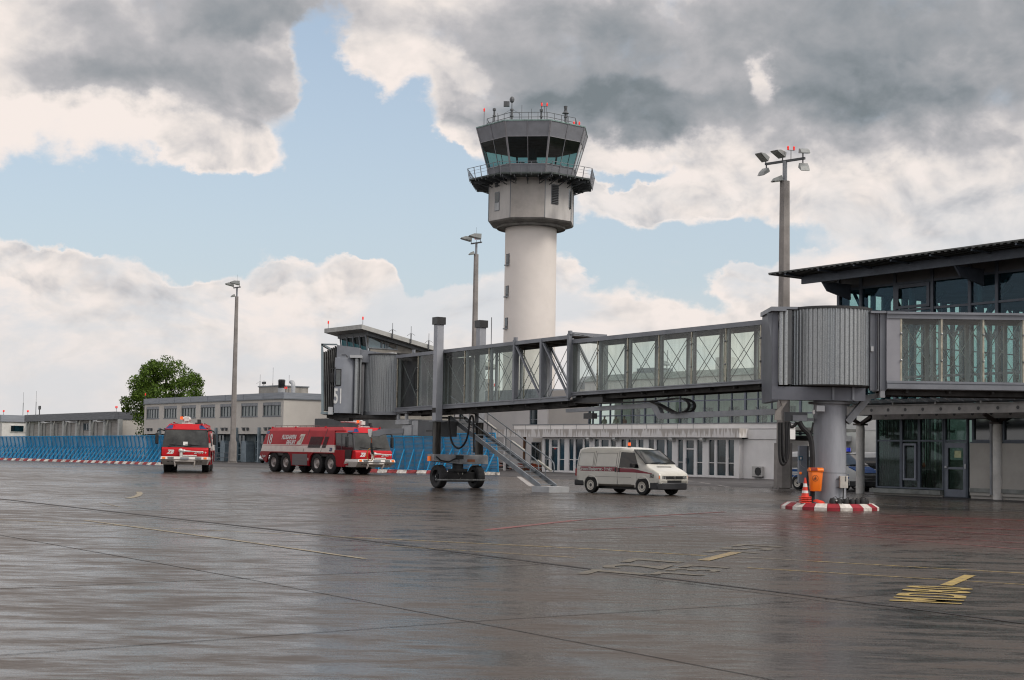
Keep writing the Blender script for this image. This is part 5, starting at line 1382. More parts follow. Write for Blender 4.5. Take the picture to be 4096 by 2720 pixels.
# --- lift columns
xc = JB.at(1752, 1500, -1.12)[0]
for s in (-1, 1):
    y = s * 1.12; c = part('lift_column', BJ, (xc, y, 0))
    px = (1752, 1500) if s < 0 else (1915, 1500)
    zt = JB.at(1752, 1270, -1.12)[1]; zs = JB.at(1752, 1683, -1.12)[1]
    MB().box(-.17, .17, -.17, .17, zs, zt - .33).build('sleeve', mat('sleeve_grey', (.30, .31, .335), .4, .1, .08, 1), c, bevel=.02)
    MB().box(-.225, .225, -.225, .225, zt - .33, zt).build('cap', BLK2, c)
    MB().box(-.28, .28, -.26, .26, zs - .035, zs - .002).build('flange', GREY, c)
    MB().prism([(-.15, -.11), (-.11, -.15), (.11, -.15), (.15, -.11), (.15, .11), (.11, .15), (-.11, .15), (-.15, .11)], 'z', 1.45, zs - .04).build('ram', mat('greasy_steel', (.055, .05, .045), .35, .6, .4, 3, 0, stretch=(3, 3, .3)), c)
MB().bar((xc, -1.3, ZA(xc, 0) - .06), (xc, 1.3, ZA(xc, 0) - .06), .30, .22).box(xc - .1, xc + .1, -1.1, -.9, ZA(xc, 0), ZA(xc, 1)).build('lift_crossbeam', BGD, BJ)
# --- wheel carriage
zc1 = 1.50; zc0 = 1.07
b = MB().box(xc - .28, xc + .28, -1.42, 1.36, zc0 + .12, zc1).box(xc - .33, xc + .32, -.1, 1.42, zc0, zc1 - .04).prism([(-1.42, zc0 + .119), (0, zc0), (0, zc0 + .119)], 'x', xc - .27, xc + .27)
cb = b.build('carriage_beam', mat('carriage_grey', (.27, .275, .285), .5, .1, .2, 2), BJ, bevel=.01)
MB().box(xc + .322, xc + .33, -.30, .10, zc0 + .22, zc1 - .04).build('open_hatch', BLK2, cb)
MB().box(xc + .322, xc + .33, .30, .70, zc0 + .10, zc0 + .22).build('name_plate', mat('plate', (.25, .10, .05), .5), cb)
for y in (-1.5, 1.45): MB().cyl((xc, y, zc0 + .12), (xc, y, zc0 + .34), .075, n=12).build('amber_lamp', mat('amber', (.75, .16, .02), .2, 0, .1, 3, emit=(1, .2, .02, .25)), cb)
b = MB().cyl((xc, 0, .45), (xc, 0, zc0), .25, n=20).box(xc - .22, xc + .22, -.85, .85, .28, .72).box(xc - .3, xc + .3, -.35, .35, .72, .86)
b.build('bogie', BLACK, BJ, bevel=.02)
for s in (-1, 1):
    w = part('wheel', BJ, (xc, s * .98, .51))
    MB().lathe([(.30, -.17), (.46, -.19), (.51, -.15), (.515, -.05), (.515, .05), (.51, .15), (.46, .19), (.30, .17)], n=36, ax='y').build('tyre', mat('tyre_rubber', (.017, .017, .018), .75, 0, .25, 6, .2), w, True)
    MB().lathe([(0, -.10), (.12, -.12), (.14, -.04), (.26, -.03), (.305, -.15), (.315, -.16)], n=24, ax='y').lathe([(0, .10), (.26, .03), (.31, .16)], n=24, ax='y').cyl((0, -.16, 0), (0, -.10, 0), .055, n=10).build('rim', mat('dark_rim', (.02, .02, .022), .45, .3, .1, 4), w, True)
    MB().cyl((0, -.175, 0), (0, -.161, 0), .03, n=8).build('hub', GALV, w)
zb_ = .38
x0b = JB.at(1692, 1930, -1.3); 
b = MB(); pL = JB.loc(gp(1692, 1930, .0) * 0 + Vector((RC.x, RC.y, 0))); 
b.bar((xc + .62, -1.50, zb_), (xc + .62, 1.45, zb_), .05, .06); b.build('bumper_bar', GALV, BJ)
for y in (-.5, .5): MB().bar((xc + .2, y, zb_), (xc + .6, y, zb_), .05, .05).build('bumper_arm', BLACK, BJ)
t_ = MB().prism([(-.14, .68), (.16, .68), (.01, .42)], 'x', xc + .222, xc + .228).build('warning_triangle', mat('decal_white', (.6, .58, .5), .5), BJ)
MB().prism([(-.03, .64), (.08, .59), (.0, .50)], 'x', xc + .2285, xc + .231).build('decal_mark', BLACK, t_)
MB().tube([JB_ for JB_ in [(xc + .3, -1.3, zc1 - .1), (xc + .36, -1.1, zc0 + .16), (xc + .38, -.7, zc0 + .1), (xc + .34, -.25, zc1 - .15)]], .03, 6).build('hose', BLACK, BJ, True)
# hanging loop of hose
pts = [(1796, 1664), (1797, 1690), (1799, 1730), (1806, 1768), (1820, 1788), (1835, 1795), (1850, 1786), (1864, 1765), (1873, 1735), (1877, 1700), (1880, 1672), (1886, 1662), (1893, 1668), (1895, 1700), (1895, 1760), (1896, 1810)]
yy = -.3; P = []
for (a, c) in pts: x, z = JB.at(a, c, yy); P.append((x, yy, z))
def smooth(P, n=2):
    P = [Vector(p) for p in P]
    for _ in range(n):
        Q = [P[0]]
        for a, c in zip(P, P[1:]): Q += [a.lerp(c, .25), a.lerp(c, .75)]
        P = Q + [P[-1]]
    return P
MB().tube(smooth(P), .045, 8).build('hose_loop', BLACK, BJ, True)
# pipe under the outer tunnel
a, z = JB.at(1790, 1657, -.55); c, z2 = JB.at(2275, 1627, -.55)
b = MB().cyl((a - 1.5, -.55, z - .02), (c, -.55, z2), .045, n=8)
for k in range(7): x = a + (c - a) * k / 6; b.box(x - .03, x + .03, -.6, -.5, z + (z2 - z) * k / 6, ZA(x, 0))
b.build('under_pipe', BGD, BJ)
# plant hung below near the cab
def pbox(name, par, px0, px1, py0, py1, y0, y1, m, bv=0.0, **k):
    xa, za = JB.at(px0, py1, y0); xb, zb2 = JB.at(px1, py0, y0); 
    xa2 = JB.at(px0, (py0 + py1) / 2, y0)[0]; xb2 = JB.at(px1, (py0 + py1) / 2, y0)[0]
    return MB().box(xa2, xb2, y0, y1, za, zb2).build(name, m, par, bevel=bv, **k)
pbox('equipment_cabinet', BJ, 1672, 1730, 1683, 1745, -.75, .55, mat('cabinet_grey', (.10, .105, .11), .5, 0, .1, 1.5), .01)
pbox('equipment_cabinet', BJ, 1647, 1671, 1682, 1742, -.72, .3, GREYL, .01)
pbox('equipment_cabinet', BJ, 1607, 1645, 1700, 1742, -.80, -.1, GREYL, .01)
pbox('hanger_box', BJ, 1583, 1628, 1635, 1654, -.86, -.3, GREY, .01)
pbox('hanger_box', BJ, 1581, 1634, 1678, 1698, -.86, -.2, GREYL, .01)
for px in (1590, 1622): pbox('hanger_post', BJ, px - 3, px + 4, 1654, 1678, -.80, -.70, GREYL)
pbox('vent_slot', BJ, 1704, 1728, 1720, 1727, -.76, -.751, BLK2)
# --- underside carrier beam and cable chain
yk = -.55
def jp(px, py, y=yk): x, z = JB.at(px, py, y); return (x, z)
poly = [jp(2270, 1636), jp(2630, 1609), jp(2650, 1654), jp(3110, 1635), jp(3110, 1658), jp(2640, 1677), jp(2612, 1631), jp(2270, 1650)]
MB().prism(poly, 'y', yk - .09, yk + .09).build('carrier_beam', GREY, BJ)
pbox('work_lamp', BJ, 2334, 2368, 1652, 1675, -.7, -.45, BLK2)
pbox('winch_gear', BJ, 2290, 2410, 1588, 1612, -.6, .4, BLK2)
b = MB(); ch = smooth([(*jp(2400, 1614, -.62), 0), (*jp(2640, 1604, -.62), 0), (*jp(2720, 1589, -.62), 0), (*jp(2762, 1604, -.62), 0), (*jp(2770, 1626, -.62), 0), (*jp(2756, 1647, -.62), 0), (*jp(2700, 1653, -.62), 0)], 2)
ch = [(p.x, -.62, p.y) for p in ch]
for p, q in zip(ch, ch[1:]):
    for s in (-.13, .13): b.bar((p[0], p[1] + s, p[2]), (q[0], q[1] + s, q[2]), .03, .12, (0, 1, 0))
    b.bar((p[0], p[1] - .13, p[2]), (p[0], p[1] + .13, p[2]), .03, .03)
b.build('cable_chain', BLACK, BJ)
b = MB().bar((*jp(2612, 1606)[:1], yk, jp(2612, 1606)[1]), (jp(2700, 1652)[0], yk, jp(2700, 1652)[1]), .3, .05); b.build('chain_tray', BGD, BJ)

# --- service stairs on the far side
G = JB.loc(gp(2177, 1967)); ys = G.y - .38; ye = ys + .80
bx, bz = JB.at(2153, 1944, ys); tx, tz = JB.at(1800, 1670, ys)
st = part('service_stairs', BJ)
SB = mat('stair_steel', (.215, .235, .255), .45, .3, .15, 2)
MB().box(bx - .30, bx + .95, ys - .12, ye + .12, .0, .24).build('foot_block', GREYL, st)
for y in (ys, ye): MB().bar((tx, y, tz), (bx + .15, y, bz - .02), .06, .20).build('stringer', SB, st)
n = 17; b = MB()
for i in range(n):
    f = (i + .6) / n; x = tx + (bx - tx) * f; z = tz + (bz - tz) * f; b.box(x - .13, x + .13, ys + .03, ye - .03, z - .02, z + .015)
b.build('treads', SB, st)
MB().box(tx - 1.0, tx, ys, ye, tz - .04, tz + .03).build('landing', BGD, st)
for y in (ys, ye):
    b = MB(); up = Vector((0, 0, 1)); o0 = Vector((tx, y, tz)); o1 = Vector((bx - .25, y, bz + .12))
    for h, r in ((1.0, .025), (.52, .018)):
        pts = [o0 + up * h, o1 + up * h]
        if h > .9: pts += [o1 + Vector((.22, 0, h - .16)), o1 + Vector((.27, 0, h - .42)), o1 + Vector((.18, 0, h - .55))]
        b.tube(pts, r, 6)
    for k in range(5): f = (k + .25) / 4.5; p = o0.lerp(o1, f); b.tube([p, p + up * 1.0 + Vector((.06, 0, 0))], .017, 5)
    b.build('handrail', SB, st)
for f in (.30, .62, .90):
    p = Vector((tx, ye, tz + .55)).lerp(Vector((bx, ye, bz + .55)), f); d = Vector((bx - tx, 0, bz - tz)).normalized()
    MB().bar(p - d * .55, p + d * .55, .10, .08).build('tube_light', mat('tube_housing', (.36, .345, .30), .5, 0, .1, 3), st)

# --- corrugated end rotunda and cab
xd = xAl - 1.69; DC = JB.o + JB.ex * xd      # centre of the second drum, world
CB = Fr(DC.x, DC.y, 0.0)
cabt = part('cab_rotunda', BJ, (xd, 0, 0), -JB.rot)
def cz(py, y=-1.2): return CB.at(1450, py, y)[1]
def cx(px, y=-1.2): return CB.at(px, 1500, y)[0]
z0, z1 = cz(1645), cz(1419)
b = MB(); R2 = 1.5; corr(b, R2, z0, z1, rad(172), rad(277), pitch=.118, depth=.028); b.build('corrugated_wall', CORR2, cabt)
rt = Matrix.Rotation(JB.rot, 3, 'Z'); tc_ = rt @ Vector((1.69, yA, 0)); tf_ = rt @ Vector((1.69, -yA, 0))
arc = [(R2 * cos(rad(a)), R2 * sin(rad(a))) for a in range(165, 278, 8)]
ex_ = arc[-1]
MB().prism([(x * 1.04, y * 1.04) for x, y in arc] + [(tc_.x, tc_.y), (tf_.x, tf_.y), (-.6, 1.3)], 'z', z1 + .001, z1 + .07).build('roof_disc', BLK2, cabt)
MB().prism([(x * 1.03, y * 1.03) for x, y in arc] + [(tc_.x, tc_.y), (tf_.x, tf_.y), (-.6, 1.3)], 'z', z0 - .16, z0 - .002).build('floor_disc', GREY, cabt)
MB().bar((ex_[0], ex_[1], (z0 + z1) / 2), (tc_.x, tc_.y, (z0 + z1) / 2), .04, z1 - z0 - .02).bar((tf_.x, tf_.y, (z0 + z1) / 2), (-.6, 1.3, (z0 + z1) / 2), .04, z1 - z0 - .02).build('closing_panel', BG, cabt)
MB().lathe([(.45, z1 + .07), (.4, z1 + .18), (0, z1 + .22)], (-.2, .1, 0), 16).build('roof_vent', GALV, cabt)
cab = part('cab', BJ, (xd, 0, 0), -JB.rot)
ya = -1.45
xL, x51, xE, xR = cx(1338, ya), cx(1371, ya), cx(1417, ya), cx(1590, .2)
zt_, zb2 = cz(1380, ya), cz(1655, ya); zm = cz(1432, ya)
b = MB(); b.prism([(xL + .05, zb2), (xE + .2, zb2), (xE + .2, zt_ - .12), (xL + .05, zt_)], 'y', ya + .25, ya + 3.2)
b.prism([(xL + .05, zm - .1), (xR, zm - .25), (xR, zt_ - .42), (xL + .05, zt_ + .001)], 'y', ya + .55, ya + 2.6)
b.build('cab_body', BG, cab)
# operator bay: flat numbered face, then a curve back to the roller post
pl = [(xL, ya + .3), (xL, ya), (x51, ya - .04), (x51 + .25, ya + .0), (xE - .02, ya + .22), (xE, ya + .6)]
MB().prism(pl, 'z', zb2 + .01, zm).build('operator_bay', mat('bay_grey', (.24, .255, .285), .4, .1, .08, 1), cab, bevel=.015)
zw1, zw0 = cz(1477, ya), cz(1545, ya); wx0, wx1 = cx(1342, ya), cx(1366, ya)
wf = MB().box(wx0, wx1, ya - .06, ya - .02, zw0, zw1).build('window_frame', BLACK, cab, bevel=.03)
MB().box(wx0 + .04, wx1 - .04, ya - .066, ya - .061, zw0 + .05, zw1 - .05).build('pane', mat('cab_pane', (.05, .07, .07), .06, 0, .5, 1.2, 0, 1), wf)
bl = mat('number_white', (.68, .68, .66), .5)
text('51', .98, 'number_51', bl, cab, txm(Vector(((xL + x51) / 2 + .01, ya - .052, cz(1589, ya))), (1, -.09, 0), (0, 0, 1)), bold=.022, xs=.46)
# mirrors on the left
mx_, mz = cx(1330, ya), cz(1512, ya)
m_ = MB().tube([(mx_ + .15, ya, mz + .42), (mx_ - .06, ya - .05, mz + .42), (mx_ - .09, ya - .05, mz + .3), (mx_ - .09, ya - .05, mz - .35), (mx_, ya - .05, mz - .44), (mx_ + .15, ya, mz - .42)], .018, 6).build('mirror_arm', BLACK, cab)
MB().box(mx_ - .10, mx_ + .06, ya - .1, ya - .03, mz - .25, mz + .2).build('mirror', BLACK, m_, bevel=.02)
b = MB().tube([(cx(1367), ya + .02, cz(1421, ya)), (cx(1385), ya - .02, cz(1421, ya)), (cx(1391), ya, cz(1430, ya))], .025, 6); b.build('grab_rail', BLK2, cab)
MB().tube([(xL - .01, ya - .01, zm), (xL - .02, ya - .03, zw1 + .1), (xL + .05, ya - .06, zw1 + .04)], .018, 6).build('cable', BLACK, cab)
MB().box(cx(1319), cx(1337), ya - .05, ya + .1, cz(1660, ya), cz(1630, ya)).build('junction_box', GREYL, cab)
# roller post and its cap
MB().lathe([(.10, 0)] and [(.105, zb2 + .02), (.105, zm - .02)], (cx(1427), ya + .15, 0), 14).lathe([(.05, zb2), (.05, zm)], (cx(1441), ya + .3, 0), 8).build('roller_post', CORR, cab, True)
MB().box(cx(1401), cx(1447), ya - .1, ya + .75, zm + .0, zm + .13).build('post_cap', GREYL, cab)
b = MB()
for px in (1431, 1508): x = cx(px, .2 - .3); b.prism([(x, zt_ - .25), (x + .28, zm - .18), (x, zm - .18)], 'y', ya + .50, ya + .545)
b.build('roof_rib', BG, cab)
# bellows
bb = MB(); nb = 7
for i in range(nb):
    f0, f1 = i / nb, (i + .55) / nb
    xo = xL - .02 - (xL - cx(1290)) * f0; xi = xL - .02 - (xL - cx(1290)) * f1
    for (x, gr) in ((xo, .0), (xi, .05)):
        pass
    t_p = zt_ + .0 - .05 * i; g_ = .04 + .02 * (i % 2)
    bb.box(xi, xo, ya + .35 - .03 * i, ya + 3.0, zb2 + .10 + g_, t_p - g_)
    bb.box(xo, xo - (xo - xi) * .9, ya + .42 - .03 * i, ya + 2.95, zb2 + .15 + g_, t_p - .05 - g_)
bb.build('bellows', mat('bellows_fabric', (.135, .135, .13), .85, 0, .3, 3, .2, stretch=(1, 1, .4)), cab)
fr = MB(); xf0, xf1 = cx(1285), cx(1291)
fr.prism([(xf0 + .06, zb2 + .0), (xf1 + .1, zb2 + .0), (xf1 + .02, zt_ - .4), (xf1 - .02, zt_ + .04), (xf0 - .02, zt_ + .04), (xf0 - .02, zt_ - .3)], 'y', ya + .12, ya + .2)
fr.box(xf0 - .02, cx(1345), ya + .12, ya + .5, zt_ - .0, zt_ + .05); fr.box(xf0 + .04, cx(1340), ya + .05, ya + 3.0, zb2 - .05, zb2 + .06)
fr.box(xf0 - .02, xf1 + .02, ya + .12, ya + 3.1, zt_ - .06, zt_ + .04)
fr.build('bellows_frame', mat('frame_blue_grey', (.20, .25, .27), .45, .1, .1, 1.5), cab)
MB().box(cx(1310), cx(1590, 0), ya + .3, ya + 2.4, zb2 - .22, zb2 - .05).box(cx(1340), cx(1400), ya + .2, ya + 2.2, zb2 - .32, zb2 - .2).build('cab_underframe', BGD, cab)
# arm with work socket over the fire truck
d0 = JB.o + JB.ex * JB.at(1610, 1725, -.8)[0] + JB.ey * -.8
AF = Fr(d0.x, d0.y, 0)
am = part('cable_arm', BJ, tuple(JB.loc(Vector((d0.x, d0.y, 0)))), -JB.rot)
xa, za = AF.at(1488, 1745); xb_, zb3 = AF.at(1607, 1714)
MB().prism([(0.05, zb3), (xa + .55, AF.at(1520, 1715)[1]), (xa, AF.at(1488, 1725)[1]), (xa + .05, za - .02), (xa + .35, za), (xa + .55, AF.at(1521, 1738)[1]), (.05, AF.at(1607, 1735)[1])], 'y', -.12, .12).build('arm_beam', GREY, am, bevel=.01)
x_, z_ = AF.at(1482, 1735); MB().prism([(x_ - .12, z_ + .22), (x_ + .09, z_ + .22), (x_ + .06, z_ - .02), (x_ + .04, z_ - .14), (x_ - .05, z_ - .14), (x_ - .10, z_)], 'y', -.1, .1).build('socket_hood', WHT, am)
P = [AF.at(a, c) for a, c in ((1486, 1752), (1487, 1770), (1485, 1786))]
MB().tube([(x, -.02, z) for x, z in P], .025, 6).build('hanging_cable', mat('orange_cable', (.40, .09, .03), .5), am)
P = [AF.at(a, c) for a, c in ((1485, 1772), (1487, 1800), (1492, 1816))]; MB().tube([(x, -.02, z) for x, z in P], [.045, .06, .07], 8).build('plug', BLACK, am)
lp = []
for i in range(15): t_a = 2 * PI * i / 14; x, z = AF.at(1481 + 13 * cos(t_a) * 1.0, 1819 + 25 * sin(t_a)); lp.append((x, -.02, z))
MB().tube(lp, .022, 6).build('cable_coil', mat('yellow_cable', (.45, .24, .03), .5), am)

# ---------------------------------------------------------------- rotunda on its pillar
R1 = 1.245
def rz(py, y=-R1): d = Fr(RC.x, RC.y, 0); return d.at(3324, py, y)[1]
RF = Fr(RC.x, RC.y, 0)
ro = part('rotunda', BJ, (0, 0, 0), -JB.rot)
zt, zb = rz(1232), rz(1537)
b = MB(); corr(b, R1, zb, zt, rad(165), rad(380), pitch=.150, depth=.045); b.build('corrugated_wall', CORR, ro)
MB().lathe([(0, zt + .09), (R1 + .06, zt + .08), (R1 + .06, zt), (R1 - .04, zt)], n=56).build('roof_disc', BLK2, ro)
MB().lathe([(0, zb - .05), (R1 + .0, zb - .05), (R1 + .03, zb), (R1 - .04, zb + .001)], n=56).build('floor_disc', BGD, ro)
def rx(px, y): return RF.at(px, 1500, y)[0]
def r_z(py, y, px=3324): return RF.at(px, py, y)[1]
ro_box = lambda nm, p0, p1, q0, q1, y0, y1, m, bv=0: MB().box(rx(p0, y0), rx(p1, y0), y0, y1, r_z(q1, y0, p0), r_z(q0, y0, p0)).build(nm, m, ro, bevel=bv)
ro_box('portal_frame', 3088, 3113, 1243, 1606, -.75, 1.1, mat('portal_grey', (.105, .11, .128), .45, .1, .1, 1), .01)
ro_box('portal_cap', 3084, 3145, 1226, 1243, -1.0, 1.0, BG)
ro_box('portal_cap', 3120, 3200, 1226, 1236, -.6, 1.0, BG)
for px, r in ((3124, .075), (3143, .075)):
    MB().cyl((rx(px, -.8), -.8, zb - .02), (rx(px, -.8), -.8, zt - .05), r, n=12).build('roller_post', CORR, ro, True)
MB().box(rx(3150, -.85), rx(3166, -.85), -.85, -.6, zb, zt - .05).build('roller_guide', GREYD, ro)
x0 = rx(3066, -.7); MB().prism([(x0, r_z(1255, -.7)), (rx(3088, -.7), r_z(1258, -.7)), (rx(3088, -.7), r_z(1385, -.7))], 'y', -.72, -.68).build('flared_plate', BG, ro)
# platform under the drum
ro_box('platform_beam', 3088, 3462, 1545, 1598, -.80, -.62, mat('portal_grey', ()), 0)
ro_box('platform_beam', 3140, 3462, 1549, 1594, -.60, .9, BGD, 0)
ro_box('platform_web', 3330, 3338, 1548, 1599, -.86, -.80, BG)
ro_box('platform_web', 3410, 3418, 1548, 1599, -.86, -.80, BG)
for (a, c, y) in ((3481, 3504, -.85), (3506, 3516, -.95), (3520, 3543, -.9)):
    ro_box('portal_post', a, c, 1243, 1562, y, y + .2, BG)
ro_box('portal_cap', 3484, 3545, 1243, 1252, -1.0, .9, BG)
MB().tube([(rx(3511, -.97), -.98, r_z(1250, -.97)), (rx(3511, -.97), -.98, r_z(1555, -.97))], .018, 6).build('cable', BLACK, ro)
ro_box('hinge_box', 3484, 3494, 1385, 1405, -.95, -.85, GREYL)
MB().bar((rx(3388, -.2), -.2, r_z(1688, -.2)), (rx(3470, -.2), -.2, r_z(1590, -.2)), .20, .30, (0, 1, 0)).bar((rx(3400, .2), -.2, r_z(1598, .2)), (rx(3540, -.2), -.2, r_z(1575, -.2)), .16, .16).build('diagonal_strut', GREY, ro)
ro_box('latch', 3522, 3540, 1560, 1590, -.9, -.7, GREYL)
pr = .515
pil = MB().lathe([(pr, 0.19), (pr, r_z(1612, -pr))], n=40).build('pillar', mat('pillar_paint_grey', (.275, .285, .31), .45, .05, .12, 1.5, .0, stretch=(1.5, 1.5, .3)), ro, True)
zz = r_z(1612, -pr); MB().lathe([(pr - .02, zz - .02), (pr + .16, zz - .02), (pr + .16, zz + .05), (pr, zz + .06)], n=40).lathe([(pr, zz + .06), (pr + .02, zz + .26)], n=40).build('pillar_flange', GREY, ro, True)
MB().lathe([(pr + .003, 1.15), (pr + .003, 1.165)], n=40).build('weld_seam', GREYD, ro)
ro_box('control_box', 3268, 3300, 1622, 1645, -.75, -.5, GREYL); ro_box('control_box', 3253, 3260, 1640, 1655, -.62, -.5, WHT)
# bracket carrying the hose bundle, left of the pillar
MB().prism([(rx(3118, -.6), r_z(1605, -.6)), (rx(3150, -.6), r_z(1605, -.6)), (rx(3122, -.6), r_z(1648, -.6)), (rx(3124, -.6), r_z(1684, -.6)), (rx(3096, -.6), r_z(1685, -.6)), (rx(3101, -.6), r_z(1648, -.6)), (rx(3126, -.6), r_z(1625, -.6))], 'y', -.75, -.6).build('hose_bracket', mat('bracket_pale', (.24, .22, .20), .5, .1, .2, 2), ro)
ro_box('hose_bracket', 3142, 3231, 1648, 1684, -.3, -.1, GREYD); ro_box('hose_bracket', 3172, 3230, 1660, 1684, -.36, -.3, GREY); ro_box('hose_bracket', 3226, 3254, 1672, 1683, -.2, .1, GREY)
def hose(pix, r, y=-.62, m=BLACK, nm='hose'):
    P = [(RF.at(a, c, y)[0], y, RF.at(a, c, y)[1]) for a, c in pix]; MB().tube(smooth(P), r, 8).build(nm, m, ro, True)
hose([(3118, 1690), (3118, 1740), (3118, 1810), (3122, 1845), (3131, 1860), (3141, 1850), (3146, 1820), (3146, 1760), (3145, 1686)], .055)
hose([(3124, 1690), (3125, 1760), (3127, 1830), (3135, 1856), (3146, 1845), (3155, 1810), (3156, 1760), (3150, 1686)], .045, -.55)
hose([(3130, 1690), (3131, 1780), (3136, 1842), (3147, 1852), (3152, 1800), (3154, 1730), (3158, 1688)], .03, -.66)
hose([(3196, 1687), (3210, 1712), (3232, 1730), (3242, 1750), (3248, 1790), (3250, 1850), (3250, 1960), (3247, 2010)], .085, -.45)
hose([(3253, 1690), (3248, 1720), (3245, 1745)], .03, -.5)
hose([(3155, 1688), (3160, 1706), (3172, 1708), (3184, 1696), (3186, 1688)], .05, -.4)

# ---------------------------------------------------------------- fixed walkway to the terminal
WK = Fr(RC.x, RC.y, rad(-1.6))
WT = thing('fixed_walkway', 'glazed fixed walkway leading right from the rotunda past the terminal front', 'walkway', WK)
yw = -.95
def wz(px, py): return WK.at(px, py, yw)[1]
wx = lambda px: WK.at(px, 1400, yw)[0]
W0, W1 = wx(3546), wx(4750)
zA1, zA0 = wz(3600, 1250), wz(3600, 1558)
posts = [wx(p) for p in (3604, 3766, 3933, 4093, 4256, 4422, 4588, 4750)]
tunnel(WT, W0, W1, (zA0, zA1), (zA0, zA1), -2 * yw, posts, glassmat('walkway_glass', (.80, .90, .86), .05, refl=.04), pname='walkway_section', top=.19, bot=.27)
for s in (-1, 1): MB().box(W0, posts[0] - .03, s * .89, s * .97, zA0 + .26, zA1 - .18).build('end_panel', mat('panel_violet_grey', (.26, .26, .28), .5, .1, .06, 1), WT)
MB().box(W0, W1, yw - .12, yw - .05, zA0 + .02, zA0 + .16).box(W0, W1, yw - .10, yw - .05, zA1 - .05, zA1 + .02).build('edge_gutter', BG, WT)
c = MB().cyl((W1 - .6, 0, 0), (W1 - .6, 0, zA0), .3, n=20).build('support_column', GREYL, WT)

# ---------------------------------------------------------------- striped island and what stands on it
ISL = thing('striped_island', 'low round kerb painted in red and white blocks around the rotunda pillar', 'kerb island', RF)
n = 24; Ro, Ri = 1.53, 1.34
IW = mat('island_white', (.60, .57, .53), .7, 0, .22, 4, .1, dirt=(.36, .32, .28)); IR = mat('island_red', (.27, .012, .022), .6, 0, .2, 4)
for i in range(n):
    a0, a1 = 2 * PI * i / n, 2 * PI * (i + 1) / n - .008
    def P(r, a, z): return (r * cos(a), r * sin(a), z)
    am_ = (a0 + a1) / 2; b = MB(); vs = []
    for a in (a0, am_, a1): vs += [P(Ro, a, 0), P(Ro, a, .10), P(Ri, a, .215), P(Ri - .25, a, .215), P(Ri - .25, a, 0)]
    fs = []
    for k in range(2): fs += [(k*5+j, k*5+(j+1) % 5, (k+1)*5+(j+1) % 5, (k+1)*5+j) for j in range(5)]
    fs += [(0,1,2,3,4), (14,13,12,11,10)]
    b.add(vs, fs); b.build('kerb_block', IR if i % 2 else IW, ISL)
MB().cyl((0, 0, 0), (0, 0, .19), Ri - .252, n=40).build('island_fill', mat('dark_concrete', (.09, .085, .08), .9, 0, .2, 2, .2), ISL)
def isl(px, py, dy): return rx(px, dy)
# litter bin on the pillar
bx_ = rx(3265, -.72)
LB = thing('litter_bin', 'orange litter bin with a round pictogram hung on the grey pillar', 'litter bin', RF)
OR = mat('bin_orange', (.80, .17, .008), .4, 0, .06, 2); zb1 = r_z(1888, -.7); zb0 = r_z(1966, -.7)
def bsec(w, d): c = .06; return [(-w + c, -d), (w - c, -d), (w, -d + c), (w, d), (-w, d), (-w, -d + c)]
bp = lambda w, d: [(bx_ + a, -.72 + c) for a, c in bsec(w, d)]
MB().prism(bp(.165, .12), 'z', zb0, zb1, bp(.21, .16)).build('bin_body', OR, LB, bevel=.02)
lid = MB().prism([(-.90, zb1), (-.90, zb1 + .07), (-.82, zb1 + .13), (-.62, zb1 + .12), (-.54, zb1 + .04), (-.54, zb1)], 'x', bx_ - .235, bx_ + .22).build('bin_lid', OR, LB, bevel=.03)
MB().prism([(-.905, zb1 + .03), (-.905, zb1 + .07), (-.83, zb1 + .135), (-.80, zb1 + .10)], 'x', bx_ - .19, bx_ + .02).build('slot', mat('slot_red', (.22, .02, .005), .6), lid)
pc = MB().lathe([(.085, 0), (.095, 0), (.095, -.004), (.085, -.004)], (bx_ - .05, -.895, zb1 - .20), 24, 'y')
pc.ball((bx_ - .035, -.893, zb1 - .155), .014, .004, .014, 8, 5).box(bx_ - .05, bx_ - .02, -.896, -.89, zb1 - .245, zb1 - .175).box(bx_ - .10, bx_ - .075, -.896, -.89, zb1 - .25, zb1 - .205).bar((bx_ - .05, -.893, zb1 - .18), (bx_ - .09, -.893, zb1 - .2), .008, .01)
pc.build('pictogram', BLACK, LB)
# junction box
JX = thing('junction_box', 'small white junction box mounted low on the right of the grey pillar', 'electric box', RF)
xj0, xj1 = rx(3362, -.62), rx(3394, -.62); zj1, zj0 = r_z(1903, -.62), r_z(1952, -.62)
MB().box(xj0, xj1, -.62, -.45, zj0, zj1).build('casing', mat('box_cream', (.50, .475, .42), .5, 0, .1, 3), JX, bevel=.012); MB().box(xj0 + .16, xj0 + .19, -.63, -.621, zj0 + .22, zj1 - .01).box(xj0 - .08, xj0, -.55, -.5, zj0 + .02, zj0 + .04).box(xj0 - .08, xj0, -.55, -.5, zj1 - .1, zj1 - .08).build('latch', GREYD, JX)
MB().tube([((xj0 + xj1) / 2, -.55, zj0), ((xj0 + xj1) / 2 - .02, -.55, .22)], .02, 6).build('cable', BLACK, JX)
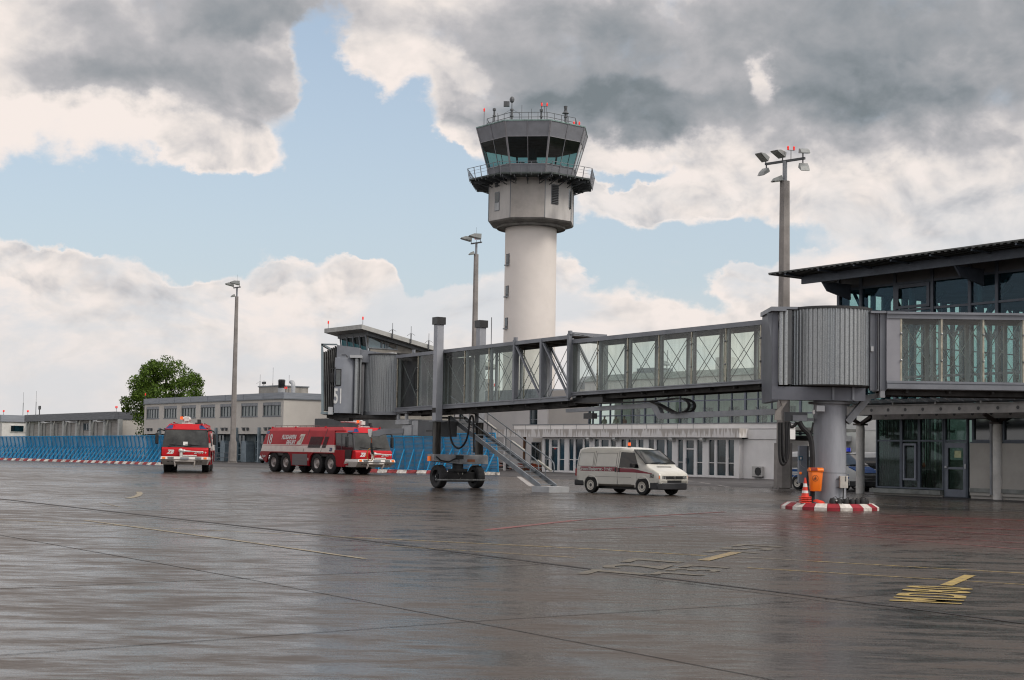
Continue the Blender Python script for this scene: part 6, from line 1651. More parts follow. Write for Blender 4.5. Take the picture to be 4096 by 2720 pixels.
# control cabinet on its post behind
yc_ = .9; CP = thing('control_cabinet', 'narrow grey control cabinet with a blue switch between mast and pillar', 'control cabinet', RF)
xa, xb_ = rx(3198, yc_), rx(3230, yc_); z1c, z0c = r_z(1785, yc_), r_z(1934, yc_)
MB().box(xa, xb_, yc_, yc_ + .25, z0c, z1c).build('casing', mat('cabinet_blue_grey', (.20, .225, .26), .45, .1, .1, 2), CP, bevel=.01); MB().box(xb_, xb_ + .07, yc_ + .05, yc_ + .2, .19, z1c).build('stand', GREYD, CP)
bw = MB().box(xa - .02, xa + .11, yc_ - .06, yc_ - .002, z1c - .47, z1c - .33).build('switch_box', mat('switch_blue', (.02, .12, .20), .4), CP); MB().box(xa + .02, xa + .07, yc_ - .065, yc_ - .061, z1c - .44, z1c - .37).build('switch', WHT, bw)
MB().ball((xa + .05, yc_ - .02, z0c + .32), .045, .04, .045).build('signal_lamp', mat('amber', ()), CP)
MB().tube([(xa + .03, yc_ - .02, z1c - .47), (xa + .05, yc_ - .02, z1c - .62), (xa + .18, yc_ - .02, z1c - .72)], .008, 5).build('cable', GREYL, CP)
# cones
def cone(label, x, y, z, full, grp='stacked traffic cones'):
    c = thing('traffic_cone', label, 'traffic cone', (x, y, z), 0, grp)
    RDC = mat('cone_red', (.60, .035, .012), .45, 0, .08, 3)
    MB().box(-.17, .17, -.17, .17, 0, .035).build('foot', RDC, c, bevel=.01)
    def rr(z): return .125 - .10 * z / .62
    prev = .035; bands = ((.14, 0), (.22, 1), (.33, 0), (.44, 1), (.62, 0))
    for k, (zz, w) in enumerate(bands):
        MB().lathe([(rr(prev), prev), (rr(zz), zz)] + ([(0, zz)] if k == 4 else []), n=20).build('band' if w else 'cone_body', WHT if w else RDC, c, True); prev = zz
        if not full and zz > .2: break
cx_ = rx(3223, -.78); wcx, wcy = RC.x + cx_, RC.y - .78
for k, lb in enumerate(('bottom traffic cone of the stack on the striped island', 'second lowest traffic cone of the stack, only its red base showing', 'third traffic cone of the stack under the top one', 'red and white traffic cone on top of the stack beside the orange bin')):
    cone(lb, wcx, wcy, .215 + k * .055, k == 3)
# orange lump and cable reels
OB = thing('orange_bag', 'small crumpled orange cap lying on the island right of the cones', 'plastic cap', (RC.x + rx(3279, -.95), RC.y - .95, .215))
MB().lathe([(0, .07), (.10, .09), (.19, .05), (.20, .0), (0, 0)], n=14).xf(Matrix.Rotation(.25, 4, 'Y') @ Matrix.Diagonal((1, .6, 1.1, 1))).build('shell', mat('cone_red', ()), OB, True)
for i, (px, dy, sc, lb) in enumerate(((3333, -1.08, 1.0, 'leftmost black lamp of the cabled row on the island'), (3357, -1.05, .95, 'second black lamp from the left in the cabled row on the island'), (3386, -1.04, .9, 'third black lamp from the left in the cabled row on the island'), (3410, -1.0, .85, 'fourth black lamp from the left in the cabled row on the island'), (3430, -.96, .85, 'fifth black lamp from the left in the cabled row on the island'), (3452, -.85, .9, 'black lamp nearest the right end of the island kerb'), (3464, -.80, .95, 'black lamp at the right end of the cabled row on the island'))):
    l = thing('marker_lamp', lb, 'lamp', (RC.x + rx(px, dy), RC.y + dy, .215), .4 * i, 'black marker lamps on the island')
    s = sc * .105
    MB().lathe([(0, 0), (s, .0), (s * 1.05, s * .8), (s * .75, s * 1.55), (0, s * 1.7)], n=12).build('housing', BLACK, l, True)
    MB().lathe([(s * .6, 0), (s * .5, .05), (0, .07)], (s * .7, -s * .4, s * .8), 10, 'x').build('lens', mat('lamp_lens', (.05, .05, .05), .1, 0, .1, 3, 0, 1), l, True)
    MB().tube([(0, 0, s * 1.7), (.08, -.03, s * 2.1), (.18, 0, s * 1.4), (.22, .02, .03)], .009, 5).build('cable', BLACK, l)
# ---------------------------------------------------------------- vehicles: local x forward, y left, z up
TYRE = mat('vehicle_tyre', (.014, .014, .014), .8, 0, .3, 8, .2)
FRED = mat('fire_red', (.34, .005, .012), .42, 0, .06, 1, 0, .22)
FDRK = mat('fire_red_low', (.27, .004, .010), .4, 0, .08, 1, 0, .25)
FWHT = mat('truck_white', (.60, .55, .50), .4, 0, .08, 1.5)
VG = mat('vehicle_glass', (.022, .026, .028), .06, 0, .4, .8, 0, .5)
VGL = mat('windscreen_glass', (.060, .062, .058), .10, 0, .35, .7, 0, .35)
BLU = mat('beacon_blue', (.006, .035, .13), .25, 0, .1, 3)
ALU = mat('cast_aluminium', (.42, .42, .41), .35, .7, .15, 4)
def hdg(dx, dy): return math.atan2(dy, dx)
def wheel(par, x, y, r, w, side, rimmat, kind='truck'):
    o = part('wheel', par, (x, y, r)); s = side; y0 = w / 2
    ri = .50 if kind == 'truck' else .60; prof = [(r * ri, -y0 * .9), (r * .86, -y0), (r * .97, -y0 * .85), (r, -y0 * .5), (r, y0 * .5), (r * .97, y0 * .85), (r * .86, y0), (r * ri, y0 * .9)]
    b = MB().lathe(prof, n=40, ax='y')
    if kind == 'truck':
        for k in range(26):
            a = 2 * PI * k / 26
            for q in (-1, 1): p = Vector((cos(a + q * .06), 0, sin(a + q * .06))) * (r * .995); t_ = Vector((-sin(a), 0, cos(a))); b.bar(p + Vector((0, q * y0 * .08, 0)), p + Vector((0, q * y0 * .93, 0)), .07, .045, p.normalized())
    b.build('tyre', TYRE, o, True)
    e = s * y0; 
    if kind == 'truck':
        m = MB().lathe([(0, e * 1.0), (r * .14, e * 1.0), (r * .16, e * .80), (r * .30, e * .72), (r * .36, e * .5), (r * .42, e * .62), (r * .48, e * .80), (r * .52, e * .92)], n=28, ax='y')
        for k in range(10): a = 2 * PI * k / 10; m.cyl((r * .24 * cos(a), e * .70, r * .24 * sin(a)), (r * .24 * cos(a), e * .86, r * .24 * sin(a)), .028, n=6)
        m.build('rim', rimmat, o, True)
    else:
        m = MB().lathe([(r * .20, e * .75), (r * .24, e * .80), (r * .50, e * .72), (r * .56, e * .85), (r * .63, e * .93)], n=28, ax='y'); m.build('rim', rimmat, o, True)
        h = MB()
        for k in range(16): a = 2 * PI * k / 16; h.cyl((r * .44 * cos(a), e * .76, r * .44 * sin(a)), (r * .44 * cos(a), e * .785, r * .44 * sin(a)), r * .045, n=8)
        h.build('rim_holes', BLK2, o); MB().lathe([(0, e * .92), (r * .17, e * .90), (r * .22, e * .78)], n=20, ax='y').build('hub_cap', BLK2, o, True)
    return o

def fire_truck(loc, rot, label, left_mirrors, right_door, second=False):
    t = thing('fire_truck', label, 'fire truck', loc, rot, 'airport fire trucks')
    # front at x = 0, body towards -x. L 12.2, half width 1.5
    L_, H = 12.2, 3.12
    W = 1.50; WT_ = 1.22        # half width at waist, at roof
    zW, zS = 1.78, 1.42         # stripe top and bottom heights
    def wy(z):                   # tumblehome
        return W if z <= zS + .2 else W - (W - WT_) * (z - zS - .2) / (H - zS - .2)
    ra = [-10.35, -8.72, -4.75, -3.05]    # axles
    # --- lower body with wheel arches (outline in x,z extruded through y as two side skirts)
    def skirt(y0, y1, m):
        R = .86
        def arch(x0, x1): return [(x0 - R, .62), (x0 - R * .80, 1.12), (x0 - R * .38, zS - .02), (x1 + R * .38, zS - .02), (x1 + R * .80, 1.12), (x1 + R, .62)]
        pl = [(-12.0, zS), (-12.15, 1.18), (-11.45, .62)] + arch(ra[0], ra[1]) + arch(ra[2], ra[3]) + [(-1.95, .58), (-1.2, .58), (-1.2, zS)]
        # convex pieces instead of one concave outline
        b = MB()
        b.prism([(-12.0, zS), (-12.15, 1.18), (-11.3, .62), (ra[0] - R, .62), (ra[0] - R, zS)], 'y', y0, y1)
        for (x0, x1) in ((ra[0], ra[1]), (ra[2], ra[3])):
            b.prism([(x0 - R, .62), (x0 - R * .78, 1.14), (x0 - R * .40, zS - .06), (x0 - R * .40, zS), (x0 - R, zS)], 'y', y0, y1)
            b.prism([(x1 + R, .62), (x1 + R, zS), (x1 + R * .40, zS), (x1 + R * .40, zS - .06), (x1 + R * .78, 1.14)], 'y', y0, y1)
            b.box(x0 - R * .4, x1 + R * .4, y0, y1, zS - .06, zS)
        b.box(ra[1] + R, ra[2] - R, y0, y1, .48, zS); b.box(ra[3] + R, -1.25, y0, y1, .50, zS)
        return b.build('side_skirt', m, t)
    for s in (-1, 1):
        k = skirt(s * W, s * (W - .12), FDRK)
        MB().box(ra[1] + R_ + .18, ra[2] - R_ - .18, s * (W + .004), s * (W + .03), .52, 1.28).build('roller_shutter', mat('shutter_alu', (.20, .20, .205), .45, .5, .1, 2, 0, stretch=(.2, .2, 30)), k)
        MB().cyl((ra[2] - R_ - .07, s * (W + .01), .95), (ra[2] - R_ - .07, s * (W + .02), .95), .03).build('cap', FWHT, k) if False else None
        MB().box(ra[2] - R_ - .12, ra[2] - R_ - .05, s * W, s * (W + .02), .85, 1.02).build('latch', FWHT, k)
    # chassis
    MB().box(-11.4, -.6, -.75, .75, .55, 1.15).box(-11.8, -1.3, -1.36, 1.36, 1.15, zS - .005).build('chassis', BLK2, t)
    for x in ra:
        MB().cyl((x, -1.0, .66), (x, 1.0, .66), .12, n=10).build('axle', BLK2, t)
        for s in (-1, 1): wheel(t, x, s * 1.20, .68, .46, s, mat('rim_silver', (.42, .385, .36), .45, .1, .2, 5))
    # --- upper body: white belt, thin red line, white line, red above, sloping rear and canted sides
    xb = -2.55
    def shell(z0, z1, xr0, xr1, xf0, xf1, m, name):
        a, c = wy(z0), wy(z1)
        vs = [(xr0, -a, z0), (xf0, -a, z0), (xf0, a, z0), (xr0, a, z0), (xr1, -c, z1), (xf1, -c, z1), (xf1, c, z1), (xr1, c, z1)]
        return MB().add(vs, [(0,3,2,1),(4,5,6,7),(0,1,5,4),(1,2,6,5),(2,3,7,6),(3,0,4,7)]).build(name, m, t)
    def rx_(z): return -12.0 + max(0, (z - zS)) * .32
    def fx_(z): return -2.50 - (z - zS) * .22
    sw = shell(zS + .001, zS + .42, rx_(zS), rx_(zS + .42), fx_(zS), fx_(zS + .42), FWHT, 'belt_panel')
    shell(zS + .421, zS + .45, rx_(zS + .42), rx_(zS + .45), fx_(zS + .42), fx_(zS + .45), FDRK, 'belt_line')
    shell(zS + .451, zS + .50, rx_(zS + .45), rx_(zS + .50), fx_(zS + .45), fx_(zS + .50), FWHT, 'belt_line')
    z2 = zS + .501; z3 = 2.88
    up = shell(z2, z3, rx_(z2), rx_(z3), fx_(z2), fx_(z3), FRED, 'body')
    a, c = wy(z3), wy(H) - .12
    MB().add([(rx_(z3), -a, z3 + .001), (-1.6, -a, z3 + .001), (-1.6, a, z3 + .001), (rx_(z3), a, z3 + .001), (rx_(z3) + .5, -c, H), (-2.2, -c, H), (-2.2, c, H), (rx_(z3) + .5, c, H)], [(0,3,2,1),(4,5,6,7),(0,1,5,4),(1,2,6,5),(2,3,7,6),(3,0,4,7)]).build('roof', FRED, t)
    # panel joints and louvres on both sides, laid on the canted skin
    def sk(x, z, s, o=.012): return Vector((x, s * (wy(z) + o), z))
    for s in (-1, 1):
        b = MB()
        for (xa, xz) in ((-6.35, -5.95), (-4.15, -3.75)): b.bar(sk(xa, zS + .02, s, .004), sk(xz, z3 + .1, s, .004), .03, .02, (0, s, 0))
        b.build('panel_joint', BLK2, up)
        b = MB(); 
        for k in range(16): x = -5.78 + k * .098; b.bar(sk(x, zS + .30, s), sk(x + .22, zS + 1.05, s), .034, .03, (0, s, 0))
        for k in range(5): x = -4.02 + k * .098; b.bar(sk(x, zS + .30, s), sk(x + .22, zS + 1.05, s), .034, .03, (0, s, 0))
        b.build('louvres', BLK2, up)
        # emblem: white slanted plate with dark bars
        e = MB(); P = [sk(-7.35, zS + .47, s, .006), sk(-6.72, zS + .47, s, .006), sk(-6.38, zS + 1.22, s, .006), sk(-6.95, zS + 1.22, s, .006)]
        Q = [p + Vector((0, s * .008, 0)) for p in P]; e.add(P + Q, [(0,1,2,3),(4,5,6,7),(0,1,5,4),(1,2,6,5),(2,3,7,6),(3,0,4,7)])
        eo = e.build('emblem', mat('emblem_white', (.56, .53, .46), .5), up)
        l = MB()
        for k in range(7): z = zS + .66 + k * .07; dx = (z - zS - .47) * .42; l.bar(sk(-7.02 + dx + (6 - k) * .012, z, s, .017), sk(-6.80 + dx, z, s, .017), .008, .028, (0, 0, 1))
        l.build('emblem_bars', BLK2, eo)
        r = MB(); r.add([sk(-7.30, zS + .68, s, .018), sk(-7.02, zS + .80, s, .018), sk(-6.80, zS + 1.12, s, .018), sk(-7.02, zS + 1.02, s, .018)], [(0,1,2,3)]); r.build('emblem_sweep', FRED, eo)
        # lettering
        u = (sk(0, z3, s) - sk(0, z2, s)).normalized(); rt = Vector((-s * 1.0, 0, 0)) if s > 0 else Vector((1, 0, 0))
        def txt(b_, size, x, z, m, shear=0, bold=.01, xs=1, par=up, up_=None, o=.02): return text(b_, size, 'lettering', m, par, txm(sk(x, z, s, o), rt, up_ or u), shear, .002, bold, xs)
        LW = mat('letter_white', (.60, .58, .56), .5)
        sg = 1
        txt('FLUGHAFEN', .42, -8.45, zS + 1.00, LW, .3, .016, .80); txt('ERFURT', .42, -8.10, zS + .62, LW, .3, .016, .80)
        if s < 0: txt('18', .98, -11.0, zS + .84, LW, 0, .018, .74)
        else: txt('18', .98, -11.0, zS + .84, LW, 0, .018, .74)
        txt('Z8', .30, -2.95, zS + .19, mat('letter_blue', (.02, .05, .16), .5), .3, .012, .9, sw, Vector((0, 0, 1)))
        txt('Ziegler', .20, -11.55 if s < 0 else -11.5, 1.08, LW, .2, .006, .9, up, Vector((0, 0, 1)))
        bt = MB().add([sk(rx_(2.7) + .0, 2.66, s, .006), sk(rx_(2.7) + .34, 2.66, s, .006), sk(rx_(z3) + .40, z3 - .01, s, .006), sk(rx_(z3) + .03, z3 - .01, s, .006)], [(0,1,2,3)]).build('rear_beacon', BLU, up)
    # --- cab: x -2.5 .. -.1
    zc = 2.74
    cf = lambda z: -.22 - max(0, z - 1.72) * .30 if z > 1.72 else -.12 - (1.72 - z) * 0   # slanted windscreen
    # front nose
    nose = MB(); a = 1.42
    nose.prism([(-1.4, 1.02), (-.16, 1.02), (-.10, 1.10), (-.12, 1.50), (-.24, 1.60), (-1.4, 1.60)], 'y', -a, a)
    ns = nose.build('nose', mat('nose_red', (.44, .005, .010), .35, 0, .05, 1, 0, .3), t, bevel=.03)
    def ring4(z, xf, xb_, w): return [(xb_, -w, z), (xf, -w, z), (xf, w, z), (xb_, w, z)]
    c0, c1 = ring4(1.601, -.26, -2.5, 1.40), ring4(zc, -.66, -2.75, wy(zc) - .02)
    MB().add(c0 + c1, [(0,3,2,1),(4,5,6,7),(0,1,5,4),(1,2,6,5),(2,3,7,6),(3,0,4,7)]).build('cab_shell', mat('cab_black', (.014, .015, .016), .3, 0, .1, 2), t)
    # lower cab sides
    for s in (-1, 1):
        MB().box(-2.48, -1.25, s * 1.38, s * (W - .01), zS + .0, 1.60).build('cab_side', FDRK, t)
    b = MB(); r0, r1 = ring4(zc + .001, -.62, -2.75, wy(zc) + .0), ring4(H - .02, -1.02, -2.6, 1.02)
    b.add(r0 + r1, [(0,3,2,1),(4,5,6,7),(0,1,5,4),(1,2,6,5),(2,3,7,6),(3,0,4,7)]); b.build('cab_brow', mat('nose_red', ()), t)
    # blue light blocks in the brow
    def brow(y, z, o=.01):
        f = (z - zc) / (H - .02 - zc); return Vector((-.62 - .40 * f + o, y, z))
    for s in (-1, 1):
        w0, w1 = wy(zc), wy(zc) - .12
        MB().add([brow(s * (w0 - .03), zc + .04), brow(s * (w0 - .46), zc + .04), brow(s * (w0 - .50), H - .10), brow(s * (w0 - .27), H - .10)], [(0,1,2,3)]).build('blue_light', BLU, t)
        MB().add([(-.66, s * (wy(zc) + .004), zc + .04), (-1.3, s * (wy(zc) + .004), zc + .04), (-1.42, s * 1.058, H - .12), (-.98, s * 1.040, H - .10)], [(0,1,2,3)]).build('blue_light', BLU, t)
    # windscreen
    def ws(y, z, o=.012): f = (z - 1.601) / (zc - 1.601); return Vector((-.26 - .40 * f + o, y * (1.40 + (wy(zc) - .02 - 1.40) * f), z))
    scr = MB().add([ws(-.93, 1.72), ws(-.01, 1.72), ws(-.01, zc - .05), ws(-.93, zc - .05)], [(0,1,2,3)]).add([ws(.01, 1.72), ws(.93, 1.72), ws(.93, zc - .05), ws(.01, zc - .05)], [(0,1,2,3)]).build('windscreen', VGL, t)
    if second: MB().add([ws(-.10, 1.74, .02), ws(.10, 1.74, .02), ws(.10, 1.96, .02), ws(-.10, 1.96, .02)], [(0,1,2,3)]).build('paper_sign', WHT, scr)
    wp = MB()
    for (ya_, yb_, zb_) in ((-.75, .05, 1.70), (-.05, .55, 1.70), (.1, .75, 1.70)):
        wp.bar(ws(ya_, 1.66, .04), ws(ya_ + .35, 1.76, .04), .02, .02); wp.bar(ws(ya_ + .05, 1.80, .035), ws(ya_ + .60, 1.72, .035), .015, .02)
    wp.build('wipers', BLACK, t)
    # side doors with glass reaching low
    for s in (-1, 1):
        def sd(x, z, o=.012): f = max(0, (z - 1.601) / (zc - 1.601)); return Vector((x, s * ((1.40 if z >= 1.6 else 1.49) + (wy(zc) - .02 - 1.40) * f + o), z))
        d = MB().add([sd(-2.42, 1.63), sd(-.42, 1.63), sd(-.78, zc - .06), sd(-2.58, zc - .06)], [(0,1,2,3)]).build('side_window', mat('door_glass', (.018, .022, .026), .07, 0, .4, .8, 0, .35), t)
        j = MB().bar(sd(-1.75, 1.63, .02), sd(-1.98, zc - .05, .02), .06, .02, (0, s, 0)); j.build('window_pillar', BLK2, d)
        dd = MB().prism([(-1.78, .98), (-.62, .98), (-.46, 1.60), (-1.80, 1.60)], 'y', s * 1.30, s * 1.488).build('door', mat('cab_black', ()), t)
        MB().prism([(-2.3, .60), (-.95, .60), (-.62, .98), (-2.3, .98)], 'y', s * 1.30, s * 1.485).build('door_sill', FDRK, t)
        MB().lathe([(0, .03), (.11, .025), (.13, 0)], (-.78, s * 1.489, 1.22), 16, 'y').build('door_lamp', mat('lamp_cream', (.30, .26, .16), .2), dd) if s < 0 else None
        MB().cyl((-1.85, s * 1.43, 2.40), (-1.75, s * 1.60, 2.46), .02, n=6)
        mr = MB().tube([(-.75, s * 1.20, zc - .10), (-.60, s * 1.52, zc - .02), (-.62, s * 1.72, zc - .10), (-.62, s * 1.74, zc - .22)], .045, 8).build('mirror_arm', BLACK, t, True)
        MB().box(-.72, -.56, s * 1.66, s * 1.86, zc - .95, zc - .24).build('mirror', BLACK, mr, bevel=.05)
    # bumper: big white bevelled tray
    bm = MB(); 
    top, mid, bot = 1.02, .78, .50
    vs = []
    for (z, xf, w, xs) in ((top - .002, .18, 1.52, -1.1), (top - .17, .24, 1.56, -1.15), (bot, -.25, 1.42, -1.62)):
        vs += [(xs, -w, z), (xf, -w * .93, z), (xf, w * .93, z), (xs, w, z)]
    fs = [(0,1,2,3), (8,11,10,9)] + [(i*4+j, i*4+(j+1) % 4, (i+1)*4+(j+1) % 4, (i+1)*4+j) for i in range(2) for j in range(4)]
    bo = bm.add(vs, fs).build('bumper', mat('bumper_white', (.60, .57, .53), .4, 0, .08, 2), t)
    for s in (-1, 1):
        MB().box(.19, .25, s * 1.16, s * 1.34, top - .15, top - .03).build('indicator', mat('amber', ()), bo)
        MB().box(.20, .252, s * .66, s * 1.02, top - .15, top - .03).build('headlight', mat('headlight_glass', (.22, .23, .23), .08, .3, .6, 18, 0, 1), bo)
        h = MB()
        for y in (.78, 1.0): h.box(-.03, .06, s * (y - .08), s * (y + .06), .68, .78)
        h.build('fog_lamps', BLK2, bo)
        MB().tube([(-.05, s * .62, .86), (.12, s * .62, .80), (.10, s * .60, .62), (-.05, s * .58, .42)], .05, 8).build('tow_bracket', FWHT, bo, True)
    MB().cyl((.12, -.60, .74), (.12, .60, .74), .07, n=12).build('spray_bar', FWHT, bo, True)
    MB().box(.18, .30, -.25, .25, .84, .98).build('plate_box', GREY, bo)
    # bumper monitor
    mo = MB().cyl((.05, -.22, 1.02), (.05, -.22, 1.30), .10, n=12).ball((.08, -.25, 1.40), .14, .15, .13).ball((.10, -.05, 1.37), .10, .12, .10).cyl((.12, -.15, 1.37), (.16, .35, 1.35), .06, .05, 12).cyl((.16, .35, 1.35), (.20, 1.05, 1.33), .04, .035, 12).cyl((.20, 1.03, 1.33), (.20, 1.12, 1.33), .048, n=12).cyl((.16, -.12, 1.08), (.16, .72, 1.08), .045, n=10)
    mo.build('bumper_monitor', mat('monitor_white', (.60, .58, .55), .35, .1, .15, 6), t, True)
    # nose lettering
    fwd = Vector((0, 1, 0))
    LW = mat('letter_white', ())
    text('Z', .34, 'lettering', LW, ns, txm(Vector((-.085, -1.08 + .0, 1.30)), (0, 1, 0), (0, 0, 1)), .3, .003, .022, 1.1) if False else None
    text('Z8', .34, 'lettering', LW, ns, txm(Vector((-.085, -.90, 1.30)), (0, 1, 0), (0, 0, 1)), .3, .003, .016, .95)
    text('Ziegler +', .22, 'lettering', LW, ns, txm(Vector((-.085, .93, 1.28)), (0, 1, 0), (0, 0, 1)), .2, .003, .008, .9)
    # roof gear: rails, monitor with amber lamp, pot lamps
    b = MB()
    for s in (-1, 1):
        b.tube([(-11.0, s * .95, H + .12), (-5.2, s * .95, H + .12)], .018, 5)
        for k in range(8): b.tube([(-11.0 + k * .83, s * .95, H - .05), (-11.0 + k * .83, s * .95, H + .12)], .015, 4)
    b.build('roof_rail', mat('rail_brown', (.10, .07, .06), .5), t)
    rm = MB().cyl((-1.75, 0, H - .05), (-1.75, 0, H + .16), .16, n=12).ball((-1.75, .06, H + .30), .19, .20, .18).box(-1.62, -1.40, -.16, .14, H + .16, H + .42).ball((-1.9, -.18, H + .32), .13, .13, .13)
    rm.cyl((-1.9, -.1, H + .34), (-3.4, -.18, H + .42), .09, .07, 12).cyl((-3.4, -.18, H + .42), (-3.7, -.19, H + .43), .10, .11, 12).cyl((-1.3, -.3, H + .02), (-1.3, .4, H + .02), .04, n=8)
    rm.build('roof_monitor', mat('monitor_white', ()), t, True)
    MB().cyl((-1.55, -.34, H + .28), (-1.55, -.34, H + .46), .09, n=12).build('amber_beacon', mat('beacon_orange', (.80, .08, .01), .2, 0, .1, 2, emit=(1, .15, .02, .6)), t)
    MB().cyl((-1.75, .75, H - .02), (-1.75, .75, H + .30), .12, n=12).box(-1.9, -1.65, .5, .9, H - .02, H + .10).build('exhaust_stack', BLK2, t)
    for x in (-11.2, -8.1, -4.3):
        for s in (-1, 1): MB().cyl((x, s * .98, H - .06), (x + .12, s * 1.12, H - .02), .07, .09, 8).build('work_lamp', FRED, t)
    MB().cyl((-.9, -.75, H + .02), (-.9, -.75, H + .10), .06, n=8).build('horn', FRED, t); MB().cyl((-.9, .95, H - .06), (-.9, .95, H + .04), .06, n=8).build('horn', FRED, t)
    return t
R_ = .86
# left truck: head on
gl_ = gp(745, 1888); d_ = Vector((gl_.x, gl_.y, 0)).normalized(); a_ = math.atan2(-gl_.y, -gl_.x) - rad(2.6)
f_ = Vector((cos(a_), sin(a_), 0))
tl = fire_truck(tuple(gl_ + f_ * 2.6), a_, 'red and white eight wheeled fire truck facing the camera head on, roof monitor up', 1, 1, True)
tl.scale = (1, 1.02, 1.0)
# right truck
gr_ = gp(1349, 1896); th = rad(38.5); fr_ = Vector((sin(th), -cos(th), 0)); rt_ = Vector((fr_.y, -fr_.x, 0))   # rt_: to its right
nose_p = gr_ + fr_ * 3.05 - rt_ * 1.22 + Vector((-.22, 0, 0))
tr_ = fire_truck(tuple(nose_p), math.atan2(fr_.y, fr_.x), 'red and white fire truck number 18 seen from its side beneath the boarding bridge', 1, 1)
tr_.scale = (1.05, 1, 1)

# ---------------------------------------------------------------- white panel van
VW_ = mat('van_white', (.60, .585, .53), .32, 0, .05, 1.2, coat=.3)
def loft_van(t, prof_low, mat_, name='body'):
    pass
def van(loc, rot, name, label, cat, body_m, L_=4.79, W=.92, H=1.93, stripe=None, beacon_c=None, group=None, police=False):
    t = thing(name, label, cat, loc, rot, group)
    # stations along x: (x, z_bottom, z_belt, z_top, halfwidth at belt, halfwidth at top)
    zb = .30
    S = [(-.93, .42, 1.02, 1.70, .84, .70), (-.86, .34, 1.02, 1.84, .90, .74), (-.70, .32, 1.02, 1.90, .915, .77), (0, zb, 1.02, H, .92, .785), (1.5, zb, 1.02, H, .92, .785), (2.05, zb, 1.02, H - .03, .92, .78), (2.32, zb, 1.02, H - .09, .92, .765),
         (3.10, zb, 1.02, 1.27, .915, .85), (3.20, zb, 1.0, 1.16, .91, .86), (3.50, .32, .96, 1.04, .90, .86), (3.76, .36, .86, .90, .87, .84), (3.83, .42, .70, .80, .82, .80)]
    vs = []; R = 12
    for (x, z0, z1, z2, w1, w2) in S:
        zr = z2 - z1
        half = [(0, z0), (w1 * .75, z0), (w1 * .97, z0 + .10), (w1, z1 * .75), (w1 * .995, z1), (w1 + (w2 - w1) * .45, z1 + zr * .45), (w2, z1 + zr * .84), (w2 * .93, z1 + zr * .96), (w2 * .6, z2), (0, z2 + .01)]
        vs += [(x, -y, z) for y, z in half] + [(x, y, z) for y, z in half[-2:0:-1]]
    n = 18; fs = []
    for i in range(len(S) - 1):
        for k in range(n): fs.append((i*n+k, i*n+(k+1) % n, (i+1)*n+(k+1) % n, (i+1)*n+k))
    fs += [tuple(range(n)), tuple(range((len(S)-1)*n, len(S)*n))]
    b = MB().add(vs, fs); o = b.build('body', body_m, t, True)
    try: o.data.set_sharp_from_angle(angle=rad(55))
    except Exception: pass
    def sy(x, z):   # side surface y at x,z
        for i in range(len(S) - 1):
            if S[i][0] <= x <= S[i+1][0]:
                f = (x - S[i][0]) / (S[i+1][0] - S[i][0]); q = [S[i][j] + (S[i+1][j] - S[i][j]) * f for j in range(6)]; break
        _, z0, z1, z2, w1, w2 = q; zr = z2 - z1
        if z <= z1: return w1 * (.98 + .02 * min(1, (z - z0) / (z1 - z0)))
        k = (z - z1) / zr
        return w1 + (w2 - w1) * (k if k < .45 else .45 + (k - .45) * .55 / .39)
    def patch(pts, s, o_=.006): return [Vector((x, s * (sy(x, z) + o_), z)) for x, z in pts]
    def panel(pts, s, m, nm, par=o, o_=.006, sub=4):
        # quad pts (bl, br, tr, tl) subdivided so that it follows the skin
        vs = []; fs = []
        for i in range(sub + 1):
            for j in range(sub + 1):
                u, v = i / sub, j / sub
                x = (pts[0][0] * (1-u) + pts[1][0] * u) * (1-v) + (pts[3][0] * (1-u) + pts[2][0] * u) * v
                z = (pts[0][1] * (1-u) + pts[1][1] * u) * (1-v) + (pts[3][1] * (1-u) + pts[2][1] * u) * v
                vs.append((x, s * (sy(x, z) + o_), z))
        for i in range(sub):
            for j in range(sub): a = i * (sub + 1) + j; fs.append((a, a + sub + 1, a + sub + 2, a + 1))
        return MB().add(vs, fs).build(nm, m, par, True)
    gm = mat('van_side_glass', (.010, .012, .014), .06, 0, .3, 1, 0, .4)
    joint = mat('panel_gap', (.10, .095, .085), .6)
    for s in (-1, 1):
        panel([(1.62, 1.09), (2.72, 1.09), (2.36, 1.70), (1.64, 1.73)], s, gm, 'side_window', o_=.008)
        jt = MB()
        def seam(pl, r=.008):
            for (a, c) in zip(pl, pl[1:]):
                k = 4
                for q in range(k):
                    f0, f1 = q / k, (q + 1) / k
                    x0, z0_ = a[0] + (c[0] - a[0]) * f0, a[1] + (c[1] - a[1]) * f0; x1, z1_ = a[0] + (c[0] - a[0]) * f1, a[1] + (c[1] - a[1]) * f1
                    jt.bar((x0, s * (sy(x0, z0_) + .001), z0_), (x1, s * (sy(x1, z1_) + .001), z1_), .012, .012, (0, s, 0))
        seam([(1.52, .40), (1.53, 1.02), (1.56, 1.76)]); seam([(1.52, .40), (2.28, .42)]); seam([(2.62, .62), (2.64, 1.06)]); seam([(.16, 1.04), (.20, 1.76)])
        for (xa, xb_) in ((-.78, .10), (.26, 1.44)):
            seam([(xa, 1.12), (xb_, 1.12), (xb_, 1.68), (xa + .02, 1.66), (xa, 1.12)]) if not police else None
        seam([(-.88, .70), (2.3, .70)]); seam([(-.85, .98), (.25, .98)])
        jt.build('panel_joints', joint, o)
        MB().box(1.40, 1.46, s * (sy(1.4, .98) + .0), s * (sy(1.4, .98) + .03), .90, 1.08).build('door_handle', BLK2, o); MB().box(1.60, 1.66, s * (sy(1.6, .98)), s * (sy(1.6, .98) + .03), .90, 1.08).build('door_handle', BLK2, o)
        MB().box(2.42, 2.58, s * .95, s * 1.15, 1.10, 1.28).build('mirror', BLACK, t, bevel=.03)
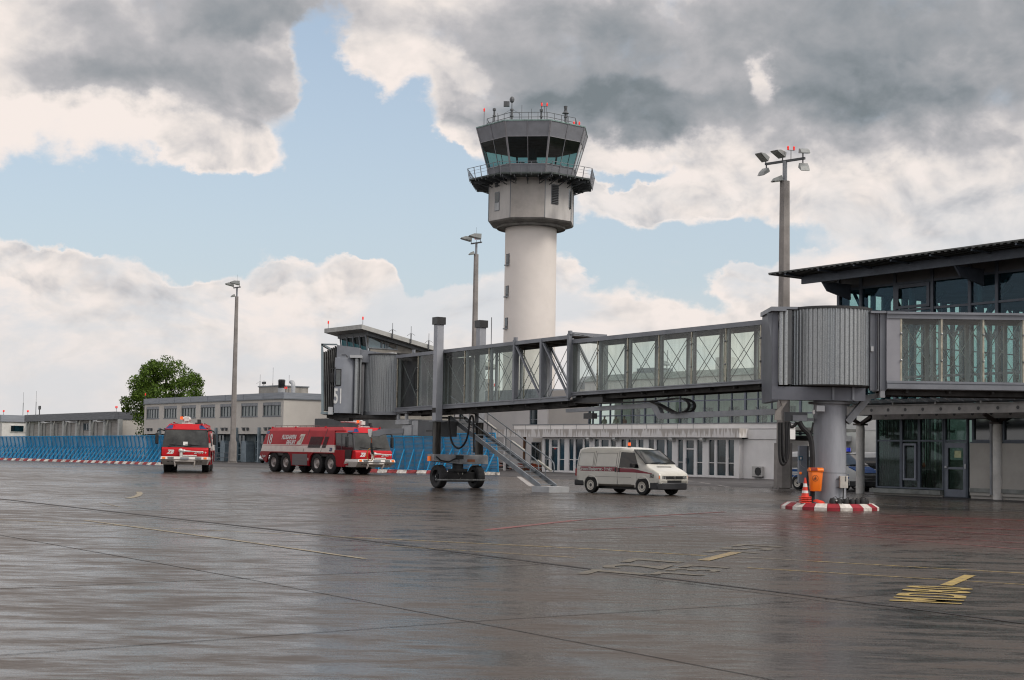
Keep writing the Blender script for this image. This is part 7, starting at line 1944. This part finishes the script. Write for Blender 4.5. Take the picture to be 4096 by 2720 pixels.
        # wheel arch: dark opening and lip
        for xw in (0, 2.92):
            y_ = sy(max(-.5, xw), .6)
            MB().lathe([(0, s * (y_ + .003)), (.365, s * (y_ + .003)), (.37, s * .5)], (xw, 0, .36), 30, 'y', 0, PI).add([(xw - .36, s * (y_ + .003), .25), (xw + .36, s * (y_ + .003), .25), (xw + .36, s * (y_ + .003), .37), (xw - .36, s * (y_ + .003), .37)], [(0,1,2,3)]).build('wheel_well', BLACK, t)
            MB().lathe([(.37, s * (y_ + .0)), (.385, s * (y_ + .022)), (.41, s * (y_ + .018)), (.425, s * (y_ - .01))], (xw, 0, .36), 24, 'y', -.15, PI + .15).build('arch_lip', body_m, o, True)
            wheel(t, xw, s * .832, .335, .24, s, mat('rim_cream', (.55, .52, .46), .4, 0, .08, 5), 'car')
    # windscreen
    def front(y, f, o_=.01):
        x0, z0_, x1, z1_ = 3.11, 1.255, 2.33, H - .10; x = x0 + (x1 - x0) * f + o_; z = z0_ + (z1_ - z0_) * f + o_; w = .88 + (.755 - .88) * f
        return Vector((x - .05 * y * y, y * w, z))
    vs = []; fs = []; m_ = 8
    for i in range(m_ + 1):
        for f in (0.0, .5, .97): vs.append(front(-1 + 2 * i / m_, f, .016))
    for i in range(m_):
        for j in range(2): a = i * 3 + j; fs.append((a, a + 3, a + 4, a + 1))
    w = MB().add(vs, fs).build('windscreen', mat('van_screen', (.035, .042, .042), .06, 0, .6, 1.6, 0, .45), t, True)
    b = MB()
    for i in range(m_): b.bar(vs[i*3], vs[i*3+3], .04, .02); b.bar(vs[i*3+2], vs[i*3+5], .04, .02)
    b.bar(vs[0], vs[2], .04, .02); b.bar(vs[-3], vs[-1], .04, .02); b.build('windscreen_seal', BLACK, w)
    b = MB().bar(front(-.7, .03, .03), front(.0, .08, .03), .02, .015).bar(front(.05, .03, .03), front(.7, .08, .03), .02, .015); b.build('wipers', BLACK, t)
    MB().prism([(3.24, 1.155), (3.30, 1.135), (3.30, 1.145), (3.24, 1.165)], 'y', -.42, .42).build('bonnet_vent', BLK2, o)
    # front: grille, lights, bumpers
    MB().box(3.78, 3.845, -.50, .50, .66, .79).build('grille', BLK2, t, bevel=.01)
    for s in (-1, 1):
        MB().prism([(s * .50, .66), (s * .74, .66), (s * .74, .80), (s * .50, .80)] if s > 0 else [(-.74, .66), (-.50, .66), (-.50, .80), (-.74, .80)], 'x', 3.70, 3.835).build('headlight', mat('headlight_clear', (.40, .41, .40), .06, .4, .5, 14, 0, 1), t, bevel=.015)
        MB().box(3.60, 3.80, s * .745, s * .865, .66, .80).build('indicator', mat('indicator_orange', (.75, .16, .01), .2, 0, .1, 3), t, bevel=.01)
        MB().box(-.95, -.86, s * .78, s * .90, .70, 1.0).build('tail_light', mat('tail_red', (.30, .01, .01), .2), t)
    MB().box(3.62, 3.83, -.83, .83, .50, .64).build('front_panel', body_m, t, bevel=.03)
    MB().box(3.80, 3.845, -.42, .42, .52, .62).build('lower_grille', BLK2, t)
    b = MB().prism([(3.30, -.90), (3.72, -.90), (3.93, -.62), (3.96, 0), (3.93, .62), (3.72, .90), (3.30, .90)], 'z', .24, .52); b.build('front_bumper', mat('bumper_plastic', (.022, .023, .026), .5, 0, .15, 3), t, bevel=.04)
    MB().box(-1.02, -.42, -.90, .90, .30, .55).build('rear_bumper', mat('bumper_plastic', ()), t, bevel=.05)
    MB().box(-.4, 2.4, -.6, .6, .2, .34).build('underbody', BLACK, t)
    return t, o, panel, sy
v0 = gp(2571, 1979.5); v1 = gp(2368.8, 1970.4)
cvan = (gp(2571, 1979.5) + gp(2368.8, 1970.4) + gp(2688, 1980) + gp(2478, 1972)) / 4
hv = math.atan2(-.745, .667); fv = Vector((cos(hv), sin(hv), 0))
t, o, panel, sy = van(tuple(cvan - fv * 1.46), hv, 'service_van', 'cream white panel van with a dark red stripe and an orange roof beacon', 'van', VW_)
STR = mat('van_stripe', (.22, .010, .028), .35, 0, .06, 2)
for s in (-1, 1):
    panel([(-.90, .92), (1.50, .92), (1.50, 1.10), (-.90, 1.10)], s, STR, 'stripe', o_=.005, sub=8)
    panel([(1.54, .90), (2.45, .90), (2.40, 1.06), (1.54, 1.07)], s, STR, 'stripe', o_=.005); panel([(2.45, .90), (3.45, .86), (3.45, .885), (2.40, 1.06)], s, STR, 'stripe', o_=.005)
    rt = (1, 0, 0) if s < 0 else (-1, 0, 0)
    text('Ground Equipment - Service', .185, 'lettering', mat('letter_white', ()), o, txm(Vector((.30, s * (sy(.3, 1.0) + .012), 1.005)), rt, (0, 0, 1)), 0, .001, .006, .90)
    text('222', .17, 'lettering', BLACK, o, txm(Vector((3.42, s * (sy(3.42, .8) + .012), .78)), rt, (0, 0, 1)), .15, .001, .007, .85)
MB().lathe([(.055, .0), (.065, 0), (.065, -.004), (.055, -.004)], (0, 0, 0), 16, 'y').xf(Matrix.Translation((3.85, 0, .725)) @ Matrix.Rotation(PI / 2, 4, 'Z')).bar((3.853, -.03, .77), (3.853, 0, .69), .008, .008).bar((3.853, .03, .77), (3.853, 0, .69), .008, .008).build('emblem', ALU, t)
b = MB().cyl((1.60, -.30, 1.92), (1.60, -.30, 1.99), .07, n=14); bb_ = b.build('beacon_base', BLK2, t); MB().cyl((1.60, -.30, 1.99), (1.60, -.30, 2.12), .062, .058, n=14).build('beacon_lamp', mat('beacon_orange', ()), bb_)

# ---------------------------------------------------------------- police vans behind the pillar
pb = gp(3196, 1957.6); pf = gp(3396, 1970)
hp = math.atan2(-.80, .60); fp = Vector((cos(hp), sin(hp), 0)); rp = Vector((fp.y, -fp.x, 0))
def police(loc, label, low, beac, grp='police vans parked beside the terminal'):
    t, o, panel, sy = van(tuple(loc), hp, 'police_van', label, 'van', mat('police_white', (.55, .56, .55), .35, 0, .05, 1), group=grp, police=True)
    PB_ = mat('police_blue', (.008, .075, .27), .6, 0, .05, 2, 0, .15); PW = mat('police_line', (.6, .62, .62), .4)
    for s in (-1, 1):
        panel([(-.9, .62), (3.3, .62), (3.3, .82), (-.9, .82)], s, low, 'stripe', o_=.005, sub=10)
        panel([(-.9, .90), (2.6, .90), (2.6, 1.02), (-.9, 1.02)], s, low, 'stripe', o_=.005, sub=10)
        panel([(-.72, 1.10), (.12, 1.10), (.12, 1.66), (-.70, 1.64)], s, VG, 'side_window'); panel([(.24, 1.10), (1.44, 1.10), (1.44, 1.68), (.24, 1.66)], s, VG, 'side_window')
    MB().prism([(3.14, 1.19), (3.50, 1.045), (3.77, .905), (3.80, .915), (3.53, 1.075), (3.16, 1.22)], 'y', -.78, .78).build('bonnet', low, t)
    text('POLIZEI', .20, 'lettering', mat('letter_white', ()), t, txm(Vector((3.40, 0, 1.085)), (0, 1, 0), (-.9, 0, .42)), .2, .001, .004)
    k = MB().box(1.95, 2.2, -.62, .62, 1.90, 1.95).build('light_bar', BLK2, t)
    for y in (-.5, .5): MB().cyl((2.08, y, 1.95), (2.08, y, 2.14), .12, .11, 12).build('blue_lamp', mat('lamp_blue', (.008, .02, .35), .2, 0, .1, 3, emit=(.02, .05, .8, .25)), k)
    return t
pvc = (pb + pf) / 2
police(pb + rp * -.80, 'white and blue police van parked behind the rotunda pillar and control cabinet', mat('police_blue', (.008, .075, .27), .6, 0, .05, 2, 0, .15), 1)
police(pb + rp * -.80 + Vector((3.15, 0.9, 0)), 'second police van, mostly hidden by the terminal glass corner', mat('police_green', (.01, .12, .07), .35, 0, .05, 2), 1)

# ---------------------------------------------------------------- silver car by the office block
def small_car(loc, rot, label):
    t = thing('parked_car', label, 'car', loc, rot)
    m = mat('car_white', (.60, .61, .62), .3, .1, .05, 1, coat=.4)
    S = [(-2.1, .45, .70, .72, .70, .66), (-2.0, .28, .92, .96, .82, .70), (-1.5, .22, .98, 1.18, .85, .64), (-1.0, .22, .95, 1.42, .86, .58), (-.2, .22, .92, 1.46, .87, .58), (.35, .22, .92, 1.38, .87, .56), (1.0, .22, .92, 1.0, .86, .74), (1.6, .25, .84, .90, .84, .74), (2.05, .32, .70, .76, .76, .68), (2.15, .42, .60, .62, .66, .62)]
    vs = []; n = 12
    for (x, z0, z1, z2, w1, w2) in S:
        h = [(0, z0), (w1 * .85, z0), (w1, z0 + .12), (w1, z1), (w2 * 1.02, z1 + (z2 - z1) * .85), (w2 * .75, z2), (0, z2)]
        vs += [(x, -y, z) for y, z in h] + [(x, y, z) for y, z in h[-2:0:-1]]
    fs = [(i*n+k, i*n+(k+1) % n, (i+1)*n+(k+1) % n, (i+1)*n+k) for i in range(len(S) - 1) for k in range(n)] + [tuple(range(n)), tuple(range((len(S)-1)*n, len(S)*n))]
    o = MB().add(vs, fs).build('body', m, t, True)
    for s in (-1, 1):
        MB().add([(-1.45, s*.845, 1.0), (.85, s*.865, .97), (.30, s*.62, 1.33), (-.95, s*.62, 1.36)], [(0,1,2,3)]).build('side_window', VG, t)
        for xw in (-1.3, 1.3):
            MB().lathe([(0, s * .873), (.34, s * .873), (.345, s * .5)], (xw, 0, .32), 24, 'y', -.3, PI + .3).build('wheel_well', BLACK, t); wheel(t, xw, s * .80, .31, .2, s, ALU, 'car')
        MB().box(1.92, 2.10, s * .42, s * .72, .62, .74).build('headlight', mat('headlight_clear', ()), t, bevel=.02)
    MB().add([(.45, -.60, 1.34), (.45, .60, 1.34), (1.0, .78, .99), (1.0, -.78, .99)], [(0,1,2,3)]).build('windscreen', VG, t)
    MB().box(2.06, 2.17, -.38, .38, .60, .72).build('grille', BLK2, t); MB().box(2.0, 2.18, -.72, .72, .30, .42).build('lower_grille', BLK2, t, bevel=.02)
gc = gp(1052, 1853)
small_car(tuple(gc + Vector((.9, 2.6, 0))), math.atan2(-.95, -.42), 'white saloon car parked behind the rear of the right fire truck')
# lamp post before the office
lpg = gp(996, 1841); lp_ = thing('lamp_post', 'thin grey lamp post in front of the office beside the mast', 'street lamp', (lpg.x, lpg.y - 6, 0))
hh = Fr(lpg.x, lpg.y - 6, 0).at(996, 1664, 0)[1]; MB().cyl((0, 0, 0), (0, 0, hh), .085, .055, 8).build('pole', BL_ if False else mat('blue_grey_paint', ()), lp_); MB().bar((-.35, 0, hh + .22), (.35, 0, hh + .02), .16, .12).build('lamp_head', GREYL, lp_)
